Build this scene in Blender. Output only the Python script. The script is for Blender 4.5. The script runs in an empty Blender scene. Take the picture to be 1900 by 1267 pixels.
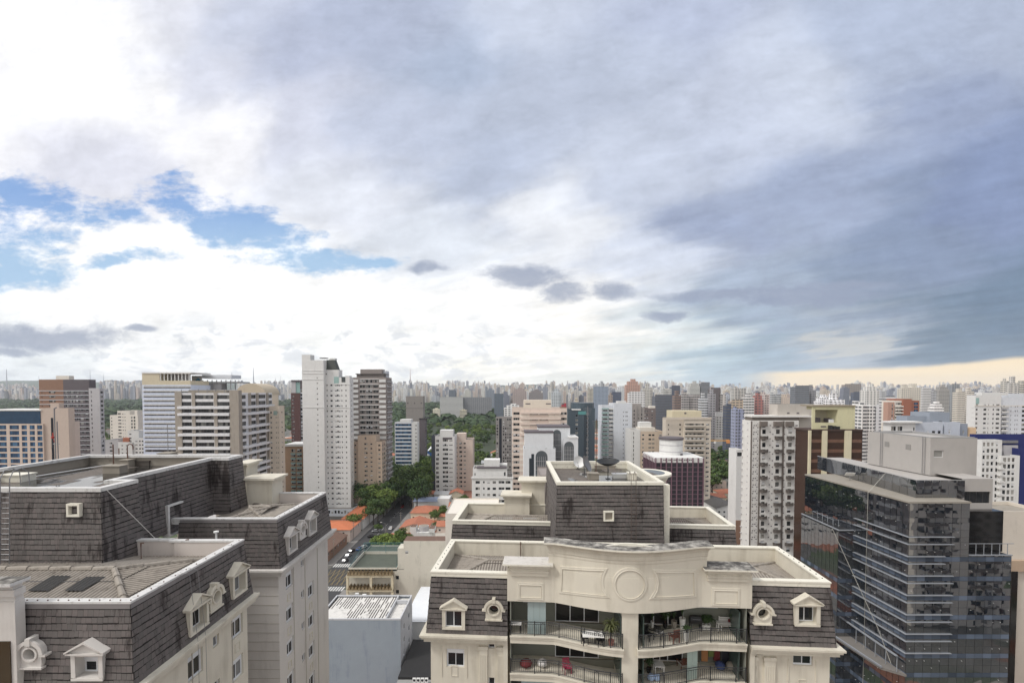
import bpy, bmesh, math, random
from math import sin, cos, pi, radians, sqrt, atan2, hypot
from mathutils import Vector, Matrix
random.seed(11)
SC = bpy.context.scene
COL = SC.collection

# ------------------------------------------------------------------ camera
H = 79.0                     # eye height: 26th floor
FOC, CX, CYP, PITCH = 880.0, 950.0, 752.7, radians(1.8)
cam_d = bpy.data.cameras.new("camera"); cam = bpy.data.objects.new("camera", cam_d); COL.objects.link(cam)
cam.location = (0, 0, H); cam.rotation_euler = (pi/2 - PITCH, 0, 0)
cam_d.sensor_width = 36.0; cam_d.lens = FOC/1900*36.0
cam_d.shift_x = 0.0; cam_d.shift_y = (CYP - 633.5)/1900.0
cam_d.clip_start = 0.5; cam_d.clip_end = 60000
SC.camera = cam
SC.view_settings.view_transform = 'Standard'; SC.view_settings.look = 'None'
SC.view_settings.exposure = 0.55; SC.view_settings.gamma = 1.0
EXPO = 2.0**0.55
SC.cycles.max_bounces = 6; SC.cycles.diffuse_bounces = 3; SC.cycles.glossy_bounces = 3
SC.cycles.transmission_bounces = 4; SC.cycles.transparent_max_bounces = 8; SC.cycles.volume_bounces = 2
SC.cycles.use_denoising = True

# ------------------------------------------------------------------ node helper
class NT:
    """tiny expression builder over a node tree"""
    def __init__(s, nt): s.nt = nt; s.l = nt.links
    def node(s, typ, **kw):
        n = s.nt.nodes.new(typ)
        for k, v in kw.items(): setattr(n, k, v)
        return n
    def put(s, sock, v):
        if v is None: return
        if isinstance(v, bpy.types.NodeSocket): s.l.new(v, sock)
        else: sock.default_value = v
    def m(s, op, a, b=None, c=None, clamp=False):
        n = s.node('ShaderNodeMath', operation=op, use_clamp=clamp)
        s.put(n.inputs[0], a); s.put(n.inputs[1], b); s.put(n.inputs[2], c)
        return n.outputs[0]
    def add(s, a, b): return s.m('ADD', a, b)
    def sub(s, a, b): return s.m('SUBTRACT', a, b)
    def mul(s, a, b): return s.m('MULTIPLY', a, b)
    def div(s, a, b): return s.m('DIVIDE', a, b)
    def sm(s, v, lo, hi, a=0.0, b=1.0):
        n = s.node('ShaderNodeMapRange', interpolation_type='SMOOTHSTEP')
        s.put(n.inputs[0], v); s.put(n.inputs[1], lo); s.put(n.inputs[2], hi); s.put(n.inputs[3], a); s.put(n.inputs[4], b)
        return n.outputs[0]
    def xyz(s, x, y, z=0.0):
        n = s.node('ShaderNodeCombineXYZ'); s.put(n.inputs[0], x); s.put(n.inputs[1], y); s.put(n.inputs[2], z); return n.outputs[0]
    def sep(s, v):
        n = s.node('ShaderNodeSeparateXYZ'); s.put(n.inputs[0], v); return n.outputs
    def v(s, op, a, b=None, out=0):
        n = s.node('ShaderNodeVectorMath', operation=op); s.put(n.inputs[0], a)
        if b is not None: s.put(n.inputs[1], b)
        return n.outputs[out]
    def vs(s, a, k):
        n = s.node('ShaderNodeVectorMath', operation='SCALE'); s.put(n.inputs[0], a); s.put(n.inputs['Scale'], k); return n.outputs[0]
    def noise(s, vec, scale=1.0, detail=4.0, rough=0.5, dist=0.0, col=False):
        n = s.node('ShaderNodeTexNoise'); s.put(n.inputs['Vector'], vec); s.put(n.inputs['Scale'], scale)
        s.put(n.inputs['Detail'], detail); s.put(n.inputs['Roughness'], rough); s.put(n.inputs['Distortion'], dist)
        return n.outputs['Color' if col else 'Fac']
    def mix(s, f, a, b, blend='MIX'):
        n = s.node('ShaderNodeMix', data_type='RGBA', blend_type=blend)
        s.put(n.inputs[0], f); s.put(n.inputs[6], a); s.put(n.inputs[7], b); return n.outputs[2]

def lin(c):
    return tuple((x/255/12.92 if x/255 <= .04045 else ((x/255+.055)/1.055)**2.4) for x in c)
def lin4(*c): return lin(c) + (1.0,)

# ------------------------------------------------------------------ world: physical sky behind a cloud deck
SUN_EL, SUN_AZ = radians(52), radians(-118)      # azimuth from +Y towards +X: from the left, slightly behind
w = bpy.data.worlds.new("World"); SC.world = w; w.use_nodes = True
w.node_tree.nodes.clear(); N = NT(w.node_tree)
BG = 0.1
sky = N.node('ShaderNodeTexSky', sky_type='NISHITA'); sky.sun_disc = False
sky.sun_elevation = SUN_EL; sky.sun_rotation = SUN_AZ
D = N.node('ShaderNodeTexCoord').outputs['Generated']
dx, dy, dz = N.sep(D)
ay = N.m('MAXIMUM', N.m('ABSOLUTE', dy), 0.06)
# direction coordinates (tangent of azimuth and of elevation), in thousandths
gx = N.add(N.mul(N.div(dx, ay), 0.88), 0.95)
gy = N.sub(0.725, N.mul(N.div(dz, ay), 0.88))
P0 = N.xyz(gx, gy, 0.0)
tz = N.add(N.m('MAXIMUM', N.div(dz, ay), 0.0), 0.22)
CP = N.xyz(N.div(N.div(dx, ay), tz), N.div(1.0, tz), 0.0)          # seen on a flat cloud layer
rot = N.node('ShaderNodeVectorRotate', rotation_type='Z_AXIS'); N.put(rot.inputs['Vector'], CP); rot.inputs['Angle'].default_value = radians(28)
CPs = N.v('MULTIPLY', rot.outputs[0], (0.8, 2.0, 1.0))
wn = N.noise(CPs, 1.3, 5, .55, col=True)
wn2 = N.noise(P0, 9.0, 5, .6, col=True)
warp = N.add
Pw = N.v('ADD', P0, N.v('MULTIPLY', N.v('SUBTRACT', wn, (.5, .5, .5)), (0.42, 0.20, 0)))
Pw = N.v('ADD', Pw, N.v('MULTIPLY', N.v('SUBTRACT', wn2, (.5, .5, .5)), (0.12, 0.06, 0)))
CTRL = [(-200,100,252,252,254),(0,0,250,250,253),(150,70,252,252,254),(290,20,222,224,234),(400,50,196,202,217),(230,190,252,252,254),
 (390,140,215,218,231),(520,130,181,188,207),(700,60,177,185,204),(850,130,167,179,201),(600,250,208,211,223),
 (420,270,246,246,250),(750,250,187,194,210),(950,40,198,205,219),(950,250,185,193,209),(1100,150,185,193,209),
 (1250,60,179,187,206),(1400,200,197,204,219),(1480,170,200,207,220),(1600,60,175,185,204),(1850,60,169,179,200),(1750,200,150,162,189),
 (1500,330,156,168,194),(1850,350,132,147,180),(1200,330,196,203,217),(900,350,179,188,206),(1020,420,232,235,241),
 (1300,420,150,162,189),(1700,450,134,149,176),(1880,560,110,130,153),(1600,540,136,151,174),(1420,560,161,174,194),
 (1200,490,208,214,225),(650,370,222,226,236),(180,300,215,217,229),(60,350,246,246,250),(600,530,256,256,256),(250,540,256,256,256),
 (900,600,256,256,255),(800,470,218,224,234),(1080,600,252,250,246),(1220,640,216,224,227),(1310,690,173,192,201),
 (1420,650,154,172,188),(1750,640,114,133,152),(1880,640,118,136,155),(1580,630,178,186,193),(110,560,252,252,252),(300,660,246,247,247),(600,690,243,244,242),
 (900,695,245,243,235),(1130,700,230,231,224),(40,690,230,235,238),(450,600,255,255,255),(700,620,254,254,252),(2300,300,142,156,182)]
num = None; den = None
for (x, y, r, g, b) in CTRL:
    d = N.v('MULTIPLY', N.v('SUBTRACT', Pw, (x/1000, y/1000, 0)), (1/.10, 1/.075, 0))
    q = N.v('DOT_PRODUCT', d, d, out=1)
    wgt = N.m('POWER', N.add(q, 1.0), -3.0)
    c = lin((min(r,255), min(g,255), min(b,255)))
    if r >= 250: c = tuple(v*1.03 for v in c)
    elif r < 170: c = (c[0]*1.04, c[1]*1.04, c[2]*1.04)
    elif r < 212: c = (c[0]*.99, c[1]*1.0, c[2]*1.035)
    t = N.vs(c, wgt)
    num = t if num is None else N.v('ADD', num, t)
    den = wgt if den is None else N.add(den, wgt)
cl = N.vs(num, N.div(1.0, den))
# billows and streaks in the deck
n1 = N.noise(CPs, 3.2, 7, .58, 0.3)
n2 = N.noise(P0, 14.0, 6, .62)
n3 = N.noise(N.v('ADD', N.v('MULTIPLY', P0, (1, 2.2, 1)), N.v('MULTIPLY', wn2, (.12, .10, 0))), 20.0, 9, .7)
det = N.add(N.mul(N.sub(n1, .5), .56), N.add(N.mul(N.sub(n2, .5), .36), N.mul(N.sub(n3, .5), .34)))
cl = N.vs(cl, N.add(1.10, det))
# low cumulus heaps near the horizon, left and centre
hump = N.mul(N.sm(gy, .56, .63), N.sm(gx, 1.2, .8))
cum = N.noise(N.v('MULTIPLY', P0, (1, 1.9, 1)), 13.0, 8, .62, .4)
cl = N.mix(N.mul(hump, N.sm(cum, .5, .62, 0, .55)), cl, (lin((206, 212, 222)) + (1,)))
# small dark clouds floating below the deck
dark = None
for (x, y, rx, ry) in [(.975,.516,.085,.024),(1.045,.546,.05,.021),(1.135,.538,.042,.017),(.795,.5,.036,.013),(.07,.625,.17,.026),(.02,.652,.06,.010),
                       (1.32,.548,.11,.012),(1.47,.552,.16,.018),(1.23,.585,.05,.010),(.265,.612,.03,.008),(1.56,.535,.10,.012)]:
    d = N.v('MULTIPLY', N.v('SUBTRACT', N.v('ADD', P0, N.v('MULTIPLY', N.v('SUBTRACT', wn2, (.5,.5,.5)), (.07,.04,0))), (x, y, 0)), (1/rx, 1/ry, 0))
    e = N.sm(N.add(N.v('DOT_PRODUCT', d, d, out=1), N.mul(N.sub(n3, .5), 2.0)), 1.5, .1)
    dark = e if dark is None else N.m('MAXIMUM', dark, e)
cl = N.mix(N.mul(dark, .82), cl, N.mix(n3, lin4(138, 152, 180), lin4(172, 180, 198)))
# bright patch low on the right
d = N.v('MULTIPLY', N.v('SUBTRACT', Pw, (1.585, .628, 0)), (1/.075, 1/.022, 0))
cl = N.mix(N.sm(N.add(N.v('DOT_PRODUCT', d, d, out=1), N.mul(N.sub(n3,.5), 2.0)), 1.2, .1, 0, .62), cl, lin4(214, 214, 210))
# warm clear strip under the storm's lower edge
edge = N.add(N.add(.7, N.mul(N.m('MAXIMUM', N.sub(gx, 1.30), 0.0), -.062)), N.mul(N.sub(N.noise(P0, 5.0, 4, .5), .5), .02))
strip = N.mul(N.sm(N.sub(gy, edge), -.003, .007), N.sm(N.add(gx, N.mul(N.sub(n2, .5), .06)), 1.36, 1.47))
cl = N.mix(N.mul(strip, .95), cl, (1.06, .86, .58, 1))
# torn blue gaps on the left
tear = N.noise(N.v('ADD', N.v('MULTIPLY', P0, (1, 2.1, 1)), (3.3, .7, 0)), 7.0, 9, .62, .4)
Pg = N.v('ADD', P0, N.v('MULTIPLY', N.v('SUBTRACT', wn2, (.5, .5, .5)), (.16, .07, 0)))
gq = None
for (x, y, rx, ry, an) in [(.02,.455,.14,.045,0),(.11,.385,.15,.028,12),(.35,.385,.10,.034,10),(.44,.418,.13,.034,14),(.60,.487,.15,.020,0),(.05,.505,.11,.026,0),(.66,.488,.09,.013,0),(.25,.482,.10,.012,-4)]:
    q_ = N.node('ShaderNodeVectorRotate', rotation_type='Z_AXIS'); N.put(q_.inputs['Vector'], N.v('SUBTRACT', Pg, (x, y, 0))); q_.inputs['Angle'].default_value = radians(-an)
    d = N.v('MULTIPLY', q_.outputs[0], (1/rx, .8/ry, 0)); e = N.sub(1.0, N.v('DOT_PRODUCT', d, d, out=1))
    gq = e if gq is None else N.m('MAXIMUM', gq, e)
veil = N.noise(N.v('MULTIPLY', P0, (1, 2.6, 1)), 17.0, 7, .68)
rr = N.add(N.add(N.m('MAXIMUM', gq, -1.5), N.mul(N.sub(tear, .5), 4.4)), N.mul(N.sub(veil, .5), 3.0))
gap = N.mul(N.sm(rr, -.4, 1.05), N.sm(dy, 0.0, 0.2))
skyc = N.mix(0.88, N.vs(sky.outputs[0], BG), N.mix(N.sm(gy, .36, .50), lin4(112, 164, 228), lin4(158, 200, 238)))
cl = N.mix(N.mul(gap, .86), cl, skyc)
# the part of the deck behind the viewer and overhead: bright, even overcast
back = N.m('MAXIMUM', N.sm(dy, .30, -.15), N.sm(dz, .62, .85))
amb = N.mix(N.sm(dx, -.8, .8), (1.22, 1.17, 1.11, 1), (.70, .71, .75, 1))
nb = N.noise(D, 2.2, 5, .55)
amb = N.vs(amb, N.add(.55, N.mul(nb, .9)))
cl = N.mix(back, cl, amb)
cl = N.vs(cl, N.sm(gy, .62, .71, 1.0, 1.15))
bgn = N.node('ShaderNodeBackground'); N.put(bgn.inputs[0], N.vs(cl, 1.0/(EXPO*BG))); bgn.inputs[1].default_value = BG
N.l.new(bgn.outputs[0], N.node('ShaderNodeOutputWorld').inputs[0])
w.cycles.sampling_method = 'MANUAL'; w.cycles.sample_map_resolution = 512

sun_d = bpy.data.lights.new("sun", 'SUN'); sun = bpy.data.objects.new("sun", sun_d); COL.objects.link(sun)
sun_d.energy = 1.35; sun_d.angle = radians(11); sun_d.color = (1.0, .97, .93)
sd = Vector((sin(SUN_AZ)*cos(SUN_EL), cos(SUN_AZ)*cos(SUN_EL), sin(SUN_EL)))
sun.rotation_euler = sd.to_track_quat('Z', 'Y').to_euler()

# ------------------------------------------------------------------ where the eye's rays meet the place
def ray(px, py):
    r = (px-CX)/FOC; u = (CYP-py)/FOC
    return Vector((r, cos(PITCH)+u*sin(PITCH), -sin(PITCH)+u*cos(PITCH)))
def at(px, py, Y):
    d = ray(px, py); return Vector((0, 0, H)) + d*(Y/d.y)
def atz(px, py, z):
    d = ray(px, py); return Vector((0, 0, H)) + d*((z-H)/d.z)
class Frame:
    """a building's own axes: x along its front, y into its depth"""
    def __init__(s, o, rot): s.o = Vector((o[0], o[1], 0)); s.rot = rot; s.R = Matrix.Rotation(-rot, 3, 'Z')
    def _l(s, px, py): return s.R @ (Vector((0, 0, H))-s.o), s.R @ ray(px, py)
    def f(s, px, py, y=0.0):
        o, d = s._l(px, py); t = (y-o.y)/d.y; p = o+d*t; return p.x, p.z
    def z(s, px, py, z):
        o, d = s._l(px, py); t = (z-o.z)/d.z; p = o+d*t; return p.x, p.y
    def x(s, px, py, x):
        o, d = s._l(px, py); t = (x-o.x)/d.x; p = o+d*t; return p.y, p.z

# ------------------------------------------------------------------ mesh helper
class MB:
    def __init__(s): s.v = []; s.f = []; s.m = []
    def add(s, vs, fs, mi=0):
        b = len(s.v); s.v.extend(tuple(p) for p in vs)
        for f in fs: s.f.append(tuple(b+i for i in f)); s.m.append(mi)
    def quad(s, a, b, c, d, mi=0): s.add((a, b, c, d), ((0, 1, 2, 3),), mi)
    def poly(s, pts, mi=0): s.add(pts, (tuple(range(len(pts))),), mi)
    def box(s, x0, x1, y0, y1, z0, z1, mi=0):
        s.add([(x0,y0,z0),(x1,y0,z0),(x1,y1,z0),(x0,y1,z0),(x0,y0,z1),(x1,y0,z1),(x1,y1,z1),(x0,y1,z1)],
              [(3,2,1,0),(4,5,6,7),(0,1,5,4),(1,2,6,5),(2,3,7,6),(3,0,4,7)], mi)
    def prism(s, pts, z0, z1, mi=0, top=None):
        n = len(pts); t = top or pts
        s.add([(p[0], p[1], z0) for p in pts]+[(p[0], p[1], z1) for p in t],
              [tuple(range(n-1, -1, -1)), tuple(range(n, 2*n))]+[(i, (i+1) % n, n+(i+1) % n, n+i) for i in range(n)], mi)
    def cyl(s, x, y, r, z0, z1, n=12, mi=0, r1=None, a0=0.0, a1=2*pi):
        r1 = r if r1 is None else r1
        A = [a0+(a1-a0)*i/n for i in range(n)]
        s.prism([(x+r*cos(a), y+r*sin(a)) for a in A], z0, z1, mi, [(x+r1*cos(a), y+r1*sin(a)) for a in A])
    def tube(s, pts, r, n=6, mi=0):
        pts = [Vector(p) for p in pts]; rings = []
        for i, p in enumerate(pts):
            t = (pts[min(i+1, len(pts)-1)]-pts[max(i-1, 0)])
            if t.length < 1e-9: t = Vector((0, 0, 1))
            t.normalize(); a = t.cross(Vector((0, 0, 1)))
            if a.length < .05: a = t.cross(Vector((1, 0, 0)))
            a.normalize(); b = t.cross(a)
            rr = r[i] if isinstance(r, (list, tuple)) else r
            rings.append([p+a*rr*cos(2*pi*k/n)+b*rr*sin(2*pi*k/n) for k in range(n)])
        vs = [q for g in rings for q in g]; fs = []
        for i in range(len(rings)-1):
            for k in range(n):
                fs.append((i*n+k, i*n+(k+1) % n, (i+1)*n+(k+1) % n, (i+1)*n+k))
        fs += [tuple(range(n-1, -1, -1)), tuple((len(rings)-1)*n+k for k in range(n))]
        s.add(vs, fs, mi)
    def lathe(s, x, y, prof, n=16, mi=0):
        b = []; fs = []
        for (r, z) in prof: b += [(x+r*cos(2*pi*k/n), y+r*sin(2*pi*k/n), z) for k in range(n)]
        for i in range(len(prof)-1):
            for k in range(n): fs.append((i*n+k, i*n+(k+1) % n, (i+1)*n+(k+1) % n, (i+1)*n+k))
        s.add(b, fs, mi)
    def mesh(s, name, mats, smooth=False):
        me = bpy.data.meshes.new(name); me.from_pydata(s.v, [], s.f)
        for m in (mats if isinstance(mats, (list, tuple)) else [mats]): me.materials.append(m)
        if any(s.m): me.polygons.foreach_set('material_index', s.m)
        if smooth: me.polygons.foreach_set('use_smooth', [True]*len(s.f))
        me.update(); return me
    def build(s, name, mats, parent=None, smooth=False):
        return link(name, s.mesh(name, mats, smooth), parent)

def link(name, me, parent=None, loc=None, rz=0.0):
    o = bpy.data.objects.new(name, me); COL.objects.link(o)
    if parent is not None: o.parent = parent
    if loc is not None: o.location = loc
    if rz: o.rotation_euler = (0, 0, rz)
    return o
def tag(o, label=None, cat=None, group=None, kind=None):
    if label: o['label'] = label
    if cat: o['category'] = cat
    if group: o['group'] = group
    if kind: o['kind'] = kind
    return o
def root(name, label, cat, loc=(0,0,0), rz=0.0, group=None):
    o = bpy.data.objects.new(name, None); COL.objects.link(o); o.location = loc; o.rotation_euler = (0, 0, rz)
    o.empty_display_size = .5
    return tag(o, label, cat, group)
def copy_tree(o, parent=None):
    c = o.copy(); COL.objects.link(c)
    if parent is not None: c.parent = parent
    for ch in list(o.children): copy_tree(ch, c)
    return c
def struct(name, mb, mats, kind='structure'):
    return tag(mb.build(name, mats), kind=kind)

# ------------------------------------------------------------------ materials
def mat(name, col, rough=.8, metal=0.0, var=.10, vs=.6, dirt=0.0, dcol=(.05,.045,.04), bump=0.0, bs=8.0, spec=.5, streak=True, ds=.35, dlo=.5, dhi=.68):
    m = bpy.data.materials.new(name); m.use_nodes = True; nt = m.node_tree; T = NT(nt)
    b = nt.nodes['Principled BSDF']; b.inputs['Roughness'].default_value = rough; b.inputs['Metallic'].default_value = metal
    b.inputs['Specular IOR Level'].default_value = spec
    pos = T.node('ShaderNodeNewGeometry').outputs['Position']
    c = tuple(col)+(1.0,)
    n = T.noise(pos, vs, 5, .6)
    out = T.mix(1.0, c, T.xyz(*[T.add(1.0-var, T.mul(n, 2*var))]*3), 'MULTIPLY')
    if dirt > 0:
        st = T.noise(T.v('MULTIPLY', pos, (1.0, 1.0, .12 if streak else 1.0)), ds*3, 6, .65)
        st2 = T.noise(pos, ds, 4, .6)
        k = T.mul(T.sm(T.add(T.mul(st, .6), T.mul(st2, .4)), dlo, dhi), dirt)
        out = T.mix(k, out, tuple(dcol)+(1.0,))
    T.put(b.inputs['Base Color'], out)
    if bump > 0:
        bn = T.node('ShaderNodeBump'); bn.inputs['Strength'].default_value = bump; bn.inputs['Distance'].default_value = .03
        T.put(bn.inputs['Height'], T.noise(pos, bs, 6, .6)); T.l.new(bn.outputs[0], b.inputs['Normal'])
    return m
def glassmat(name, dark=(.012,.016,.02), light=(.30,.31,.30), amount=.35, rough=.06, spec=.6):
    """window glass with the rooms, blinds and curtains behind it, one tone per window"""
    m = bpy.data.materials.new(name); m.use_nodes = True; nt = m.node_tree; T = NT(nt)
    b = nt.nodes['Principled BSDF']; b.inputs['Roughness'].default_value = rough; b.inputs['Specular IOR Level'].default_value = spec
    oi = T.node('ShaderNodeObjectInfo').outputs['Random']; isl = T.node('ShaderNodeNewGeometry').outputs['Random Per Island']
    r = T.m('FRACT', T.add(oi, T.mul(isl, 7.31)))
    k = T.mul(T.sm(r, 1.0-amount, 1.0), .9)
    T.put(b.inputs['Base Color'], T.mix(k, tuple(dark)+(1,), tuple(light)+(1,)))
    return m
MT = {}
def wallm(key, rgb, **kw):
    """a painted wall; colour given as it would read on a paint chart (sRGB)"""
    if key not in MT:
        kw.setdefault('var', .07); kw.setdefault('dirt', .22); kw.setdefault('dcol', tuple(x*.45 for x in lin(rgb)))
        MT[key] = mat(key, lin(rgb), kw.pop('rough', .85), **kw)
    return MT[key]

CREAM = mat('cream_render', lin((213,207,192)), .85, var=.07, vs=.5, dirt=.5, dlo=.46, dhi=.70, dcol=lin((158,150,134)), bump=.15, bs=14)
CREAM_W = mat('white_cream_render', lin((208,204,199)), .85, var=.06, vs=.5, dirt=.30, dcol=lin((140,134,128)), bump=.15, bs=14)
COPING = mat('pale_coping', lin((226,222,208)), .7, var=.06, vs=1.2, dirt=.35, dcol=lin((120,112,100)), streak=False, ds=1.2)
COPING_W = mat('white_coping', lin((208,207,205)), .6, var=.08, vs=1.2, dirt=.6, dcol=lin((120,116,112)), streak=False, ds=1.4)
STAINED = mat('mould_stained_cap', lin((190,186,178)), .9, var=.2, vs=3.0, dirt=.95, dcol=(.032,.029,.028), streak=False, ds=.6, bump=.4, dlo=.31, dhi=.62)
WHITEP = mat('white_paint', lin((232,232,230)), .5, var=.04, dirt=.15, dcol=lin((150,150,150)))
DARKMET = mat('dark_metal', (.03,.032,.035), .45, .3, var=.1)
GREYMET = mat('grey_metal', (.25,.25,.26), .45, .5, var=.15, dirt=.3)
RUST = mat('rusty_pipe', lin((104,76,64)), .8, var=.2, dirt=.4)
CONC = mat('concrete', lin((150,143,132)), .9, var=.12, dirt=.5, dcol=(.04,.038,.035), streak=False, bump=.3)
DARKCONC = mat('wet_roof_slab', lin((92,86,80)), .55, var=.25, vs=.35, dirt=.7, dcol=(.018,.017,.016), streak=False, ds=.5, bump=.3)
GLASS_N = glassmat('near_window_glass', (.012,.014,.018), (.22,.23,.24), .30)
GLASS_M = glassmat('window_glass', (.016,.019,.023), (.40,.39,.36), .52)
GLASS_D = glassmat('ribbon_window_glass', (.014,.016,.020), (.16,.16,.15), .35)
GLASS_B = glassmat('blue_window_glass', (.016,.05,.11), (.07,.17,.30), .7, .05)
BALC_G = mat('balcony_glass', lin((150,180,176)), .12, var=.05, spec=.6)
FRAME_W = mat('white_window_frame', lin((222,224,226)), .45, var=.03)
FRAME_D = mat('dark_window_frame', (.05,.05,.05), .5)

def slate_mat():
    m = bpy.data.materials.new('slate_tiles'); m.use_nodes = True; nt = m.node_tree; T = NT(nt)
    b = nt.nodes['Principled BSDF']; b.inputs['Roughness'].default_value = .62; b.inputs['Specular IOR Level'].default_value = .35
    g = T.node('ShaderNodeNewGeometry'); pos = g.outputs['Position']; r = g.outputs['Random Per Island']
    cr = T.node('ShaderNodeValToRGB'); T.put(cr.inputs[0], r)
    cr.color_ramp.elements[0].color = lin4(96,92,90); cr.color_ramp.elements[1].color = lin4(110,105,102)
    e = cr.color_ramp.elements.new(.5); e.color = lin4(103,98,96); e = cr.color_ramp.elements.new(.96); e.color = lin4(108,101,99)
    n = T.noise(pos, 9, 6, .7)
    c = T.mix(1.0, cr.outputs[0], T.xyz(*[T.add(.78, T.mul(n, .44))]*3), 'MULTIPLY')
    st = T.noise(T.v('MULTIPLY', pos, (1, 1, .22)), 1.25, 6, .7); st2 = T.noise(pos, .28, 3, .5)
    k = T.mul(T.sm(T.add(T.mul(st, .62), T.mul(st2, .38)), .53, .62), .85)
    T.put(b.inputs['Base Color'], T.mix(k, c, lin4(40,33,32)))
    T.put(b.inputs['Roughness'], T.add(.45, T.mul(n, .35)))
    return m
SLATE = slate_mat()
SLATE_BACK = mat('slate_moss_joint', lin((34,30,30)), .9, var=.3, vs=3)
CORR = mat('corrugated_fibre_cement', lin((152,145,136)), .9, var=.3, vs=2.2, dirt=.62, dcol=lin((84,74,64)), streak=False, ds=.9)
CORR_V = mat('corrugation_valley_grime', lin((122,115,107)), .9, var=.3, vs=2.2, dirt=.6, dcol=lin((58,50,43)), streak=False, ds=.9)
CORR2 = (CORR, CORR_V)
CORR_D = mat('dark_translucent_sheet', (.035,.034,.033), .4, var=.3, vs=3)
TERRA = mat('terracotta_tiles', lin((172,110,86)), .85, var=.25, vs=1.2, dirt=.45, dcol=lin((110,60,42)), streak=False, ds=.5)
TERRA_B = mat('bright_terracotta_tiles', lin((194,116,80)), .85, var=.18, vs=1.0, dirt=.3, dcol=lin((140,70,45)), streak=False, ds=.5)
ASPH = mat('asphalt', (.055,.055,.058), .9, var=.25, vs=.2, dirt=.3, dcol=(.03,.03,.03), streak=False)
PAVE = mat('pavement_concrete', (.24,.23,.22), .9, var=.2, vs=.3, dirt=.4, dcol=(.10,.10,.09), streak=False)
MARK = mat('road_paint', (.62,.62,.60), .7, var=.15)
MARK_Y = mat('yellow_road_paint', (.26,.19,.07), .7, var=.15)
# ------------------------------------------------------------------ builders for walls, slates, roofs
def slate_wall(mb, A, B, At, Bt, tw=.26, th=.33, t=.022, skip=()):
    """courses of slates from the line A-B up to At-Bt; skip = openings (u0, u1, z0, z1) left free for dormers"""
    A, B, At, Bt = map(Vector, (A, B, At, Bt))
    U = (B-A).normalized(); Nn = U.cross((At+Bt-A-B).normalized()).normalized()
    hgt = ((At+Bt)/2-(A+B)/2).length; n = max(1, round(hgt/th))
    off = Nn*-.012
    for i in range(n):
        f0 = i/n; f1 = min(1.0, (i+1)/n)
        a0 = A.lerp(At, f0); b0 = B.lerp(Bt, f0); a1 = A.lerp(At, f1); b1 = B.lerp(Bt, f1)
        L = (b0-a0).length; ua = (a0-A).dot(U); dn = (a0-a1).normalized(); zc = (a0.z+a1.z)/2
        segs = []; x = 0.0
        for (u0, u1, s0, s1) in sorted(q for q in skip if q[2] < zc < q[3] and q[0]-ua > 0 and q[1]-ua < L):
            segs.append((x, u0-ua)); x = u1-ua
        segs.append((x, L))
        for (s0, s1) in segs:
            if s1-s0 < .02: continue
            q = [a0.lerp(b0, s0/L), a0.lerp(b0, s1/L), a1.lerp(b1, s1/L), a1.lerp(b1, s0/L)]
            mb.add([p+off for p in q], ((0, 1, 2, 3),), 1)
            x = s0-random.random()*tw
            while x < s1:
                wd = tw*random.uniform(.86, 1.14); xa = max(s0, x)+.006; xb = min(s1, x+wd)-.006; x += wd
                if xb-xa < .05: continue
                j = dn*random.uniform(-.004, .03); tt = t*random.uniform(.7, 1.5)
                p = [a0.lerp(b0, xa/L)+j+Nn*tt, a0.lerp(b0, xb/L)+j+Nn*tt*random.uniform(.85, 1.1), a1.lerp(b1, xb/L)+Nn*.003, a1.lerp(b1, xa/L)+Nn*.003]
                q0 = p[0]-Nn*(tt+.01); q1 = p[1]-Nn*(tt+.01)
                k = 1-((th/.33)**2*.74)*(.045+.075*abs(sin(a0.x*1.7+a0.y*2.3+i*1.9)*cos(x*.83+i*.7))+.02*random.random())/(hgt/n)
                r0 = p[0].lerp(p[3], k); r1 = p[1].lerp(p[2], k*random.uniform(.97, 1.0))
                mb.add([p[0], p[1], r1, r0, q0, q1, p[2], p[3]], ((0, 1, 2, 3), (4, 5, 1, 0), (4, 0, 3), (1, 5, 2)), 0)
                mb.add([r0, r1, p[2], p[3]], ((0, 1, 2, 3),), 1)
def snap(z, z0, z1, th):
    """nearest course line below z"""
    n = max(1, round(math.hypot(z1-z0, .37)/th)); h = (z1-z0)/n; return z0+round((z-z0)/h)*h
def dskip(u, z, w, h): return (u-w/2+.1, u+w/2-.1, z, z+h+.02)
def oskip(u, z, r): return (u-r*.95, u+r*.95, z-r*.85, z+r*.85)

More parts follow.
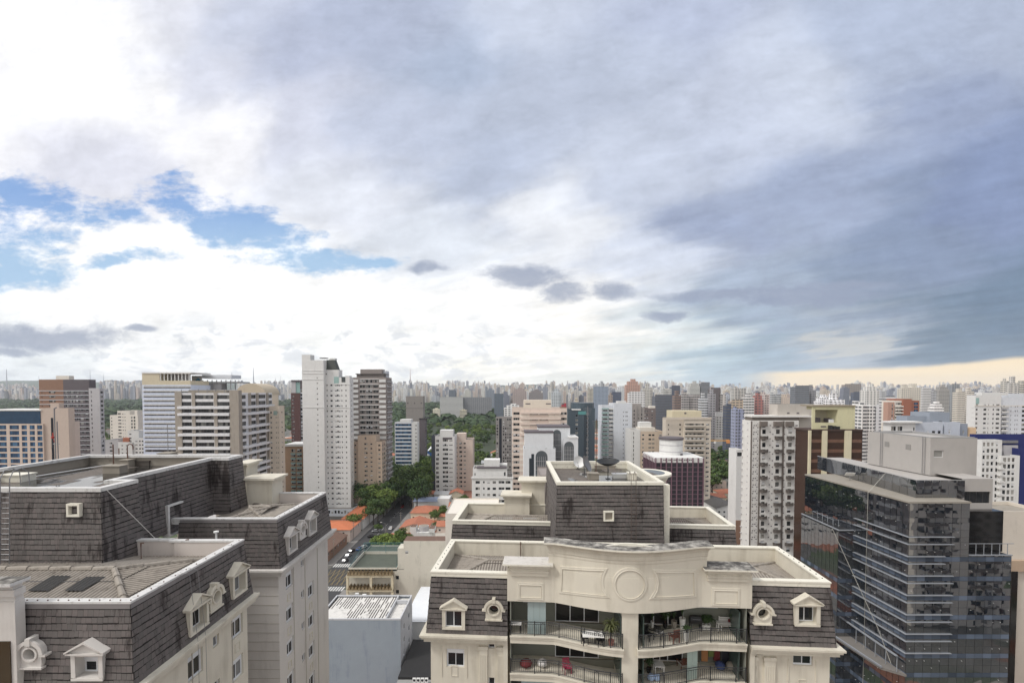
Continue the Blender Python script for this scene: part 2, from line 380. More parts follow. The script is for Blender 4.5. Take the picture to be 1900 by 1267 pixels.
def corr_facet(mb, pts, d, pitch=.24, amp=.028, sheet=1.7, mi=0, lift=0.0, vd=True):
    pts = [Vector(p) for p in pts]; Nn = (pts[1]-pts[0]).cross(pts[2]-pts[0]).normalized()
    if Nn.z < 0: Nn = -Nn
    d = Vector(d); d = (d-Nn*d.dot(Nn)).normalized(); e = Nn.cross(d)
    o = pts[0]; S = [((p-o).dot(e), (p-o).dot(d)) for p in pts]
    smin = min(s for s, t in S); smax = max(s for s, t in S); st = pitch/4
    cols = []; k = 0; s = smin+1e-4
    while s < smax:
        ts = []
        for i in range(len(S)):
            (s0, t0), (s1, t1) = S[i], S[(i+1) % len(S)]
            if (s0-s)*(s1-s) <= 0 and abs(s1-s0) > 1e-9: ts.append(t0+(t1-t0)*(s-s0)/(s1-s0))
        if len(ts) >= 2: cols.append((s, min(ts), max(ts)))
        s += st
    tmin = min(t for s, t in S)
    for i in range(len(cols)-1):
        (s0, a0, b0), (s1, a1, b1) = cols[i], cols[i+1]
        c0 = amp*cos(2*pi*s0/pitch); c1 = amp*cos(2*pi*s1/pitch)
        k0 = int(math.floor((min(a0, a1)-tmin)/sheet)); k1 = int(math.ceil((max(b0, b1)-tmin)/sheet))
        for k in range(k0, k1):
            u0 = tmin+k*sheet; u1 = u0+sheet
            q = []
            for (s_, a_, b_, c_) in ((s0, a0, b0, c0), (s1, a1, b1, c1)):
                lo = max(a_, u0); hi = min(b_, u1)
                q.append((s_, lo, hi, c_))
            if q[0][2]-q[0][1] <= 0 and q[1][2]-q[1][1] <= 0: continue
            P = []
            for (s_, t_, c_) in ((q[0][0], q[0][1], q[0][3]), (q[1][0], q[1][1], q[1][3]), (q[1][0], max(q[1][1], q[1][2]), q[1][3]), (q[0][0], max(q[0][1], q[0][2]), q[0][3])):
                P.append(o+e*s_+d*t_+Nn*(c_+lift+.05*(1-(t_-u0)/sheet)))
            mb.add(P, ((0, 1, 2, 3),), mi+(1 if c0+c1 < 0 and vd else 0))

def wall_holes(mb, O, ang, w, z0, z1, holes, rev=.2, mi=0, rmi=None):
    """wall sheet with openings; O is its lower left corner seen from outside, reveals go inwards"""
    U = Vector((cos(ang), sin(ang), 0)); I = Vector((-sin(ang), cos(ang), 0)); O = Vector((O[0], O[1], 0))
    P = lambda u, z, d=0.0: O+U*u+I*d+Vector((0, 0, z))
    vs = sorted({z0, z1} | {h[2] for h in holes} | {h[3] for h in holes})
    vs = [v for v in vs if z0 <= v <= z1]
    for a, b in zip(vs, vs[1:]):
        c = (a+b)/2; hs = sorted((h[0], h[1]) for h in holes if h[2] < c < h[3]); x = 0.0
        for h0, h1 in hs+[(w, w)]:
            if h0 > x+1e-6: mb.quad(P(x, a), P(h0, a), P(h0, b), P(x, b), mi)
            x = max(x, h1)
    r = mi if rmi is None else rmi
    for h in holes:
        a, b, c, d = h[:4]
        mb.quad(P(a, c), P(b, c), P(b, c, rev), P(a, c, rev), r); mb.quad(P(a, d), P(a, d, rev), P(b, d, rev), P(b, d), r)
        mb.quad(P(a, c), P(a, c, rev), P(a, d, rev), P(a, d), r); mb.quad(P(b, c), P(b, d), P(b, d, rev), P(b, c, rev), r)

_wc = {}; WR = random.Random(8)
def win_mesh(w, h, kind):
    """window filling an opening w x h; x to the right, z up, y inwards"""
    k = (round(w, 2), round(h, 2), kind)
    if k in _wc: return _wc[k]
    f = MB(); g = MB()
    if kind == 'slide':                    # near: white sliding frame, roller box on top
        b = .06; rb = .32 if h > 1.2 else 0
        f.box(0, w, 0, .08, 0, b); f.box(0, w, 0, .08, h-b, h); f.box(0, b, 0, .08, b, h-b); f.box(w-b, w, 0, .08, b, h-b)
        if rb: f.box(b, w-b, -.02, .06, h-b-rb, h-b)
        top = h-b-rb
        for i, x in enumerate((b, w/2-.02)):
            x1 = x+w/2-b+.02; y = .02 if i else .045
            f.box(x, x+.05, y, y+.03, b, top); f.box(x1-.05, x1, y, y+.03, b, top)
            f.box(x+.05, x1-.05, y, y+.03, b, b+.05); f.box(x+.05, x1-.05, y, y+.03, top-.05, top)
            g.box(x+.05, x1-.05, y+.012, y+.02, b+.05, top-.05)
        mats = (FRAME_W, GLASS_N)
    elif kind == 'tilt':
        b = .05
        f.box(0, w, 0, .06, 0, b); f.box(0, w, 0, .06, h-b, h); f.box(0, b, 0, .06, b, h-b); f.box(w-b, w, 0, .06, b, h-b)
        g.add([(b, .03, b+.01), (w-b, .03, b+.01), (w-b, .12, h-b), (b, .12, h-b)], ((0, 1, 2, 3),)); mats = (FRAME_W, GLASS_N)
    else:
        b = .07; dark = kind in ('dark', 'band', 'blue')
        f.box(0, w, -.01, .05, 0, b); f.box(0, w, -.01, .05, h-b, h)
        n = max(1, round(w/1.3))
        for i in range(n+1): x = (w-b)*i/n; f.box(x, x+b, -.008, .048, b, h-b)
        for i in range(n):
            x0 = (w-b)*i/n+b; x1 = (w-b)*(i+1)/n
            if kind == 'shut' and i % 2 == 0: f.box(x0, x1, .01, .03, h*.5, h-b); g.box(x0, x1, .02, .04, b, h*.5)
            else: g.box(x0, x1, .02, .04, b, h-b)
        mats = (FRAME_D if dark else FRAME_W, GLASS_B if kind == 'blue' else GLASS_D if kind == 'band' else GLASS_M)
    near = kind in ('slide', 'tilt')
    if near: r = (f.mesh('window', mats[0]), g.mesh('pane', mats[1]))
    else:
        nv = len(f.v); f.v += g.v; f.f += [tuple(i+nv for i in q) for q in g.f]; f.m += [1]*len(g.f)
        r = (f.mesh('window', mats), None)
    _wc[k] = r; return r

class Wins:
    """collects a building's windows: the first hundred become parts, the rest one part"""
    def __init__(s, parent, cap=100, name='window'): s.p = parent; s.n = 0; s.cap = cap; s.rest = []; s.name = name
    def put(s, loc, ang, w, h, kind):
        if s.n < s.cap:
            me, pane = win_mesh(w, h, kind)
            o = link(s.name, me, s.p, loc, ang); s.n += 1
            if pane: link('pane', pane, o)
        else: s.rest.append((loc, ang, w, h, kind))
    def done(s):
        if not s.rest: return
        mb = MB(); mats = []
        for (loc, ang, w, h, kind) in s.rest:
            me, pane = win_mesh(w, h, kind)
            for q in (me, pane):
                if q is None: continue
                R = Matrix.Translation(loc) @ Matrix.Rotation(ang, 4, 'Z')
                idx = []
                for m in q.materials:
                    if m not in mats: mats.append(m)
                    idx.append(mats.index(m))
                b = len(mb.v); mb.v += [tuple(R @ v.co) for v in q.vertices]
                for pgn in q.polygons: mb.f.append(tuple(b+i for i in pgn.vertices)); mb.m.append(idx[pgn.material_index])
        tag(mb.build('windows', mats, s.p), kind='stuff')

def facade(mb, wins, O, ang, w, z0, z1, holes, rev=.2, mi=0):
    """holes: (u0, u1, z0, z1, kind)"""
    holes = sorted(holes, key=lambda h: -h[3])
    wall_holes(mb, O, ang, w, z0, z1, holes, rev, mi)
    U = Vector((cos(ang), sin(ang), 0)); I = Vector((-sin(ang), cos(ang), 0)); O = Vector((O[0], O[1], 0))
    for (a, b, c, d, k) in holes:
        if k is None: continue
        if k in ('dark', 'lite') and b-a > .9: k = WR.choice((k, k, k, k, k, 'lite', 'shut'))
        p = O+U*a+I*(rev-.06); wins.put((p.x, p.y, c), ang, b-a, d-c, k)

def dormer(parent, x, y, z, rz, w=1.75, h=1.55, ph=.62, deep=.42, shutter=False, mats=None):
    """pedimented dormer; (x,y,z) middle of its sill on the slates"""
    m = MB(); j = .2 if w > 1.7 else .13; s = .2 if w > 1.7 else .15; f = -.14; bk = 1.3
    m.box(-w/2, -w/2+j, f, bk, 0, h); m.box(w/2-j, w/2, f, bk, 0, h); m.box(-w/2+j, w/2-j, f, bk, 0, s); m.box(-w/2+j, w/2-j, f, bk, h-.14, h)
    m.box(-w/2-.05, -w/2+j+.03, f-.03, f, s, h-.02); m.box(w/2-j-.03, w/2+.05, f-.03, f, s, h-.02); m.box(-w/2-.05, w/2+.05, f-.05, f, .0, s-.04)
    o = m.build('dormer', mats or CREAM, parent); o.location = (x, y, z); o.rotation_euler = (0, 0, rz)
    p = MB(); e = .2
    p.box(-w/2-e, w/2+e, f-.16, bk, h, h+.09)
    pr = [(-w/2-e, h+.092), (w/2+e, h+.092), (0, h+.092+ph)]
    def tri(mm, q, y0, y1): mm.add([(a, y0, b) for a, b in q]+[(a, y1, b) for a, b in q], ((0, 1, 2), (5, 4, 3), (0, 3, 4, 1), (1, 4, 5, 2), (2, 5, 3, 0)))
    tri(p, [(a*.93, b) for a, b in pr], f-.03, bk)
    # raking mouldings
    for sg in (-1, 1):
        a = Vector((sg*(w/2+e+.03), 0, h+.08)); b = Vector((0, 0, h+.1+ph)); up = Vector((0, 0, .11))
        q = [a, b, b+up, a+up*.7]
        p.add([(v.x, f-.2, v.z) for v in q]+[(v.x, bk+.3, v.z) for v in q], ((0, 1, 2, 3), (7, 6, 5, 4), (0, 4, 5, 1), (1, 5, 6, 2), (2, 6, 7, 3), (3, 7, 4, 0)))
    p.build('pediment', mats or CREAM, o)
    iw = w-2*j; ih = h-.14-s
    fr = MB(); g = MB(); y = f+deep
    if shutter: fr.box(-w/2+j, w/2-j, y-.03, y+.05, s+ih*.55, h-.14); top = s+ih*.55
    else: top = h-.14
    b = .07; x0 = -w/2+j; x1 = w/2-j
    for (a, c, z0, z1) in ((x0, x1, s, s+b), (x0, x1, top-b, top), (x0, x0+b, s+b, top-b), (x1-b, x1, s+b, top-b), (-b/2, b/2, s+b, top-b)): fr.box(a, c, y, y+.05, z0, z1)
    g.box(x0+b, -b/2, y+.02, y+.03, s+b, top-b); g.box(b/2, x1-b, y+.02, y+.03, s+b, top-b)
    nv = len(fr.v); fr.v += g.v; fr.f += [tuple(i+nv for i in q) for q in g.f]; fr.m += [1]*len(g.f)
    fr.build('window', (FRAME_W, GLASS_N), o)
    return o

def oculus(parent, x, y, z, rz, r=.40, mats=None):
    """round attic window in a moulded surround with keystone; z is the middle of the hole"""
    m = MB(); n = 40; f = -.14; bk = .8; bw = r+.24
    out = []; inn = []
    for i in range(n):
        a = 2*pi*i/n; c, s_ = cos(a), sin(a)
        if s_ >= 0: q = ((r+.30)*c, (r+.30)*s_)
        else:
            k = min(bw/max(abs(c), 1e-6), (r+.38)/max(abs(s_), 1e-6)); q = (c*k, s_*k)
        out.append(q); inn.append((r*c, r*s_))
    m.add([(a, f, b) for a, b in out]+[(a, f, b) for a, b in inn]+[(a, bk, b) for a, b in out]+[(a*.9, .40, b*.9) for a, b in inn],
          [q for i in range(n) for q in ((i, (i+1) % n, n+(i+1) % n, n+i), (2*n+i, 2*n+(i+1) % n, (i+1) % n, i), (n+i, n+(i+1) % n, 3*n+(i+1) % n, 3*n+i))])
    # inner ring, upper arch moulding with ears, keystone, sill
    def ring(r0, r1, y0, a0, a1, k):
        vs = []; fs = []
        for i in range(k+1):
            a = a0+(a1-a0)*i/k
            for (rr, yy) in ((r0, f), (r0, y0), (r1, y0), (r1, f)): vs.append((rr*cos(a), yy, rr*sin(a)))
        for i in range(k):
            for j in range(3): fs.append((4*i+j, 4*i+j+1, 4*i+4+j+1, 4*i+4+j))
        fs += [(0, 1, 2, 3), (4*k, 4*k+1, 4*k+2, 4*k+3)]
        m.add(vs, fs)
    ring(r, r+.09, f-.08, 0, 2*pi, 32); ring(r+.22, r+.40, f-.11, 0, pi, 20)
    for sg in (-1, 1): m.box(min(sg*(r+.2), sg*(r+.52)), max(sg*(r+.2), sg*(r+.52)), f-.1, bk, -.10, -.002)
    m.box(-.12, .12, f-.15, bk, r+.16, r+.52); m.box(-bw-.05, bw+.05, f-.08, bk, -r-.46, -r-.36)
    o = m.build('round_window', mats or CREAM, parent); o.location = (x, y, z); o.rotation_euler = (0, 0, rz)
    g = MB(); g.cyl(0, 0, r, 0, .03, 24); me = g.mesh('pane', GLASS_N); p = link('pane', me, o, (0, .37, 0)); p.rotation_euler = (pi/2, 0, 0)
    return o

def ring_wall(mb, x0, x1, y0, y1, z0, z1, t, mi=0):
    mb.box(x0, x1, y0, y0+t, z0, z1, mi); mb.box(x0, x1, y1-t, y1, z0, z1, mi)
    mb.box(x0, x0+t, y0+t, y1-t, z0, z1, mi); mb.box(x1-t, x1, y0+t, y1-t, z0, z1, mi)
def cornice(mb, x0, x1, y0, y1, z, prof=((.62,.16),(.45,.16),(.30,.22)), mi=0):
    """stacked mouldings round a block, top at z, stepping in as they go down"""
    for (o, h) in prof:
        mb.box(x0-o, x1+o, y0-o, y1+o, z-h, z, mi); z -= h+.003

def hip_roof(mb, x0, x1, y0, y1, z, rise, hips=(True, True), pitch=.24):
    ym = (y0+y1)/2; hw = (y1-y0)/2; a = x0+(hw if hips[0] else 0); b = x1-(hw if hips[1] else 0)
    A = (a, ym, z+rise); B = (b, ym, z+rise)
    corr_facet(mb, [(x0, y0, z), (x1, y0, z), B, A], (0, 1, rise/hw), pitch)
    corr_facet(mb, [(x1, y1, z), (x0, y1, z), A, B], (0, -1, rise/hw), pitch)
    caps = [(A, B)]
    if hips[0]: corr_facet(mb, [(x0, y1, z), (x0, y0, z), A], (1, 0, rise/hw), pitch); caps += [(A, (x0, y0, z)), (A, (x0, y1, z))]
    if hips[1]: corr_facet(mb, [(x1, y0, z), (x1, y1, z), B], (-1, 0, rise/hw), pitch); caps += [(B, (x1, y0, z)), (B, (x1, y1, z))]
    return caps
def cap_tiles(mb, caps, r=.15):
    for p, q in caps:
        p, q = Vector(p), Vector(q); n = max(2, int((q-p).length/1.3))
        for i in range(n):
            a = p.lerp(q, i/n); b = p.lerp(q, (i+1.03)/n); mb.tube([a+Vector((0, 0, .03)), b+Vector((0, 0, .06))], [r*.85, r*1.05], 8)

def dish(name, label, loc, az, el, r=.75, group=None, col=GREYMET):
    t = root(name, label, 'satellite dish', loc, 0, group)
    m = MB(); n = 18; rings = 5; vs = []; fs = []
    for i in range(rings+1):
        q = r*i/rings
        for k in range(n): vs.append((q*cos(2*pi*k/n), q*sin(2*pi*k/n), .42*q*q/r))
    for i in range(rings):
        for k in range(n): fs.append((i*n+k, i*n+(k+1) % n, (i+1)*n+(k+1) % n, (i+1)*n+k))
    m.add(vs, fs); o = m.build('reflector', col, t, True)
    R = Matrix.Rotation(az, 4, 'Z') @ Matrix.Rotation(pi/2-el, 4, 'X')
    o.matrix_local = Matrix.Translation((0, 0, r*1.15)) @ R
    b = MB(); b.tube([(0, 0, 0), (0, 0, r*1.15)], .05, 6); b.box(-.25, .25, -.25, .25, 0, .05); b.build('stand', DARKMET, t)
    a = MB(); a.tube([(0, -r*.95, .40*r), (0, 0, r*.95)], .025, 5); a.tube([(r*.8, r*.5, .4*r), (0, 0, r*.95)], .015, 5); a.tube([(-r*.8, r*.5, .4*r), (0, 0, r*.95)], .015, 5)
    a.cyl(0, 0, .07, r*.9, r*1.05, 8)
    q = a.build('feed_arm', GREYMET, t); q.matrix_local = o.matrix_local.copy()
    return t
# ------------------------------------------------------------------ the cream mansard building in the middle
ZC = H-14.5                                    # top of its parapets
pl = atz(790, 1062, ZC); pr = atz(1555, 1083, ZC)
CROT = atan2(pr.y-pl.y, pr.x-pl.x); CW = hypot(pr.x-pl.x, pr.y-pl.y)
CF = Frame((pl.x, pl.y), CROT)
cb = root('mansard_apartment_building', 'cream apartment building with slate mansard roof and curved balconies, facing front in the middle', 'building', (pl.x, pl.y, 0), CROT)
xL = CF.f(942, 1100)[0]; xR = CF.f(1393, 1110)[0]      # inner ends of the two slate wings
XM = CF.f(1171, 1060, -2)[0]; HWB = XM-CF.f(1026, 1120)[0]
zcor = CF.f(860, 1176)[1]                       # top of the cornice under the slates
def bell(x, k=1.45):
    d = abs(x-XM)
    return 0.0 if d >= HWB else -k*cos(pi*d/HWB/2)**1.15
FD = 9.0                                        # depth of the front wing
wall = MB(); wins = Wins(cb)
# walls below the slates
def wing_holes(pxs, x0, x1, wide):
    h = []
    for (px, y0, y1, ww) in pxs:
        u = CF.f(px, y0, .3)[0]-x0; zt = CF.f(px, y0, .3)[1]; zb = CF.f(px, y1, .3)[1]
        for k in range(4): h.append((u-ww/2, u+ww/2, zb-3.0*k, zt-3.0*k, 'slide' if ww > .8 else 'tilt'))
    return h
hl = wing_holes([(845, 1203, 1237, 1.45), (912, 1188, 1202, .5)], .3, xL, 1)
hr = wing_holes([(1490, 1207, 1234, 1.45), (1410, 1202, 1214, .5)], xR, CW-.3, 1)
facade(wall, wins, (.3, .3), 0, xL-.3, 0, zcor-.5, hl); facade(wall, wins, (xR, .3), 0, CW-.3-xR, 0, zcor-.5, hr)
wall.quad((.3, FD+.2, 0), (.3, .3, 0), (.3, .3, zcor-.5), (.3, FD+.2, zcor-.5)); wall.quad((CW-.3, .3, 0), (CW-.3, FD+.2, 0), (CW-.3, FD+.2, zcor-.5), (CW-.3, .3, zcor-.5))
wall.quad((.3, FD+.2, 0), (CW-.3, FD+.2, 0), (CW-.3, FD+.2, zcor-.5), (.3, FD+.2, zcor-.5))
wall.box(xL-.35, xL, -.05, .296, 0, zcor-.6); wall.box(xR, xR+.35, -.05, .296, 0, zcor-.6)
wall.build('wall', CREAM, cb); wins.done()
# fluted pilasters and sunk panels on the wings
pil = MB()
for (xa, xb) in ((CF.f(889, 1230)[0], CF.f(904, 1230)[0]), (CF.f(922, 1230)[0], xL-.36), (xR+.36, CF.f(1399, 1230)[0]+.3), (CF.f(1420, 1230)[0], CF.f(1441, 1230)[0])):
    pil.box(xa, xb, .12, .298, 0, zcor-1.25); pil.box(xa-.06, xb+.06, .06, .298, zcor-1.246, zcor-1.0); n = 5
    for i in range(n):
        c = xa+(xb-xa)*(i+.5)/n; pil.box(c-.035, c+.035, .09, .118, 0, zcor-1.7)
for px in (843, 1488):
    u = CF.f(px, 1250, .3)[0]
    for k in range(4):
        z0 = zcor-3.05-3.0*k; pil.box(u-1.05, u-.99, .24, .297, z0-.6, z0+1.9); pil.box(u+.99, u+1.05, .24, .297, z0-.6, z0+1.9)
        ring = (u-.28, u+.28, z0-.9+.35, z0+.3)
        pil.box(ring[0], ring[1], .25, .297, ring[3], ring[3]+.05); pil.box(ring[0], ring[0]+.05, .25, .297, ring[2]+.053, ring[3]-.003); pil.box(ring[1]-.05, ring[1], .25, .297, ring[2]+.053, ring[3]-.003); pil.box(ring[0], ring[1], .25, .297, ring[2], ring[2]+.05)
pil.build('pilasters', CREAM, cb)
# slates of the front wing
sl = MB(); zt = ZC-.42; I = .35
DW, DH = 1.75, 1.62
CDO = [(CF.f(px, py, -.05)[0], snap(CF.f(px, py, -.05)[1], zcor, zt, .40)) for px, py in ((842, 1166), (1497, 1163))]
COC = [CF.f(px, py, -.1) for px, py in ((916, 1131), (1416, 1138))]
CSK = [dskip(x, z, DW, DH) for x, z in CDO]+[oskip(x, z, .40) for x, z in COC]
for (xa, xb) in ((0, xL), (xR, CW)):
    la = xa+(I if xa == 0 else 0); lb = xb-(I if xb == CW else 0)
    slate_wall(sl, (xa, 0, zcor), (xb, 0, zcor), (la, I, zt), (lb, I, zt), .30, .40, .03, [(u0-xa, u1-xa, p, q) for (u0, u1, p, q) in CSK])
slate_wall(sl, (0, FD, zcor), (0, 0, zcor), (I, FD-I, zt), (I, I, zt), .30, .40, .03)
slate_wall(sl, (CW, 0, zcor), (CW, FD, zcor), (CW-I, I, zt), (CW-I, FD-I, zt), .30, .40, .03)
slate_wall(sl, (CW, FD, zcor), (0, FD, zcor), (CW-I, FD-I, zt), (I, FD-I, zt), .6, .40, .03)
for (xa, xb) in ((0, xL), (xR, CW)):
    cn = MB()
    for (o, h, zz) in ((.45, .16, 0), (.32, .20, .163), (.16, .26, .366)):
        cn.box(xa-(o if xa == 0 else 0), xb+(o if xb == CW else 0), -o, FD, zcor-zz-h, zcor-zz)
    cn.build('cornice', CREAM, cb)
# parapet ring with coping
par = MB(); ci = I+.02; t = .38; zr = ZC-1.45
par.box(ci, xL, ci, ci+t, zr-.3, ZC-.12); par.box(xR, CW-ci, ci, ci+t, zr-.3, ZC-.12)
par.box(ci, ci+t, ci+t, FD-ci-t, zr-.3, ZC-.12); par.box(CW-ci-t, CW-ci, ci+t, FD-ci-t, zr-.3, ZC-.12)
par.box(ci, CW-ci, FD-ci-t, FD-ci, zr-.3, ZC-.12)
par.build('parapet', CREAM, cb)
cop = MB(); e = .07
cop.box(ci-e, xL, ci-e, ci+t+e, ZC-.118, ZC); cop.box(xR, CW-ci+e, ci-e, ci+t+e, ZC-.118, ZC)
cop.box(ci-e, ci+t+e, ci+t+e, FD-ci-t-e, ZC-.118, ZC); cop.box(CW-ci-t-e, CW-ci+e, ci+t+e, FD-ci-t-e, ZC-.118, ZC)
cop.box(ci-e, CW-ci+e, FD-ci-t-e, FD-ci+e, ZC-.118, ZC)
cop.box(ci-.02, xL, ci-.03, ci-.002, ZC-.42, ZC-.125); cop.box(xR, CW-ci+.02, ci-.03, ci-.002, ZC-.42, ZC-.125)
dots = MB()
for k in range(9):
    y = 1.0+k*.85; dots.box(ci+.16, ci+.22, y, y+.06, ZC, ZC+.05); dots.box(CW-ci-.22, CW-ci-.16, y, y+.06, ZC, ZC+.05)
cop.build('coping', COPING, cb); tag(dots.build('coping_bolts', DARKMET, cb), kind='stuff')
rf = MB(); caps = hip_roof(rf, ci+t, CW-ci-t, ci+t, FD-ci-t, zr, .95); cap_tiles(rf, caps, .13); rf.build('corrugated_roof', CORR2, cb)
# ---- central bay: curved pediment wall with panels
zo = CF.f(988, 1114)[1]                          # underside of the wall = top of the balcony opening
zblk = CF.f(985, 1047, -.3)[1]; zcap = CF.f(1012, 1003)[1]
xa = CF.f(1012, 1010)[0]; xb = 2*XM-xa
ped = MB(); n = 72
def strip(mb, x0, x1, z0, z1, off0, off1=None, n=40, k=1.45, mi=0):
    off1 = off0 if off1 is None else off1; vs = []; fs = []
    for i in range(n+1):
        x = x0+(x1-x0)*i/n; y = bell(x, k); vs += [(x, y-off0, z0), (x, y-off1, z1)]
    for i in range(n): fs.append((2*i, 2*i+2, 2*i+3, 2*i+1))
    mb.add(vs, fs, mi)
def band(mb, x0, x1, z0, z1, out, back, n=40, k=1.45, mi=0):
    """solid band that follows the bay's curve"""
    vs = []; fs = []
    for i in range(n+1):
        x = x0+(x1-x0)*i/n; y = bell(x, k); vs += [(x, y-out, z0), (x, y-out, z1), (x, y+back, z1), (x, y+back, z0)]
    for i in range(n):
        a, b = 4*i, 4*i+4; fs += [(a, b, b+1, a+1), (a+1, b+1, b+2, a+2), (a+3, a, b, b+3)[0:1]+(b+3, b, a)[0:3] if False else (a+3, b+3, b, a), (a+2, b+2, b+3, a+3)]
    fs += [(0, 1, 2, 3), (4*n+3, 4*n+2, 4*n+1, 4*n)]
    mb.add(vs, fs, mi)
band(ped, xL-.02, xR+.02, zo, zblk-.35, .18, .30, 80)
band(ped, xa+.25, xb-.25, zblk-.35, zcap-1.15, .17, .32, 60)
# flared cove below the crown
cz = zcap-1.15; prof = [(.17, 0), (.20, .12), (.20, .3), (.26, .34), (.28, .62), (.36, .82), (.50, 1.0), (.62, 1.10)]
for (o0, h0), (o1, h1) in zip(prof, prof[1:]):
    e0 = max(0, o0-.2)*.6; e1 = max(0, o1-.2)*.6
    vs = []; fs = []; n = 60
    for i in range(n+1):
        s = i/n; x0 = xa+.25-e0+(xb-xa-.5+2*e0)*s; x1 = xa+.25-e1+(xb-xa-.5+2*e1)*s
        vs += [(x0, bell(x0)-o0, cz+h0), (x1, bell(x1)-o1, cz+h1)]
    for i in range(n): fs.append((2*i, 2*i+2, 2*i+3, 2*i+1))
    ped.add(vs, fs)
    for sg, x_0, x_1 in ((0, xa+.25-e0, xa+.25-e1), (1, xb-.25+e0, xb-.25+e1)):
        ped.quad((x_0, bell(x_0)-o0, cz+h0), (x_1, bell(x_1)-o1, cz+h1), (x_1, .9, cz+h1), (x_0, .9, cz+h0))

# side blocks
for s in (-1, 1):
    x0 = XM+s*(XM-xL-.15); x1 = XM+s*(XM-CF.f(1019, 1060)[0]); x0, x1 = min(x0, x1), max(x0, x1)
    ped.box(x0+.1, x1-.05, -.32, .1, zblk-.9, zblk-.02); ped.box(x0+.03, x1, -.40, .12, zblk-.62, zblk-.48); ped.box(x0+.0, x1+.05, -.5, .14, zblk-.24, zblk-.006)
    ped.box(x0+.1, x1, .1, 1.1, zblk-1.6, zblk-.008)
ped.build('curved_pediment', CREAM, cb)
crown = MB(); band(crown, xa-.12, xb+.12, zcap-.05, zcap+.07, .72, .7, 60, mi=0)
crown.poly([(x, bell(x)-.70, zcap+.074) for x in [xa-.1+(xb-xa+.2)*i/50 for i in range(51)]]+[(x, bell(x)+.68, zcap+.10) for x in [xb+.1-(xb-xa+.2)*i/50 for i in range(51)]], 1)
crown.prism([(XM-2.0, -1.1), (XM+2.0, -1.1), (XM+1.9, -.95), (XM-1.9, -.95)], zcap+.05, zcap+.30, 0, [(XM-.3, -1.1), (XM+.3, -1.1), (XM+.3, -.95), (XM-.3, -.95)])
crown.build('crown_slab', (COPING, STAINED), cb)
for s in (-1, 1):
    b = MB(); x0 = XM+s*(XM-xL+.35); x1 = XM+s*(XM-CF.f(1026, 1044)[0]); x0, x1 = min(x0, x1), max(x0, x1)
    b.box(x0, x1, -.72, 1.12, zblk, zblk+.12, 0); b.quad((x0+.02, -.70, zblk+.124), (x1-.02, -.70, zblk+.124), (x1-.02, 1.1, zblk+.135), (x0+.02, 1.1, zblk+.135), 1)
    b.build('block_cap', (COPING, STAINED if s > 0 else mat('lightly_stained_cap', lin((200,196,190)), .9, var=.12, vs=2, dirt=.5, dcol=lin((110,104,98)), streak=False, ds=1.6)), cb)
# raised panel mouldings
def trim(mb, path, w=.20, th=.07, closed=True):
    n = len(path); P = [Vector(p) for p in path]; o = []; i_ = []
    for k in range(n):
        a = P[(k-1) % n]; b = P[k]; c = P[(k+1) % n]
        t0 = (b-a).normalized(); t1 = (c-b).normalized(); n0 = Vector((t0.y, -t0.x)); n1 = Vector((t1.y, -t1.x)); m = (n0+n1); m = m/max(.35, m.length_squared)*2
        o.append(b+m*w/2); i_.append(b-m*w/2)
    def q(p, d): return (p.x, bell(p.x)-.18-d, p.y)
    vs = [v for k in range(n) for v in (q(o[k], -.01), q(o[k], th), q(o[k].lerp(i_[k], .3), th*.55), q(o[k].lerp(i_[k], .62), th*.7), q(i_[k], th*.5), q(i_[k], -.01))]
    fs = []
    for k in range(n):
        a, b = 6*k, 6*((k+1) % n)
        for j in range(5): fs.append((a+j, a+j+1, b+j+1, b+j))
    mb.add(vs, fs)
tr = MB()
def pathpx(pts):
    r = []
    for (px, py) in pts:
        x, z = CF.f(px, py, -.2)
        for _ in range(4): x, z = CF.f(px, py, bell(x)-.2)
        r.append((x, z))
    return r
def dens(pts, n=8):
    r = []
    for k in range(len(pts)):
        a = Vector(pts[k]); b = Vector(pts[(k+1) % len(pts)])
        for i in range(n): r.append(tuple(a.lerp(b, i/n)))
    return r
left = pathpx([(1041, 1052), (1124, 1056)])+pathpx([(1119, 1066), (1117, 1078), (1119, 1092), (1128, 1107)])+pathpx([(1039, 1098)])
def smoothp(p): return dens(p, 5)
mir = lambda p: [(2*XM-x, z) for (x, z) in reversed(p)]
trim(tr, smoothp(left)); trim(tr, smoothp(mir(left)))
blk = [(xL+.85, zblk-1.55), (xL+2.75, zblk-1.55), (xL+2.75, zblk-2.75), (xL+.85, zblk-2.75)]
trim(tr, dens(blk, 2)); trim(tr, dens(mir(blk), 2))
cxz = pathpx([(1173, 1084)])[0]; R_ = 1.18
trim(tr, [(XM+R_*cos(-2*pi*i/48), cxz[1]+R_*sin(-2*pi*i/48)) for i in range(48)], .22)
tr.build('panel_mouldings', CREAM, cb)
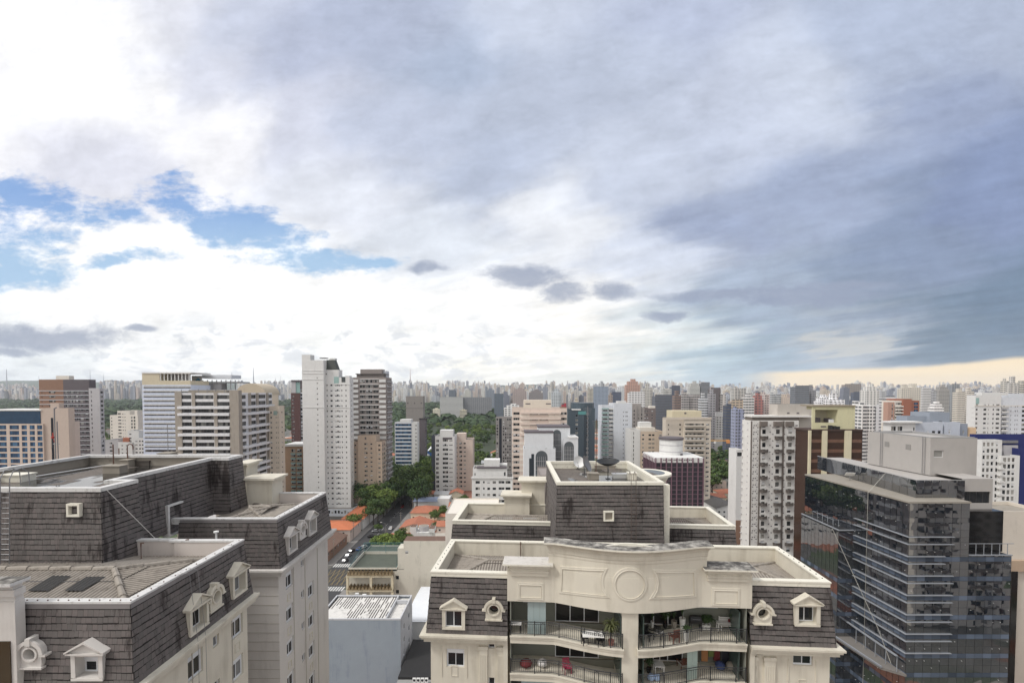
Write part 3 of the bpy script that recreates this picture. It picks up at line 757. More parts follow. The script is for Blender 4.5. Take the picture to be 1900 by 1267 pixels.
# ---- balconies
zs1 = CF.f(985, 1176)[1]; FH = 3.0
colw = (CF.f(1156, 1200, -2)[0], CF.f(1187, 1200, -2)[0])
xl_ = CF.f(947, 1180)[0]; xr_ = 2*XM-xl_
BY = 2.3                                          # back wall of the loggias
for k in range(5):
    z = zs1-FH*k
    s = MB()
    for (xx0, xx1) in ((xl_-.02, colw[0]+.12), (colw[1]-.12, xr_+.02)):
        band(s, xx0, xx1, z-.10, z, .40, BY-.02, 40); band(s, xx0+.02, xx1-.02, z-.27, z-.102, .34, .6, 40); band(s, xx0+.02, xx1-.02, z-.62, z-.272, .28, .5, 40)
    s.build('balcony_slab', CREAM, cb)
inner = MB(); zb_ = 0
INNER = mat('loggia_wall', lin((128,130,120)), .85, var=.05)  # darker than the facade: the loggias' shade is put into this colour
for k in range(4):
    z = zs1-FH*k; zt_ = (zo if k == 0 else z+FH-.62)
    for sd in (0, 1):
        f = (lambda x: x) if sd == 0 else (lambda x: 2*XM-x)
        q = lambda a, b, z0, z1, y0, y1, m=0: inner.box(min(f(a), f(b)), max(f(a), f(b)), y0, y1, z0, z1, m)
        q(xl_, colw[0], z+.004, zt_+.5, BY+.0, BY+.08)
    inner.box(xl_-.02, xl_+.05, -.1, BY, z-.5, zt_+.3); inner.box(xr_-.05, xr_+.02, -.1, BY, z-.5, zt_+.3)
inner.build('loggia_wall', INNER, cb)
colm = MB(); n = 12
vs = []
band(colm, colw[0], colw[1], 0, zo+.05, -.02, BY+2, 12)
colm.build('centre_pier', CREAM, cb)
gl = MB()
def lwin(x0, x1, z0, z1, kind='slide'):
    me, p = win_mesh(x1-x0, z1-z0, kind); o = link('window', me, cb, (x0, BY-.09, z0)); link('pane', p, o)
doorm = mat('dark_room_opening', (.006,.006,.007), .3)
GL_D = mat('loggia_glass_screen', lin((158,174,174)), .15, var=.04, spec=.6)
for k in range(3):
    z = zs1-FH*k
    for sd in (0, 1):
        x0 = (colw[0]-4.9) if sd == 0 else colw[1]+.7
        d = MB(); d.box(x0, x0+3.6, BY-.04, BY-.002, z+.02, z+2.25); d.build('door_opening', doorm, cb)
        fr = MB()
        for q in (0, 1.2, 2.36, 3.54): fr.box(x0+q, x0+q+.07, BY-.10, BY-.045, z+.02, z+2.25)
        fr.box(x0+.073, x0+3.54, BY-.09, BY-.05, z+2.19, z+2.25); fr.box(x0+.073, x0+3.54, BY-.09, BY-.05, z+.05, z+.1); fr.build('door_frame', FRAME_W, cb)
        lwin((xr_-2.9) if sd else xl_+.9, (xr_-1.3) if sd else xl_+2.3, z+1.55, z+2.2)
# glass screens that close part of the loggias
def screen(xx0, xx1, z, h, name, m, y=.06):
    b = MB(); n = max(1, round((xx1-xx0)/.5))
    for i in range(n):
        a = xx0+(xx1-xx0)*i/n; c = xx0+(xx1-xx0)*(i+1)/n-.012
        b.add([(a, bell(a)+y, z), (c, bell(c)+y, z), (c, bell(c)+y, z+h), (a, bell(a)+y, z+h), (a, bell(a)+y+.01, z), (c, bell(c)+y+.01, z), (c, bell(c)+y+.01, z+h), (a, bell(a)+y+.01, z+h)],
              [(0,1,2,3),(7,6,5,4),(0,4,5,1),(1,5,6,2),(2,6,7,3),(3,7,4,0)])
    b.build(name, m, cb)
screen(CF.f(979, 1150)[0], CF.f(1013, 1150)[0], zs1+.01, 2.55, 'glass_screen', GL_D)
screen(CF.f(967, 1260)[0], CF.f(1030, 1260)[0], zs1-2*FH+.01, 2.3, 'glass_screen', GL_D)
screen(CF.f(1279, 1220, -.8)[0], CF.f(1301, 1220, -.8)[0], zs1-FH+.01, 2.3, 'glass_screen', mat('green_glass_screen', lin((166,182,174)), .15, var=.04))
for (px, k) in ((1192, 0), (1192, 1), (1150, 0), (1150, 1), (1382, 0), (1382, 1)):
    x = CF.f(px, 1200, -1)[0]; b = MB(); b.box(x-.03, x+.03, bell(x)-.0, BY-.4, zs1-FH*k+.02, zs1-FH*k+2.3); b.build('side_glass', mat('greenish_glass', lin((74,88,84)), .1, var=.05) if 'greenish_glass' not in bpy.data.materials else bpy.data.materials['greenish_glass'], cb)
# railings
RAIL = mat('railing_paint', (.030,.031,.034), .5, .2, var=.1)
for k in range(4):
    z = zs1-FH*k
    for (xx0, xx1) in ((xl_+.03, colw[0]+.02), (colw[1]-.02, xr_-.03)):
        b = MB(); n = int((xx1-xx0)/.145)
        line = lambda zz: [(xx0+(xx1-xx0)*i/36, bell(xx0+(xx1-xx0)*i/36)-.24, zz) for i in range(37)]
        b.tube(line(z+1.10), .035, 5); b.tube(line(z+.93), .022, 4); b.tube(line(z+.14), .028, 4)
        for i in range(n+1):
            x = xx0+(xx1-xx0)*i/n; y = bell(x)-.24; big = i % 13 == 0 or i == n
            r = .035 if big else .012; b.box(x-r, x+r, y-r, y+r, z+(.0 if big else .14), z+(1.16 if big else .93))
        for c in (.3, .78):
            xc = xx0+(xx1-xx0)*(c if xx0 < XM else 1-c)
            for a_, b_ in (((-.14, .93), (.14, 1.10)), ((-.14, 1.10), (.14, .93))): b.tube([(xc+a_[0], bell(xc)-.24, z+a_[1]), (xc+b_[0], bell(xc)-.24, z+b_[1])], .016, 4)
            b.tube([(xc-.16, bell(xc)-.24, z+.14), (xc-.16, bell(xc)-.24, z+1.1)], .022, 4); b.tube([(xc+.16, bell(xc)-.24, z+.14), (xc+.16, bell(xc)-.24, z+1.1)], .022, 4)
        b.build('balcony_railing', RAIL, cb)
# dormers and round windows
for k, (x, z) in enumerate(CDO): dormer(cb, x, .02, z, 0, DW, DH, .62, .14 if k == 0 else .5)
for x, z in COC: oculus(cb, x, .02, z, 0)
# ---- back wing
BX0 = CF.z(825, 968, ZC)[0]+.4; BY0 = CF.z(915, 968, ZC)[1]; BX1 = CF.z(1360, 968, ZC)[0]; BY1 = BY0+9.2
bw = MB(); bw.box(BX0+.2, BX1-.2, BY0+.3, BY1-.2, 0, zcor-.3); bw.build('rear_wall', CREAM, cb)
slate_wall(sl, (BX0, BY0, zcor), (BX1, BY0, zcor), (BX0+I, BY0+I, zt), (BX1-I, BY0+I, zt), .30, .40, .03)
slate_wall(sl, (BX1, BY0, zcor), (BX1, BY1, zcor), (BX1-I, BY0+I, zt), (BX1-I, BY1-I, zt), .6, .40, .03)
slate_wall(sl, (BX0, BY1, zcor), (BX0, BY0, zcor), (BX0+I, BY1-I, zt), (BX0+I, BY0+I, zt), .6, .40, .03)
bp = MB(); ring_wall(bp, BX0+ci, BX1-ci, BY0+ci, BY1-ci, zr-.3, ZC-.12, t); bp.build('rear_parapet', CREAM, cb)
bc_ = MB(); ring_wall(bc_, BX0+ci-e, BX1-ci+e, BY0+ci-e, BY1-ci+e, ZC-.118, ZC, t+2*e)
bc_.box(BX0+ci-.02, BX1-ci+.02, BY0+ci-.03, BY0+ci-.002, ZC-.42, ZC-.125); bc_.build('rear_coping', COPING, cb)
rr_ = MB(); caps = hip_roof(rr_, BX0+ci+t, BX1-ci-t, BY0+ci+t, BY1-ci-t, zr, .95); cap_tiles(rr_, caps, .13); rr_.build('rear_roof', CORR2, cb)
rb = MB()
for (p0, p1, pyt, yy) in ((932, 984, 917, BY1-1.8), (964, 1012, 890, BY1-.6)):
    a = CF.f(p0, pyt, yy); b = CF.f(p1, pyt, yy)
    rb.box(a[0]+.25, b[0]-.1, yy, yy+2.4, zr, a[1]-.5); rb.box(a[0]+.1, b[0], yy-.15, yy+2.5, a[1]-.497, a[1]-.2); rb.box(a[0]-.2, b[0]+.2, yy-.45, yy+2.7, a[1]-.197, a[1])
rb.build('rear_gable_block', CREAM, cb)
# ---- roof tower
ZT = H-9.0
tx0, ty0 = CF.z(1034, 894, ZT); tx1 = tx0+hypot(CF.z(1231, 894, ZT)[0]-tx0, CF.z(1231, 894, ZT)[1]-ty0); ty1 = CF.z(1015, 855, ZT)[1]
tb = .25; z0 = zr-.2
def turn(mb, v0=0):
    """the tower stands square to the street, a few degrees off its building's front"""
    s_, c_ = sin(-CROT), cos(-CROT)
    for i in range(v0, len(mb.v)):
        x, y, z = mb.v[i]; x -= tx0; y -= ty0; mb.v[i] = (tx0+x*c_-y*s_, ty0+x*s_+y*c_, z)
nv0 = len(sl.v)
slate_wall(sl, (tx0-tb, ty0-tb, z0), (tx1+tb*.3, ty0-tb, z0), (tx0, ty0, ZT-.3), (tx1, ty0, ZT-.3), .30, .40, .03)
slate_wall(sl, (tx0-tb, ty1+tb, z0), (tx0-tb, ty0-tb, z0), (tx0, ty1, ZT-.3), (tx0, ty0, ZT-.3), .30, .40, .03)
slate_wall(sl, (tx1+tb*.3, ty0-tb, z0), (tx1+tb*.3, ty1+tb, z0), (tx1, ty0, ZT-.3), (tx1, ty1, ZT-.3), .6, .40, .03)
slate_wall(sl, (tx1, ty1+tb, z0), (tx0, ty1+tb, z0), (tx1, ty1, ZT-.3), (tx0, ty1, ZT-.3), .6, .40, .03)
turn(sl, nv0)
tc = MB(); ring_wall(tc, tx0-.08, tx1+.08, ty0-.08, ty1+.08, ZT-.30, ZT, .48); tc.box(tx0+.4, tx1-.4, ty0+.4, ty1-.4, ZT-1.25, ZT-.9, 1); ring_wall(tc, tx0+.05, tx1-.05, ty0+.05, ty1-.05, ZT-1.2, ZT-.303, .3)
hc = (tx1+.1, ty0+6.0)
HA = [-pi/2+pi*i/16 for i in range(17)]
def half(r0, r1, z0_, z1_, mi=0): tc.prism([(hc[0]+r0*cos(a_), hc[1]+r0*sin(a_)) for a_ in HA], z0_, z1_, mi, [(hc[0]+r1*cos(a_), hc[1]+r1*sin(a_)) for a_ in HA])
half(2.0, 2.0, 0, ZT-1.0); half(2.0, 2.35, ZT-.997, ZT-.3); half(2.6, 2.6, ZT-.297, ZT-.06); half(1.9, 1.9, ZT-.057, ZT-.05, 1)
tc.box(tx1+.09, tx1+.75, ty0+.3, ty0+1.0, 0, ZT-.35)
turn(tc); tc.build('tower_coping', (COPING, DARKCONC), cb)
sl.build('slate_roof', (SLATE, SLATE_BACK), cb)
b = MB(); x, z = CF.f(1130, 968, ty0-.25)
b.box(x-.5, x-.36, ty0-.42, ty0+.2, z, z+1.0); b.box(x+.36, x+.5, ty0-.42, ty0+.2, z, z+1.0); b.box(x-.36, x+.36, ty0-.42, ty0+.2, z, z+.14); b.box(x-.36, x+.36, ty0-.42, ty0+.2, z+.86, z+1.0); b.box(x-.36, x+.36, ty0-.18, ty0-.16, z+.14, z+.86, 1)
turn(b); b.build('vent_window', (COPING, CONC), cb)
for py in (908, 955):
    y, z = CF.x(1010 if py < 930 else 1024, py, tx0-.1); b = MB(); b.box(tx0-.35, tx0+.1, y-.45, y+.45, z-.6, z+.6); turn(b); b.build('vent_window', COPING, cb)
lad = MB(); lx, lz = CF.f(1178, 930, ty0-.5)
for s in (-.24, .24):
    lad.tube([(lx+s, ty0-.52, zr), (lx+s, ty0-.30, ZT+.15), (lx+s, ty0-.2, ZT+.75), (lx+s, ty0+.25, ZT+1.0), (lx+s, ty0+.6, ZT+.7), (lx+s, ty0+.6, ZT)], .028, 5)
for i in range(18): lad.tube([(lx-.24, ty0-.5+.2*i/18, zr+.2+.33*i), (lx+.24, ty0-.5+.2*i/18, zr+.2+.33*i)], .018, 4)
for i in range(4):
    zz = zr+2.2+.9*i; lad.tube([(lx+.42*cos(a)*1.0, ty0-.5-.55*sin(a), zz) for a in [pi*j/8 for j in range(9)]], .016, 4)
turn(lad); lad.build('access_ladder', mat('weathered_steel', lin((92,80,74)), .7, var=.3), cb)
pp = MB()
for px, py in ((966, 1020), (1018, 1018)):
    x, y = CF.z(px, py+6, zr+.4); pp.tube([(x, y, zr), (x, y, zr+1.5)], .05, 6)
x, y = CF.z(1325, 1030, zr+.4); pp.tube([(x, y, zr), (x, y, zr+1.2), (x+.1, y, zr+1.3)], .05, 6)
pp.build('vent_pipe', RUST, cb)

# ---- what stands on the tower's roof
def wpt(x, y, z): 
    p = Vector((pl.x, pl.y, 0)) + Matrix.Rotation(CROT, 3, 'Z') @ Vector((x, y, 0)); return (p.x, p.y, z)
ZF = ZT-.9
def on_tower(px, py): return wpt(*CF.z(px, py, ZF), ZF)
dish('satellite_dish', 'large dark mesh satellite dish lying low on the slate tower roof', on_tower(1128, 888), radians(-25), radians(83), 1.3, None, DARKMET)
dish('satellite_dish', 'grey satellite dish tilted to the right on the slate tower roof', on_tower(1084, 880), radians(65), radians(25), 1.0, None, GREYMET)
dish('satellite_dish', 'small pale satellite dish at the back of the slate tower roof', on_tower(1072, 870), radians(20), radians(20), .75, None, WHITEP)
for (px, py, h, lb) in ((1090, 872, 8, 'thin bare mast antenna beside the tilted grey dish on the tower'), (1106, 876, 6.5, 'rusty mast antenna on the slate tower roof between the dishes')):
    t_ = root('mast_antenna', lb, 'antenna', on_tower(px, py)); b = MB(); b.tube([(0, 0, 0), (0, 0, h)], .045, 5); b.build('mast', RUST if 'rusty' in lb else GREYMET, t_)
    b = MB(); [b.tube([(-.5+.05*i, 0, h-.3-.25*i), (.5-.05*i, 0, h-.3-.25*i)], .02, 4) for i in range(4)]; b.build('elements', GREYMET, t_)
for (px, py, s, m_, lb) in ((1066, 866, (1.8, .9, .6), COPING, 'long pale plinth block at the back of the slate tower roof'), (1100, 888, (1.2, 1.0, .6), CONC, 'mossy concrete plinth between the dishes on the tower roof'),
                        (1152, 886, (1.9, .8, .4), WHITEP, 'white metal box under the big dark dish on the tower roof'), (1122, 869, (2.6, .7, .35), CONC, 'low concrete curb behind the big dish on the tower roof'), (1172, 889, (.9, .9, .7), COPING, 'pale cube by the ladder top on the tower roof')):
    t_ = MB(); t_.box(-s[0]/2, s[0]/2, -s[1]/2, s[1]/2, 0, s[2]); t_.box(-s[0]/2-.06, s[0]/2+.06, -s[1]/2-.06, s[1]/2+.06, s[2]+.002, s[2]+.1)
    o = t_.build('roof_plinth', m_); o.location = on_tower(px, py); tag(o, lb, 'roof plinth')

# ---- things standing on the balconies
def bal(px, py, k, y=0.8):
    z = zs1-FH*k; x, yy = CF.z(px, py, z); yy = max(bell(x)-.05, min(BY-.5, yy)); return wpt(x, yy, z+.004)
LEAF = mat('pot_plant_leaves', (.045,.085,.025), .6, var=.4, vs=6)
LEAF2 = mat('olive_pot_leaves', (.085,.095,.03), .6, var=.4, vs=6)
TERRAP = mat('terracotta_pot', lin((150,105,95)), .8); WPOT = mat('white_pot', lin((225,225,220)), .45); BLKF = mat('black_furniture', (.012,.012,.013), .4)
WOODR = mat('red_brown_wood', lin((112,66,50)), .6, var=.2); WHITEF = mat('white_furniture', lin((228,226,222)), .5); PINK = mat('pink_plastic', lin((160,54,82)), .45)
REDC = mat('red_cloth', lin((112,48,50)), .9); BLUEC = mat('blue_cloth', lin((58,72,116)), .9); STRIPE = mat('pale_blue_cushion', lin((170,190,220)), .9); NAVY = mat('dark_board', (.02,.022,.035), .5)
def plant(name, label, loc, h, spread, pot, leaf, ph=.45, pr_=.2, blades=60, droop=.5, stem=.4):
    t = root(name, label, 'potted plant', loc)
    b = MB(); b.lathe(0, 0, [(.0, 0), (pr_*.72, 0), (pr_, ph), (pr_*.9, ph), (pr_*.85, ph-.05), (0, ph-.06)], 14); b.build('pot', pot, t)
    s = MB(); s.tube([(0, 0, ph-.08), (.03, .02, ph+stem*h)], [.035, .02], 5); s.build('stem', RUST, t)
    g = MB()
    for i in range(blades):
        a = random.random()*2*pi; z0 = ph+stem*h*random.uniform(.3, 1.05); l = spread*random.uniform(.5, 1.1); up = (h-(z0-ph))*random.uniform(.3, 1.0); wd = .035+.02*random.random()
        p = [Vector((cos(a)*l*s, sin(a)*l*s, z0+up*(1-(1-s*1.25)**2)*(1-droop*s))) for s in (0, .35, .7, 1.0)]
        sd_ = Vector((-sin(a), cos(a), 0))
        vs = []
        for q, k in zip(p, (.5, 1, .8, .1)): vs += [q+sd_*wd*k, q-sd_*wd*k]
        g.add(vs, ((0, 1, 3, 2), (2, 3, 5, 4), (4, 5, 7, 6)))
    g.build('foliage', leaf, t); return t
plant('potted_palm', 'tall olive potted palm at the right end of the upper left balcony', bal(1134, 1196, 0), 2.1, .75, TERRAP, LEAF2, .4, .24, 90, .6, .45)
plant('potted_palm', 'big green fan palm in white pot at the right end of the upper right balcony', bal(1366, 1166, 0), 1.9, .8, WPOT, LEAF, .35, .22, 110, .7, .35)
plant('potted_plant', 'tall slim plant in tall white tapered pot on the upper right balcony', bal(1262, 1158, 0), 1.2, .35, WPOT, LEAF, .85, .26, 34, .2, .5)
plant('potted_plant', 'plant in grey stone pot beside the tall white pot', bal(1248, 1160, 0), .9, .3, CONC, LEAF, .6, .24, 26, .3, .5)
plant('potted_plant', 'small bushy plant behind the railing next to the red chair', bal(1273, 1188, 0), .7, .4, WPOT, LEAF, .7, .22, 60, .5, .2)
plant('potted_plant', 'spreading fern beside the white bench on the upper right balcony', bal(1312, 1164, 0), 1.2, .6, WPOT, LEAF, .4, .2, 100, .8, .3)
plant('potted_plant', 'small orchid in white pot near the left glass of the upper right balcony', bal(1208, 1158, 0), .8, .25, WPOT, LEAF, .5, .14, 24, .4, .6)
plant('potted_plant', 'dark leafy plant at the left end of the lower right balcony', bal(1204, 1247, 1), 1.3, .45, BLKF, LEAF, .4, .2, 80, .6, .3)
plant('potted_palm', 'arching palm by the dark door opening of the upper right balcony', bal(1228, 1152, 0), 1.7, .6, BLKF, LEAF, .4, .2, 80, .6, .35)
plant('potted_plant', 'leafy plant on the floor between barbecue and fern on the upper right balcony', bal(1302, 1160, 0), 1.0, .5, WPOT, LEAF, .4, .2, 90, .6, .3)
plant('potted_plant', 'tall green plant beside the big fan palm on the upper right balcony', bal(1354, 1156, 0), 1.8, .5, BLKF, LEAF, .4, .2, 90, .5, .4)
plant('potted_plant', 'thin climbing plant at the right end of the lower right balcony', bal(1372, 1232, 1), 1.6, .45, WPOT, LEAF2, .4, .18, 60, .5, .5)
def chair(name, label, loc, rz, m, arms=True, cushion=None, lounge=False, cat='chair'):
    t = root(name, label, cat, loc, rz); sh = .42 if not lounge else .34; d = .55 if not lounge else .7
    b = MB(); b.box(-.28, .28, -d/2, d/2, sh, sh+.05); b.build('seat', cushion or m, t)
    b = MB(); 
    for i in range(5): b.box(-.26+i*.116, -.19+i*.116, d/2-.02, d/2+.03, sh+.052, sh+.55)
    b.box(-.28, .28, d/2-.025, d/2+.035, sh+.552, sh+.62); b.build('backrest', m, t)
    for sx in (-1, 1):
        for sy in (-1, 1): b = MB(); b.box(sx*.27-.025, sx*.27+.025, sy*(d/2-.03)-.025, sy*(d/2-.03)+.025, 0, sh-.002); b.build('leg', m, t)
        if arms: b = MB(); b.box(sx*.3-.025, sx*.3+.025, -d/2, d/2, sh+.22, sh+.26); b.box(sx*.3-.02, sx*.3+.02, -d/2, -d/2+.04, sh+.0, sh+.218); b.build('armrest', m, t)
    return t
chair('wooden_chair', 'red brown slatted wooden chair behind the railing of the upper right balcony', bal(1251, 1190, 0), radians(200), WOODR)
chair('garden_chair', 'black armchair with white frame near the left of the upper right balcony', bal(1222, 1182, 0), radians(140), BLKF, True, WHITEF)
chair('dark_chair', 'low black chair at the left corner of the upper right balcony', bal(1204, 1186, 0), radians(40), BLKF)
chair('lounge_chair', 'white cushioned armchair with brown frame on the lower right balcony', bal(1266, 1238, 1), radians(190), WOODR, True, WHITEF, True)
chair('plastic_chair', 'pink plastic chair behind the railing of the lower left balcony', bal(1052, 1247, 1), radians(15), PINK)
chair('dark_chair', 'black chair left of the dining table on the upper left balcony', bal(1086, 1196, 0), radians(80), BLKF)
chair('dark_chair', 'black chair right of the dining table on the upper left balcony', bal(1114, 1199, 0), radians(-80), BLKF)
def table(name, label, loc, w_, d_, h_, m, top):
    t = root(name, label, 'table', loc, CROT); b = MB(); b.box(-w_/2, w_/2, -d_/2, d_/2, h_-.05, h_); b.build('tabletop', top, t)
    for sx in (-1, 1):
        for sy in (-1, 1): b = MB(); b.box(sx*(w_/2-.07)-.03, sx*(w_/2-.07)+.03, sy*(d_/2-.07)-.03, sy*(d_/2-.07)+.03, 0, h_-.052); b.build('leg', m, t)
    return t
table('dining_table', 'dark table with pale top on the upper left balcony', bal(1100, 1194, 0), 1.6, .9, .75, BLKF, WHITEF)
table('side_table', 'white bench table beside the fern on the upper right balcony', bal(1342, 1164, 0), 1.3, .5, .62, WHITEF, WHITEF)
table('side_table', 'small round-edged table under the parasol on the lower right balcony', bal(1222, 1247, 1), .8, .8, .7, WHITEF, WHITEF)
table('small_table', 'small white table at the left end of the upper left balcony', bal(957, 1172, 0), .9, .6, .75, BLKF, WHITEF)
t_ = root('bench', 'white slatted bench with red cushions at the back of the upper right balcony', 'bench', bal(1338, 1150, 0), CROT)
b = MB(); b.box(-.7, .7, -.25, .25, .40, .45); b.build('seat', WHITEF, t_)
b = MB(); [b.box(-.7, .7, .22, .26, .55+.14*i, .65+.14*i) for i in range(3)]; b.box(-.7, -.64, .2, .28, 0, .99); b.box(.64, .7, .2, .28, 0, .99); b.build('backrest', WHITEF, t_)
for s in (-.64, .64): b = MB(); b.box(s-.03, s+.03, -.23, -.17, 0, .398); b.build('leg', WHITEF, t_)
for s in (.2, .5): b = MB(); b.prism([(s-.2, 0), (s+.2, .0), (s+.2, .14), (s-.2, .14)], .47, .83); o = b.build('cushion', REDC); o.location = bal(1338, 1150, 0); o.rotation_euler = (0, 0, CROT); tag(o, 'red square cushion standing on the white slatted bench', 'cushion', 'red cushions on the white bench')
t_ = root('parasol', 'small closed cream parasol beside the table on the lower right balcony', 'parasol', bal(1224, 1242, 1)); b = MB(); b.tube([(0, 0, 0), (0, 0, 2.1)], .025, 6); b.build('pole', WHITEF, t_); b = MB(); b.lathe(0, 0, [(.45, 1.6), (.3, 1.85), (.02, 2.12)], 8); b.build('canopy', WHITEF, t_)
t_ = root('surfboard', 'dark oval board leaning on the back wall of the lower right balcony', 'board', bal(1342, 1228, 1)); b = MB(); b.prism([(.32*cos(a), .95*sin(a)) for a in [2*pi*i/28 for i in range(28)]], 0, .06); o = b.build('deck', NAVY, t_); o.rotation_euler = (radians(82), 0, CROT); o.location = (0, .3, .98); b = MB(); b.box(-.04, .04, .2, .3, 0, .12); b.build('fin', NAVY, t_)
def lump(name, label, cat, loc, r, sq, m):
    mb = MB(); prof = [(r*cos(a), r*sq*(1+sin(a))) for a in [-pi/2+pi*i/8 for i in range(9)]]; mb.lathe(0, 0, prof, 12); o = mb.build(name, m, None, True); o.location = loc
    for v in o.data.vertices: v.co += Vector((random.uniform(-1, 1), random.uniform(-1, 1), random.uniform(-.5, .5)))*r*.12
    return tag(o, label, cat)
lump('laundry_bag', 'blue bag behind the railing of the lower right balcony', 'bag', bal(1336, 1242, 1), .38, .9, BLUEC)
lump('covered_pile', 'grey covered bundle right of the blue bag on the lower right balcony', 'bundle', bal(1356, 1242, 1), .4, .8, CONC)
lump('floor_cushion', 'pale blue striped cushion at the left of the lower right balcony', 'cushion', bal(1208, 1262, 1), .28, 1.0, STRIPE)
lump('floor_cushion', 'pale blue cushion right beside the striped one on the lower right balcony', 'cushion', bal(1219, 1262, 1), .26, 1.0, STRIPE)
lump('cushion_pile', 'red cushion pile at the left of the lower left balcony', 'cushions', bal(976, 1236, 1), .5, .6, REDC)
lump('covered_pile', 'white covered heap near the left glass of the lower left balcony', 'bundle', bal(1006, 1236, 1), .42, .75, WHITEF)
t_ = root('clothes_rack', 'rack of brown green and red towels at the back of the lower right balcony', 'clothes rack', bal(1316, 1230, 1), CROT)
b = MB(); [b.tube([(s, 0, 0), (s, 0, 1.35)], .018, 5) for s in (-.8, .8)]; b.tube([(-.8, 0, 1.35), (.8, 0, 1.35)], .018, 5); b.build('frame', GREYMET, t_)
for x0, m_, h_ in ((-.75, mat('tan_towel', lin((170,120,80)), .95), 1.0), (-.2, mat('green_towel', lin((110,120,70)), .95), .6), (.2, REDC, .9)):
    b = MB(); b.box(x0, x0+.5, -.03, .03, 1.37-h_, 1.372); b.build('towel', m_, t_)
t_ = root('barbecue', 'black barbecue grill with metal handle on the upper right balcony', 'barbecue', bal(1290, 1168, 0), CROT)
b = MB(); b.box(-.45, .45, -.28, .28, .62, .86); b.cyl(0, 0, .0, .86, .86, 6); b.build('body', BLKF, t_); b = MB(); b.prism([(-.45, -.28), (.45, -.28), (.45, .28), (-.45, .28)], .863, 1.12, 0, [(-.42, -.1), (.42, -.1), (.42, .2), (-.42, .2)]); b.build('lid', BLKF, t_)
b = MB(); b.tube([(-.3, -.3, .98), (.3, -.3, .98)], .02, 5); b.build('handle', GREYMET, t_); b = MB(); [b.box(x-.03, x+.03, y-.03, y+.03, 0, .618) for x in (-.4, .4) for y in (-.22, .22)]; b.build('legs', BLKF, t_)
# ------------------------------------------------------------------ the white and cream mansard building on the left
ZL = H-10.5
q = atz(245, 1122, ZL); LF = Frame((q.x, q.y), 0.0)
lb = root('mansard_apartment_building', 'near apartment building with slate mansard roof and white coping, filling the lower left', 'building', (q.x, q.y, 0), 0)
lzt = ZL-.36; lzc = LF.x(476, 1098, .15)[1]; LI = .38
LFD = LF.x(468, 996, 0)[0]                      # depth of its front wing
lx0 = LF.f(20, 1130)[0]
LBY0 = LF.z(519, 964, ZL)[1]; LBY1 = LF.z(611, 911, ZL)[1]; LBX = LF.z(560, 941, ZL)[0]
wall = MB(); wallw = MB(); wins = Wins(lb)
FHL = 2.95
def lwin_at(px, py, x, ww, hh, n, kind, org, k0=0):
    y, z = LF.x(px, py, x); return [(y-org-ww/2, y-org+ww/2, z-hh/2-FHL*k, z+hh/2-FHL*k, kind) for k in range(k0, n)]
hs = []
hs += lwin_at(440, 1160, -.3, 1.35, 1.5, 5, 'slide', .3); hs += lwin_at(363, 1232, -.3, 1.35, 1.5, 4, 'slide', .3); hs += lwin_at(401, 1188, -.3, .62, .72, 5, 'tilt', .3)
facade(wall, wins, (-.3, .3), pi/2, LFD-.6, 0, lzc-.5, [h for h in hs if h[0] > .1 and h[1] < LFD-.7])
wall.quad((lx0-6, .3, 0), (-.3, .3, 0), (-.3, .3, lzc-.5), (lx0-6, .3, lzc-.5)); wall.quad((-.3, LFD-.3, 0), (-14, LFD-.3, 0), (-14, LFD-.3, lzc-.5), (-.3, LFD-.3, lzc-.5))
hs = []
for px, py, ww, hh, kd, n in ((537, 1074, 1.3, 1.4, 'slide', 6), (577, 1093, 1.3, 1.4, 'slide', 6), (561, 1043, .6, .7, 'tilt', 7)):
    hs += lwin_at(px, py, LBX-.3, ww, hh, n, kd, LBY0+.3)
facade(wallw, wins, (LBX-.3, LBY0+.3), pi/2, LBY1-LBY0-.6, 0, lzc-.5, hs)
wallw.quad((-12, LBY0+.3, 0), (LBX-.3, LBY0+.3, 0), (LBX-.3, LBY0+.3, lzc-.5), (-12, LBY0+.3, lzc-.5)); wallw.quad((LBX-.3, LBY1-.3, 0), (-12, LBY1-.3, 0), (-12, LBY1-.3, lzc-.5), (LBX-.3, LBY1-.3, lzc-.5))
wallw.box(-14, -8.4, LFD-.29, LBY0+.29, 0, lzc)
gro = MB()
for k in range(34):
    z = lzc-1.6-.55*k*1.4; gro.box(-9, LBX-.28, LBY0+.27, LBY0+.297, z, z+.025)
for yy in (LBY0+2.9, LBY0+5.2, LBY0+8.0): gro.box(LBX-.297, LBX-.26, yy, yy+.05, 0, lzc-.7)
for yy in (1.6, 4.6, 8.6): gro.box(-.297, -.26, yy, yy+.05, 0, lzc-.7)
gro.build('wall_grooves', mat('groove_line', lin((176,170,160)), .9), lb)
for (px, xx) in ((440, -.3), (363, -.3), (537, LBX-.3), (577, LBX-.3)):
    y = LF.x(px, 1180, xx)[0]
    for k in range(6):
        z = LF.x(px, 1160 if xx == -.3 and px == 440 else (1232 if px == 363 else (1074 if px == 537 else 1093)), xx)[1]-FHL*k-1.45
        pnl = MB()
        for (a, b, c, d) in ((-.3, .3, .25, .3), (-.3, .3, -.35, -.30), (-.3, -.25, -.297, .247), (.25, .3, -.297, .247)): pnl.box(xx+.002, xx+.05, y+a, y+b, z+c, z+d)
        pnl.build('sill_panel', CREAM, lb)
wall.build('wall', CREAM, lb); wallw.build('wall', CREAM_W, lb); wins.done()
cn = MB(); cn2 = MB()
for (o, h, zz) in ((.42, .15, 0), (.30, .18, .153), (.16, .24, .336)):
    cn.box(lx0-6, o, -o, LFD+o*.3, lzc-zz-h, lzc-zz); cn2.box(-8.5, LBX+o, LBY0-o, LBY1+o, lzc-zz-h, lzc-zz)
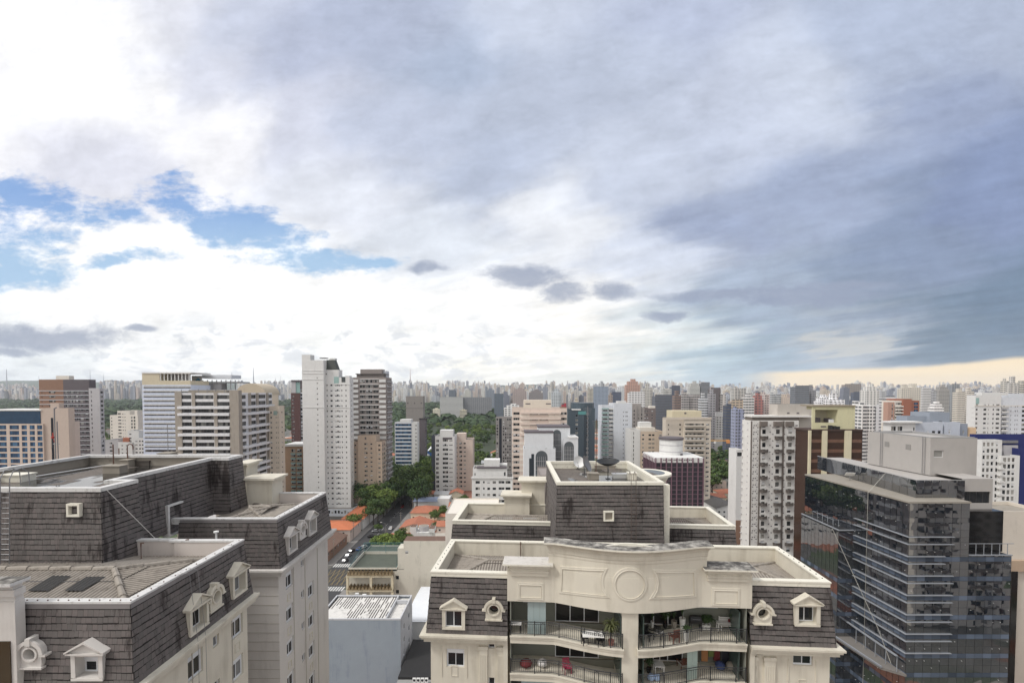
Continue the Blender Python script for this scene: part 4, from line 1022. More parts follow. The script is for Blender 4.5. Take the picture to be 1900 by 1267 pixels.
cn.build('cornice', CREAM, lb); cn2.build('cornice', CREAM_W, lb)
sl = MB(); sn = lambda z: snap(z, lzc, lzt, .33)
x, z = LF.f(162, 1262, -.1); LD = [(x, sn(z))]; LO = [LF.f(54, 1214, -.15)]
LD2 = [(y, sn(z)) for y, z in (LF.x(px, py, .1) for px, py in ((371, 1168), (446, 1100)))]; LO2 = [LF.x(403, 1106, .15)]
LD3 = [(y, sn(z)) for y, z in (LF.x(px, py, LBX+.1) for px, py in ((544, 1022), (581, 992)))]; LO3 = [LF.x(563, 982, LBX+.15)]
slate_wall(sl, (lx0-.2, 0, lzc), (0, 0, lzc), (lx0-.2, LI, lzt), (-LI, LI, lzt), skip=[dskip(x-lx0+.2, z, 1.46, 1.32) for x, z in LD]+[oskip(x-lx0+.2, z, .29) for x, z in LO])
slate_wall(sl, (0, 0, lzc), (0, LFD, lzc), (-LI, LI, lzt), (-LI, LFD-LI, lzt), skip=[dskip(y, z, 1.6, 1.5) for y, z in LD2]+[oskip(y, z, .35) for y, z in LO2])
slate_wall(sl, (0, LFD, lzc), (-9, LFD, lzc), (-LI, LFD-LI, lzt), (-9, LFD-LI, lzt), .5)
slate_wall(sl, (-8.8, LBY0, lzc), (LBX, LBY0, lzc), (-8.8, LBY0+LI, lzt), (LBX-LI, LBY0+LI, lzt))
slate_wall(sl, (LBX, LBY0, lzc), (LBX, LBY1, lzc), (LBX-LI, LBY0+LI, lzt), (LBX-LI, LBY1-LI, lzt), skip=[dskip(y-LBY0, z, 1.6, 1.5) for y, z in LD3]+[oskip(y-LBY0, z, .35) for y, z in LO3])
# parapets and white coping slabs
ci = LI+.02; t = .36; e = .05; zr = ZL-1.15
P_ = MB(); 
P_.box(lx0-.2, -ci, ci, ci+t, zr-.3, ZL-.11); P_.box(-ci-t, -ci, ci+t, LFD-ci-t, zr-.3, ZL-.11)
stx = LF.z(338, 996, ZL)[0]; sty = LF.z(330, 1001, ZL)[1]
P_.box(stx, -ci, LFD-ci-t, LFD-ci, zr-.3, ZL-.11); P_.box(stx-.3, stx, sty, LFD-ci, zr-.3, ZL-.11); P_.box(-9.3, stx-.3, sty, sty+.35, zr-.3, ZL-.11)
P_.build('parapet', mat('pinkish_render', lin((206,198,192)), .85, var=.06, dirt=.35, dcol=lin((140,130,124))), lb); P_ = MB()
P_.box(-8.7, LBX-ci, LBY0+ci, LBY0+ci+t, zr-.3, ZL-.11); P_.box(LBX-ci-t, LBX-ci, LBY0+ci+t, LBY1-ci-t, zr-.3, ZL-.11); P_.box(LBX-7, LBX-ci, LBY1-ci-t, LBY1-ci, zr-.3, ZL-.11)
P_.build('parapet', bpy.data.materials['pinkish_render'], lb)
c_ = MB()
def slabs(x0, x1, y0, y1, along):
    L = (x1-x0) if along == 'x' else (y1-y0); n = max(1, round(L/.95))
    for i in range(n):
        a = i/n*L+.006; b = (i+1)/n*L-.006; h = random.uniform(-.006, .006)
        if along == 'x': c_.box(x0+a, x0+b, y0, y1, ZL-.108, ZL+h)
        else: c_.box(x0, x1, y0+a, y0+b, ZL-.108, ZL+h)
slabs(lx0-.2, -ci+e, ci-e, ci+t+e, 'x'); slabs(-ci-t-e, -ci+e, ci+t+e+.004, LFD-ci-t-e, 'y'); slabs(stx-.3, -ci+e, LFD-ci-t-e+.004, LFD-ci+e, 'x')
slabs(stx-.36, stx+.06, sty, LFD-ci-t-e, 'y'); slabs(-9.3, stx-.37, sty-.06, sty+.41, 'x')
c_.build('coping', COPING_W, lb); c_ = MB()
slabs(-8.7, LBX-ci+e, LBY0+ci-e, LBY0+ci+t+e, 'x'); slabs(LBX-ci-t-e, LBX-ci+e, LBY0+ci+t+e+.004, LBY1-ci-t-e, 'y'); slabs(LBX-7, LBX-ci+e, LBY1-ci-t-e+.004, LBY1-ci+e, 'x')
c_.build('coping', COPING_W, lb)
fl = MB(); fl.box(lx0-.2, -ci+.03, ci-.035, ci-.002, ZL-.36, ZL-.12); fl.box(-ci+.002, -ci+.035, ci-.035, LFD-ci, ZL-.36, ZL-.12); fl.build('flashing', mat('grey_flashing', lin((130,126,126)), .6, var=.15, dirt=.3), lb); fl = MB(); fl.box(-8.7, LBX-ci+.03, LBY0+ci-.035, LBY0+ci-.002, ZL-.36, ZL-.12); fl.box(LBX-ci+.002, LBX-ci+.035, LBY0+ci-.035, LBY1-ci, ZL-.36, ZL-.12)
fl.build('flashing', bpy.data.materials['grey_flashing'], lb)
bolts = MB()
for i in range(11):
    for (x, y) in ((-ci-.1, 1+i*.9), (lx0+.3+i*.52, ci+.1), (LBX-ci-.1, LBY0+1+i*.9)): bolts.cyl(x, y, .03, ZL, ZL+.05, 6)
tag(bolts.build('coping_bolts', RUST, lb), kind='stuff')
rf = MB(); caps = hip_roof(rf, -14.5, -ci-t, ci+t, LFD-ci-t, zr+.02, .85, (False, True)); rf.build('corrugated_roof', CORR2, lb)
ct = MB(); cap_tiles(ct, caps, .17); ct.build('ridge_tiles', CORR, lb)
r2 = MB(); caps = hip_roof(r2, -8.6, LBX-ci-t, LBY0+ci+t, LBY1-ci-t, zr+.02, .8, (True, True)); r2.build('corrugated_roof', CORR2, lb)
ct = MB(); cap_tiles(ct, caps, .15); ct.build('ridge_tiles', CORR, lb)
# dark translucent sheets let into the roof
hw = (LFD-2*ci-2*t)/2; sy = .85/hw
for (pxs) in (((95, 1070), (132, 1070), (88, 1098), (52, 1098)), ((160, 1072), (196, 1072), (152, 1098), (120, 1098))):
    P3 = []
    for px, py in pxs:
        x, y = LF.z(px, py, zr+.5)
        for _ in range(4): x, y = LF.z(px, py, zr+.05+sy*max(0, min(hw, y-ci-t)))
        P3.append((x, y, zr+.09+sy*(y-ci-t)))
    P3 = [(P3[3][0], P3[3][1]), (P3[2][0], P3[2][1]), (P3[1][0], P3[1][1]), (P3[0][0], P3[0][1])]
    yb = (P3[0][1]+P3[1][1])/2; yt = (P3[2][1]+P3[3][1])/2
    m = MB(); corr_facet(m, [(P3[0][0], yb, zr+.07+sy*(yb-ci-t)), (P3[1][0], yb, zr+.07+sy*(yb-ci-t)), (P3[2][0], yt, zr+.07+sy*(yt-ci-t)), (P3[3][0], yt, zr+.07+sy*(yt-ci-t))], (0, 1, sy), .24, .028, 9, 0, .02, False)
    m.build('skylight_sheet', CORR_D, lb)
m = MB(); x0, y0 = LF.z(34, 1108, zr+.2); x1 = LF.z(120, 1106, zr+.2)[0]
for i in range(2): m.box(x0, x1, y0+.02+.5*i, y0+.06+.5*i, zr+.33, zr+.37)
for i in range(5): m.box(x0+(x1-x0)*i/4-.02, x0+(x1-x0)*i/4+.02, y0+.065, y0+.515, zr+.33, zr+.37)
o = m.build('roof_ladder', GREYMET); o.location = LF.o; tag(o, 'white roof ladder lying flat on the corrugated roof of the near left building', 'ladder')
# projecting block at the far left
blk = MB(); bx = LF.f(14, 1120, -.6)[0]; zb = LF.f(14, 1094, -1.0)[1]
blk.box(bx-6, bx, -.28, .2, lzc-8, zb-.9); blk.box(bx-6, bx-.05, -.2, .2, zb-.897, zb-.62); blk.box(bx-6, bx+.05, -.36, .22, zb-.617, zb-.30); blk.box(bx-6, bx-.1, -.25, .2, zb-.297, zb-.003)
o = blk.build('bay_block', CREAM_W, lb)
b = MB(); b.box(bx-6, bx+.25, -.7, .28, zb, zb+.14, 0); b.quad((bx-6, -.68, zb+.144), (bx+.23, -.68, zb+.144), (bx+.23, 1.0*.26, zb+.155), (bx-6, 1.0*.26, zb+.155), 1); b.build('block_cap', (COPING_W, STAINED), lb)
b = MB(); x_, z_ = LF.f(7, 1228, -.62); b.box(bx-5, x_, -.34, -.282, z_-2.2, z_+.85, 0); b.build('bay_window', mat('amber_window', (.05,.03,.012), .15), lb)
# dormers and round windows
for x, z in LD: dormer(lb, x, .05, z, 0, 1.46, 1.32, .48, .55, True, CREAM_W)
for x, z in LO: oculus(lb, x, .05, z, 0, .29, CREAM_W)
for y, z in LD2: dormer(lb, -.05, y, z, pi/2, 1.6, 1.5, .54, .45)
for y, z in LO2: oculus(lb, -.05, y, z, pi/2, .35)
for y, z in LD3: dormer(lb, LBX-.05, y, z, pi/2, 1.6, 1.5, .54, .45, False, CREAM_W)
for y, z in LO3: oculus(lb, LBX-.05, y, z, pi/2, .35, CREAM_W)
# roof tower
ZTL = H-6.3
tY0 = LF.z(100, 905, ZTL)[1]; tx1 = LF.z(182, 906, ZTL)[0]; tY1 = LF.z(431, 843, ZTL)[1]; tx0 = LF.z(10, 868, ZTL)[0]-.5
rY0 = tY0+3.0; rY1 = LF.z(355, 849, ZTL)[1]; rX = tx1-1.6
tb = .30; z0 = zr+.05; zs = ZTL-.25
sw = lambda a, b, ia, ib, **k: slate_wall(sl, (*a, z0), (*b, z0), (*ia, zs), (*ib, zs), .27, .33)
sw((tx0-tb, tY0-tb), (tx1+tb, tY0-tb), (tx0, tY0), (tx1, tY0))
sw((tx1+tb, tY0-tb), (tx1+tb, rY0+tb), (tx1, tY0), (tx1, rY0)); sw((tx1+tb, rY0+tb), (rX+tb, rY0+tb), (tx1, rY0), (rX, rY0))
sw((rX+tb, rY0+tb), (rX+tb, rY1-tb), (rX, rY0), (rX, rY1)); sw((rX+tb, rY1-tb), (tx1+tb, rY1-tb), (rX, rY1), (tx1, rY1))
sw((tx1+tb, rY1-tb), (tx1+tb, tY1+tb), (tx1, rY1), (tx1, tY1)); sw((tx1+tb, tY1+tb), (tx0-tb, tY1+tb), (tx1, tY1), (tx0, tY1)); sw((tx0-tb, tY1+tb), (tx0-tb, tY0-tb), (tx0, tY1), (tx0, tY0))
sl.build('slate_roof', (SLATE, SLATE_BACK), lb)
tc = MB(); w_ = .42
def cop_run(x0, x1, y0, y1): tc.box(x0, x1, y0, y1, ZTL-.25, ZTL)
cop_run(tx0-.06, tx1+.06, tY0-.06, tY0+w_); cop_run(tx1-w_, tx1+.06, tY0+w_+.003, rY0+.06); cop_run(rX-w_, tx1-w_-.003, rY0-w_, rY0+.06); cop_run(rX-w_, rX+.06, rY0+.063, rY1-.063)
cop_run(rX-w_, tx1+.06, rY1-.06, rY1+w_); cop_run(tx1-w_, tx1+.06, rY1+w_+.003, tY1+.06); cop_run(tx0-.06, tx1-w_-.003, tY1-w_, tY1+.06); cop_run(tx0-.06, tx0+w_, tY0+w_+.003, tY1-w_-.003)
tc.build('tower_coping', COPING_W, lb)
# interior deck with puddles and inner parapet faces
dk = bpy.data.materials.new('wet_roof_deck'); dk.use_nodes = True; T = NT(dk.node_tree); bs = dk.node_tree.nodes['Principled BSDF']
ps = T.node('ShaderNodeNewGeometry').outputs['Position']; n1_ = T.noise(ps, .35, 5, .6); n2_ = T.noise(ps, 3.0, 6, .65)
pud = T.sm(T.noise(T.v('MULTIPLY', ps, (.8, .35, 1)), .33, 3, .5), .49, .52)
c0 = T.mix(n1_, lin4(84,78,73), lin4(122,114,106)); c0 = T.mix(T.sm(n2_, .45, .7, 0, .6), c0, lin4(60,55,50))
T.put(bs.inputs['Base Color'], T.mix(pud, c0, (.03,.028,.026,1))); T.put(bs.inputs['Roughness'], T.mix(pud, (.8,.8,.8,1), (.03,.03,.03,1)))
[o_ for o_ in cb.children if o_.name.startswith('tower_coping')][0].data.materials[1] = dk
b = MB(); zd = ZTL-1.05; b.prism([(tx0+.2, tY0+.2), (tx1-.2, tY0+.2), (tx1-.2, rY0-.2), (rX-.2, rY0-.2), (rX-.2, rY1+.2), (tx1-.2, rY1+.2), (tx1-.2, tY1-.2), (tx0+.2, tY1-.2)], zd-.3, zd); b.build('roof_deck', dk, lb)
b = MB()
for (a0_, a1_, b0_, b1_) in ((tx0+.05, tx1-.05, tY0+.04, tY0+.24), (tx1-.25, tx1-.05, tY0+.243, rY0-.05), (rX-.25, tx1-.253, rY0-.25, rY0-.05), (rX-.25, rX-.05, rY0-.047, rY1+.047), (rX-.25, tx1-.05, rY1+.05, rY1+.25), (tx1-.25, tx1-.05, rY1+.253, tY1-.25), (tx0+.05, tx1-.05, tY1-.247, tY1-.05), (tx0+.05, tx0+.25, tY0+.243, tY1-.25)): b.box(a0_, a1_, b0_, b1_, zd-.1, ZTL-.253)
b.build('deck_upstand', CONC, lb)
# small square vents and pipe bits on slates
def sqvent(x, y, z, rz, s=.5):
    b = MB()
    b.box(-s, s, -.22, .3, -s, -s+.13); b.box(-s, s, -.22, .3, s-.13, s); b.box(-s, -s+.13, -.22, .3, -s+.13, s-.13); b.box(s-.13, s, -.22, .3, -s+.13, s-.13); b.box(-s+.13, s-.13, .1, .12, -s+.13, s-.13, 1)
    o = b.build('vent_window', (COPING, CONC), lb); o.location = (x, y, z); o.rotation_euler = (0, 0, rz)
x, z = LF.f(141, 945, tY0-.1); sqvent(x, tY0-.12, z, 0, .42)
x, z = LF.f(375, 877, rY1-.1); sqvent(x, rY1-.12, z, 0, .5)
b = MB(); y, z = LF.x(322, 962, rX+.2)
b.box(rX-.1, rX+.42, y-.9, y-.7, z-1.3, z+1.3); b.box(rX-.1, rX+.42, y-.7, y+.9, z+1.15, z+1.3); b.box(rX-.1, rX+.42, y-.7, y+.9, z-1.3, z-1.15); b.build('vent_window', COPING_W, lb)
# links between tower and rear wing
b = MB(); b.box(-9.6, -8.7, LBY0+ci, LBY0+ci+.4, ZL-.5, ZL-.02); b.build('linking_wall', COPING_W, lb)
rg = MB()
for (p0, p1, pyt, yy) in ((452, 510, 886, LBY1-2.2), (440, 462, 858, LBY1-.6)):
    a = LF.f(p0, pyt, yy); c = LF.f(p1, pyt, yy)
    rg.box(a[0]+.3, c[0]-.3, yy, yy+2.2, zr, a[1]-.5); rg.box(a[0]+.15, c[0]-.15, yy-.15, yy+2.3, a[1]-.497, a[1]-.2); rg.box(a[0]-.15, c[0]+.15, yy-.45, yy+2.5, a[1]-.197, a[1])
rg.build('rear_gable_block', CREAM, lb)
pp = MB()
for px, py, hh in ((262, 1034, 1.3), (346, 1024, 1.2), (374, 1050, .8)):
    x, y = LF.z(px, py, zr+.3); pp.tube([(x, y, zr), (x, y, zr+hh), (x+.18, y, zr+hh)], .045, 6)
pp.build('vent_pipe', RUST, lb)
# ladder hoop at far left, guy wire, roof furniture
o = root('access_ladder', 'grey caged ladder with hooped top against the slate tower at the far left', 'ladder', (LF.o.x, LF.o.y, 0))
b = MB(); lx = LF.f(10, 960, tY0-.5)[0]
for s in (-.3, .3): b.tube([(lx+s, tY0-.65, zr), (lx+s, tY0-.45, ZTL+.7), (lx+s, tY0-.2, ZTL+1.15), (lx+s, tY0+.3, ZTL+1.25), (lx+s, tY0+.75, ZTL+.9), (lx+s, tY0+.8, ZTL)], .03, 6)
b.build('rails', GREYMET, o); b = MB()
for i in range(16): b.tube([(lx-.3, tY0-.63+.2*i/16, zr+.2+.33*i), (lx+.3, tY0-.63+.2*i/16, zr+.2+.33*i)], .018, 4)
b.build('rungs', GREYMET, o)
b = MB(); a = LF.z(197, 905, ZTL); c = LF.z(287, 997, ZL); b.tube([(a[0], a[1], ZTL-.1), (c[0], c[1], ZL-.02)], .022, 5); o = b.build('guy_wire', mat('white_cable', lin((200,198,192)), .5)); o.location = LF.o; tag(o, 'pale cable stretched from the slate tower corner down to the parapet', 'cable')
for i, (x0_, y0_, x1_, y1_, z0_) in enumerate(((337, 1070, 326, 1200, ZL), (352, 1050, 372, 1130, ZL))):
    b = MB(); y, z = LF.x(x0_, y0_, -ci); y2, z2 = LF.x(x1_, y1_+60, .45); b.tube([(-ci-.1, y, ZL+.05), (.06, y, ZL-.05), (.4, y+.1, lzc), (.45, y+.1, lzc-9)], .014, 4); o = b.build('hanging_wire', GREYMET); o.location = LF.o; tag(o, ('left' if i == 0 else 'right')+' one of two thin wires hanging down the side slates of the near left building', 'wire')
def on_deck(px, py, dz=0.0):
    x, y = LF.z(px, py, zd); return (x+LF.o.x, y+LF.o.y, zd+dz)
def plinth(px, py, s, m, lb_, name='roof_plinth', cat='roof plinth'):
    b = MB(); b.box(-s[0]/2, s[0]/2, -s[1]/2, s[1]/2, 0, s[2]-.08); b.box(-s[0]/2-.07, s[0]/2+.07, -s[1]/2-.07, s[1]/2+.07, s[2]-.077, s[2]); o = b.build(name, m); o.location = on_deck(px, py, .003); tag(o, lb_, cat)
plinth(214, 877, (1.5, .9, .7), CONC, 'square concrete plinth near the front edge of the wet roof deck')
plinth(237, 865, (.8, .8, .7), CONC, 'small concrete plinth with a bent pipe at the middle of the wet roof deck')
plinth(272, 862, (1.4, 1.2, .5), DARKCONC, 'dark square plinth by the right parapet of the wet roof deck')
plinth(222, 854, (1.8, 1.2, .5), COPING, 'pale flat hatch cover at the back of the wet roof deck')
plinth(311, 851, (1.3, 1.2, .7), CONC, 'mossy plinth nearest the far corner of the wet roof deck')
plinth(30, 892, (2.1, 1.2, .6), COPING, 'white hatch box behind the hooped ladder on the wet roof deck')
plinth(106, 871, (.8, .6, .5), CONC, 'plinth that carries the tall twin mast on the wet roof deck')
o = root('mast_antenna', 'tall twin pole mast with red lamp standing on the wet roof deck', 'antenna', on_deck(106, 871, .5))
b = MB(); b.tube([(-.1, 0, 0), (-.1, 0, 5.2)], .05, 6); b.tube([(.14, 0, 0), (.12, 0, 4.0)], .045, 6); b.tube([(-.3, 0, 1.9), (.3, 0, 1.9)], .03, 5); b.tube([(-.1, 0, 5.2), (.1, 0, 5.3)], .06, 6); b.build('pole', GREYMET, o)
b = MB(); b.cyl(-.3, 0, .14, 2.45, 2.62, 10); b.cyl(-.3, 0, .05, 2.63, 2.95, 8); b.tube([(-.3, 0, 2.45), (-.12, 0, 1.95)], .025, 5); b.build('red_lamp', mat('red_lamp_glass', (.4,.03,.02), .3), o)
for px, py, h, hook, lb_ in ((211, 873, 1.9, False, 'straight rusty vent pipe on the square plinth of the wet roof deck'), (237, 864, 1.6, True, 'bent rusty pipe hooked over on the wet roof deck'), (312, 846, 3.6, False, 'thin pale pole near the far corner of the wet roof deck'), (221, 848, 1.0, False, 'short rusty stub pipe beside the pale hatch cover')):
    b = MB(); p = [(0, 0, 0), (0, 0, h)]
    if hook: p = [(0, 0, 0), (0, 0, h-.3)]+[(.28-.28*cos(a), 0, h-.3+.3*sin(a)) for a in [pi*i/6 for i in range(1, 7)]]+[(.56, 0, h-.55)]
    b.tube(p, .05 if h < 3 else .03, 6); o = b.build('vent_pipe', RUST if h < 3 else GREYMET); o.location = on_deck(px, py, .55 if h > 1.5 and h < 3 else 0); tag(o, lb_, 'pipe')
b = MB(); p0 = on_deck(60, 887); p1 = on_deck(215, 862); b.tube([(p0[0], p0[1], zd+.12), (p1[0], p1[1], zd+.12)], .05, 6); o = b.build('deck_pipe', WHITEP); tag(o, 'white pipe running diagonally across the wet roof deck', 'pipe')
o = root('vent_stub', 'white vent stub standing in the light well of the near left building', 'vent', (LF.o.x+LF.f(385, 985, LFD+.5)[0], LF.o.y+LFD+1.5, lzc)); b = MB(); b.cyl(0, 0, .07, 0, 3.95, 8); b.cyl(0, 0, .18, 3.953, 4.05, 10); b.build('pipe', WHITEP, o)
# ------------------------------------------------------------------ generic blocks for the nearer city
def X_(px, Y): return (px-CX)/FOC*Y*1.0
def Z_(py, Y): return at(CX, py, Y).z
class Bld:
    def __init__(s, name, label, x0, x1, Y, cat='building', group=None):
        s.Y = Y; s.X = X_((x0+x1)/2, Y); s.r = root(name, label, cat, (s.X, Y, 0), 0, group); s.w = Wins(s.r); s.walls = {}
    def px(s, p, dy=0): return X_(p, s.Y+dy)-s.X
    def z(s, py, dy=0): return Z_(py, s.Y+dy)
    def mass(s, x0, x1, yt, dep, m, front=(), left=(), right=(), fh=3.0, nf=18, gap=1.2, dy=0, zb=0, par=.8, roofm=None, rev=.22, flat=False):
        a, b, zt = s.px(x0, dy), s.px(x1, dy), s.z(yt, dy); mb = MB()
        def holes(cols, W, conv):
            h = []
            for (c0, c1, sill, hh, kind) in cols:
                u0, u1 = conv(c0), conv(c1)
                for k in range(nf):
                    z0 = zt-gap-(k+1)*fh+sill
                    if z0 > zb+.3: h.append((max(.02, u0), min(W-.02, u1), z0, z0+hh, kind))
            return h
        W = b-a
        facade(mb, s.w, (a, dy), 0, W, zb, zt, holes(front, W, lambda p: s.px(p, dy)-a), rev)
        facade(mb, s.w, (a, dy+dep), -pi/2, dep, zb, zt, holes(left, dep, lambda f: (1-f)*dep if False else f*dep), rev)
        facade(mb, s.w, (b, dy), pi/2, dep, zb, zt, holes(right, dep, lambda f: f*dep), rev)
        mb.quad((b, dy+dep, zb), (a, dy+dep, zb), (a, dy+dep, zt), (b, dy+dep, zt))
        if par:
            t = .22; z1 = zt-par
            mb.poly([(a+t, dy+t, z1), (b-t, dy+t, z1), (b-t, dy+dep-t, z1), (a+t, dy+dep-t, z1)], 1)
            for (p, q) in (((a+t, dy+t), (b-t, dy+t)), ((b-t, dy+t), (b-t, dy+dep-t)), ((b-t, dy+dep-t), (a+t, dy+dep-t)), ((a+t, dy+dep-t), (a+t, dy+t))): mb.quad((*p, z1), (*q, z1), (*q, zt), (*p, zt))
            O = [(a, dy), (b, dy), (b, dy+dep), (a, dy+dep)]; I = [(a+t, dy+t), (b-t, dy+t), (b-t, dy+dep-t), (a+t, dy+dep-t)]
            for i in range(4): mb.quad((*O[i], zt), (*O[(i+1) % 4], zt), (*I[(i+1) % 4], zt), (*I[i], zt))
        else: mb.poly([(a, dy, zt), (b, dy, zt), (b, dy+dep, zt), (a, dy+dep, zt)], 0)
        return mb.build('wall', (m, roofm or ROOFG), s.r)
    def box(s, name, x0, x1, y0, y1, m, dy=0, dep=2.0, z0=None, bev=0):
        mb = MB(); z1 = s.z(y0, dy); zb = s.z(y1, dy) if z0 is None else z0
        mb.box(s.px(x0, dy), s.px(x1, dy), dy, dy+dep, zb, z1); return mb.build(name, m, s.r)
    def bands(s, name, x0, x1, y0, step, n, h, m, out=.5, dy=0, sidedep=0):
        """projecting floor bands, each a part"""
        for k in range(n):
            z = s.z(y0+step*k, dy); mb = MB(); mb.box(s.px(x0, dy), s.px(x1, dy), dy-out, dy+.05+sidedep, z-h, z); mb.build(name, m, s.r)
    def balconies(s, x0, x1, y0, step, n, m, rail=None, out=1.2, h=1.0, dy=0, cut=.35, name='balcony'):
        w0, w1 = s.px(x0, dy), s.px(x1, dy); mb = MB(); c = min(cut, (w1-w0)/3)
        pl_ = [(w0, -.0), (w0, -out+c), (w0+c, -out), (w1-c, -out), (w1, -out+c), (w1, -.0)]
        mb.prism(pl_, 0, .18, 0)
        for p, q in zip(pl_, pl_[1:]): 
            d = Vector((q[0]-p[0], q[1]-p[1], 0)); nn = Vector((-d.y, d.x, 0)).normalized()*.1
            P = [Vector((*p, .182)), Vector((*q, .182)), Vector((*q, .182))+nn, Vector((*p, .182))+nn]
            mb.add(P+[v+Vector((0, 0, h)) for v in P], ((0,1,5,4),(1,2,6,5),(2,3,7,6),(3,0,4,7),(4,5,6,7)), 1)
        me = mb.mesh(name, (m, rail or m))
        for k in range(n): link(name, me, s.r, (0, dy, s.z(y0+step*k, dy)))
    def done(s): s.w.done(); return s
ROOFG = mat('gravel_roof', lin((128,124,120)), .9, var=.25, vs=.4, dirt=.4, streak=False)
W1 = wallm('white_render', (220,220,218)); W2 = wallm('cool_white_render', (212,216,222)); W3 = wallm('warm_white_render', (222,216,206))
B = Bld('office_building', 'blue glass office building with pinkish grid facade at the far left edge', -40, 80, 282)
PINKT = wallm('pinkish_stone', (202,186,174))
B.mass(-40, 78, 786, 24, PINKT, [(-25, 9.6, .7, 2.5, 'blue'), (15.7, 33.3, .7, 2.5, 'blue'), (38, 48, .7, 2.5, 'blue'), (53, 62.6, .7, 2.5, 'blue'), (67, 76.5, .7, 2.5, 'blue')], fh=3.36, nf=9, gap=.7)
B.box('glass_crown', -38, 74, 762, 786, mat('deep_blue_glass', (.012,.05,.105), .08, var=.3, vs=.3, spec=.7), .8, 20); B.box('crown_trim', -39, 75, 760, 762, W1, .4, 21); B.done()
B = Bld('office_building', 'windowless pinkish tan block with a dark slot beside the blue glass office', 72, 126, 283)
B.mass(72, 126, 757, 4, wallm('tan_render', (192,176,164)), [], nf=0); B.box('roof_block', 93, 109, 748, 758, wallm('tan_render', (0,0,0)), .3, 3)
B.box('dark_slot', 93, 97.5, 775, 870, mat('slot_glass', (.012,.016,.025), .1), -.06, .05); B.done()
B = Bld('apartment_tower', 'brown and charcoal apartment tower with glazed balconies behind the tan block', 73, 187, 340)
BRN = wallm('brown_tile', (140,110,92)); CHA = wallm('charcoal_tile', (98,92,96)); LG = wallm('light_grey_render', (182,180,182))
B.mass(73, 118, 704, 6, BRN, [(91, 103, .9, 1.3, 'dark'), (77, 79, .9, .6, 'dark')], fh=3.2, nf=14, gap=7.5)
B.mass(118, 166, 704, 5.5, CHA, [(121, 127, .8, 1.6, 'lite'), (129, 139, .8, 1.7, 'lite'), (141, 147, .8, 1.6, 'lite'), (149, 154, .8, 1.7, 'lite'), (158, 163, .8, 1.7, 'dark')], fh=3.2, nf=16, gap=7.5)
B.mass(165, 185, 720, 3.5, LG, [(168.5, 170.5, .9, 1.5, 'dark')], [], [(.2, .8, .6, 1.6, 'dark')], fh=3.2, nf=14, gap=1.2, dy=-1.0)
B.bands('floor_line', 73, 165, 724.5, 8.35, 15, .35, W2, .25); B.box('machine_room', 105, 129, 697, 704, W3, 1, 4); B.done()
B = Bld('apartment_building', 'small white apartment block with stepped top in front of the far left wood', 203, 255, 450)
B.mass(203, 217, 770, 14, W3, [(205, 207, .9, 1.3, 'dark')], fh=3.1, nf=12); B.mass(217, 240, 762, 16, W3, [(218, 224, .9, 1.2, 'dark'), (226, 228, .9, .8, 'dark'), (230, 232, .9, .8, 'dark')], fh=3.1, nf=12)
B.mass(240, 255, 769, 14, W3, [(242, 245, .5, 2, 'dark'), (247, 250, .5, 2, 'dark')], fh=3.1, nf=12); B.box('stair_tower', 249, 254, 761, 770, W3, 1, 4); B.done()
B = Bld('white_annex', 'low stepped white cubes with small windows in front of the small stepped apartment block', 193, 270, 400)
B.mass(217, 243, 820, 14, W1, [(223, 226, 1, .9, 'dark'), (231, 234, 1, .9, 'dark')], fh=3.2, nf=6); B.mass(235, 256, 799, 12, W1, [(238, 242, 1, .9, 'dark')], fh=3.2, nf=8, dy=4)
B.mass(243, 270, 812, 16, W1, [(249, 253, .9, 1.2, 'dark'), (256, 259, .9, 1.2, 'dark'), (261, 264, .9, 1.2, 'dark')], fh=3.2, nf=6, dy=1); B.mass(193, 217, 816, 18, LG, [(201, 206, .9, 1.3, 'dark')], fh=3.2, nf=6, dy=2)
B.box('roof_tank', 226, 237, 812, 820, TERRA, 3, 4); B.done()
B = Bld('hotel_tower', 'tall slab with white and blue stripes under a beige crown', 264, 355, 310)
B.mass(264, 355, 714, 20, wallm('pale_blue_render', (204,212,228)), [(267, 354, 1.05, 1.45, 'band')], [], [], fh=2.98, nf=15, gap=.2)
B.bands('white_ledge', 265.5, 355, 716.5, 8.46, 14, .5, W1, .45)
BEI = wallm('beige_render', (202,192,168)); B.box('crown', 264.5, 297, 693, 714, BEI, .1, 19); B.box('crown', 297.05, 354, 706, 714, BEI, .1, 19); B.box('roof_slab', 264, 355, 690.5, 693, W1, -.3, 20.5)
for k in range(9): B.box('crown_post', 298+k*6.6, 299.2+k*6.6, 693.1, 705.9, W1, .3, .5)
B.box('crown_back', 297.5, 354, 693.2, 705.8, LG, 9, .3); B.done()
B = Bld('office_building', 'grey block with an open steel rooftop frame and blue sign behind the concrete office', 356, 442, 330)
B.mass(356, 442, 723, 20, W2, [], nf=0); B.box('sign_panel', 356.5, 375, 697, 723, W1, -.4, .35)
mb = MB(); [mb.cyl(x_, z_, r_, 0, .06, 14) for x_, z_, r_ in ((-.8, 0, .75), (.3, .35, .95), (1.2, 0, .7))]; mb.box(-1.2, 1.5, -.7, -.2, 0, .06); o = mb.build('cloud_sign', mat('sky_blue_sign', lin((90,180,225)), .5), B.r); o.rotation_euler = (pi/2, 0, 0); o.location = (B.px(368.5), -.42, B.z(705))
for k in range(8): B.box('frame_post', 376+k*8.6, 377.2+k*8.6, 705, 723, GREYMET, .2+(k % 2)*5, .4)
B.box('frame_slab', 375.5, 430, 695.5, 702, W2, .5, 12); B.box('frame_slab', 375.5, 442, 708, 710, GREYMET, .1, 15); B.box('roof_plant_room', 388, 412, 711, 722.9, LG, 2, 6); B.done()
B = Bld('office_building', 'concrete office block with white bands and dark ribbon windows left of the tallest tower', 322, 510, 240)
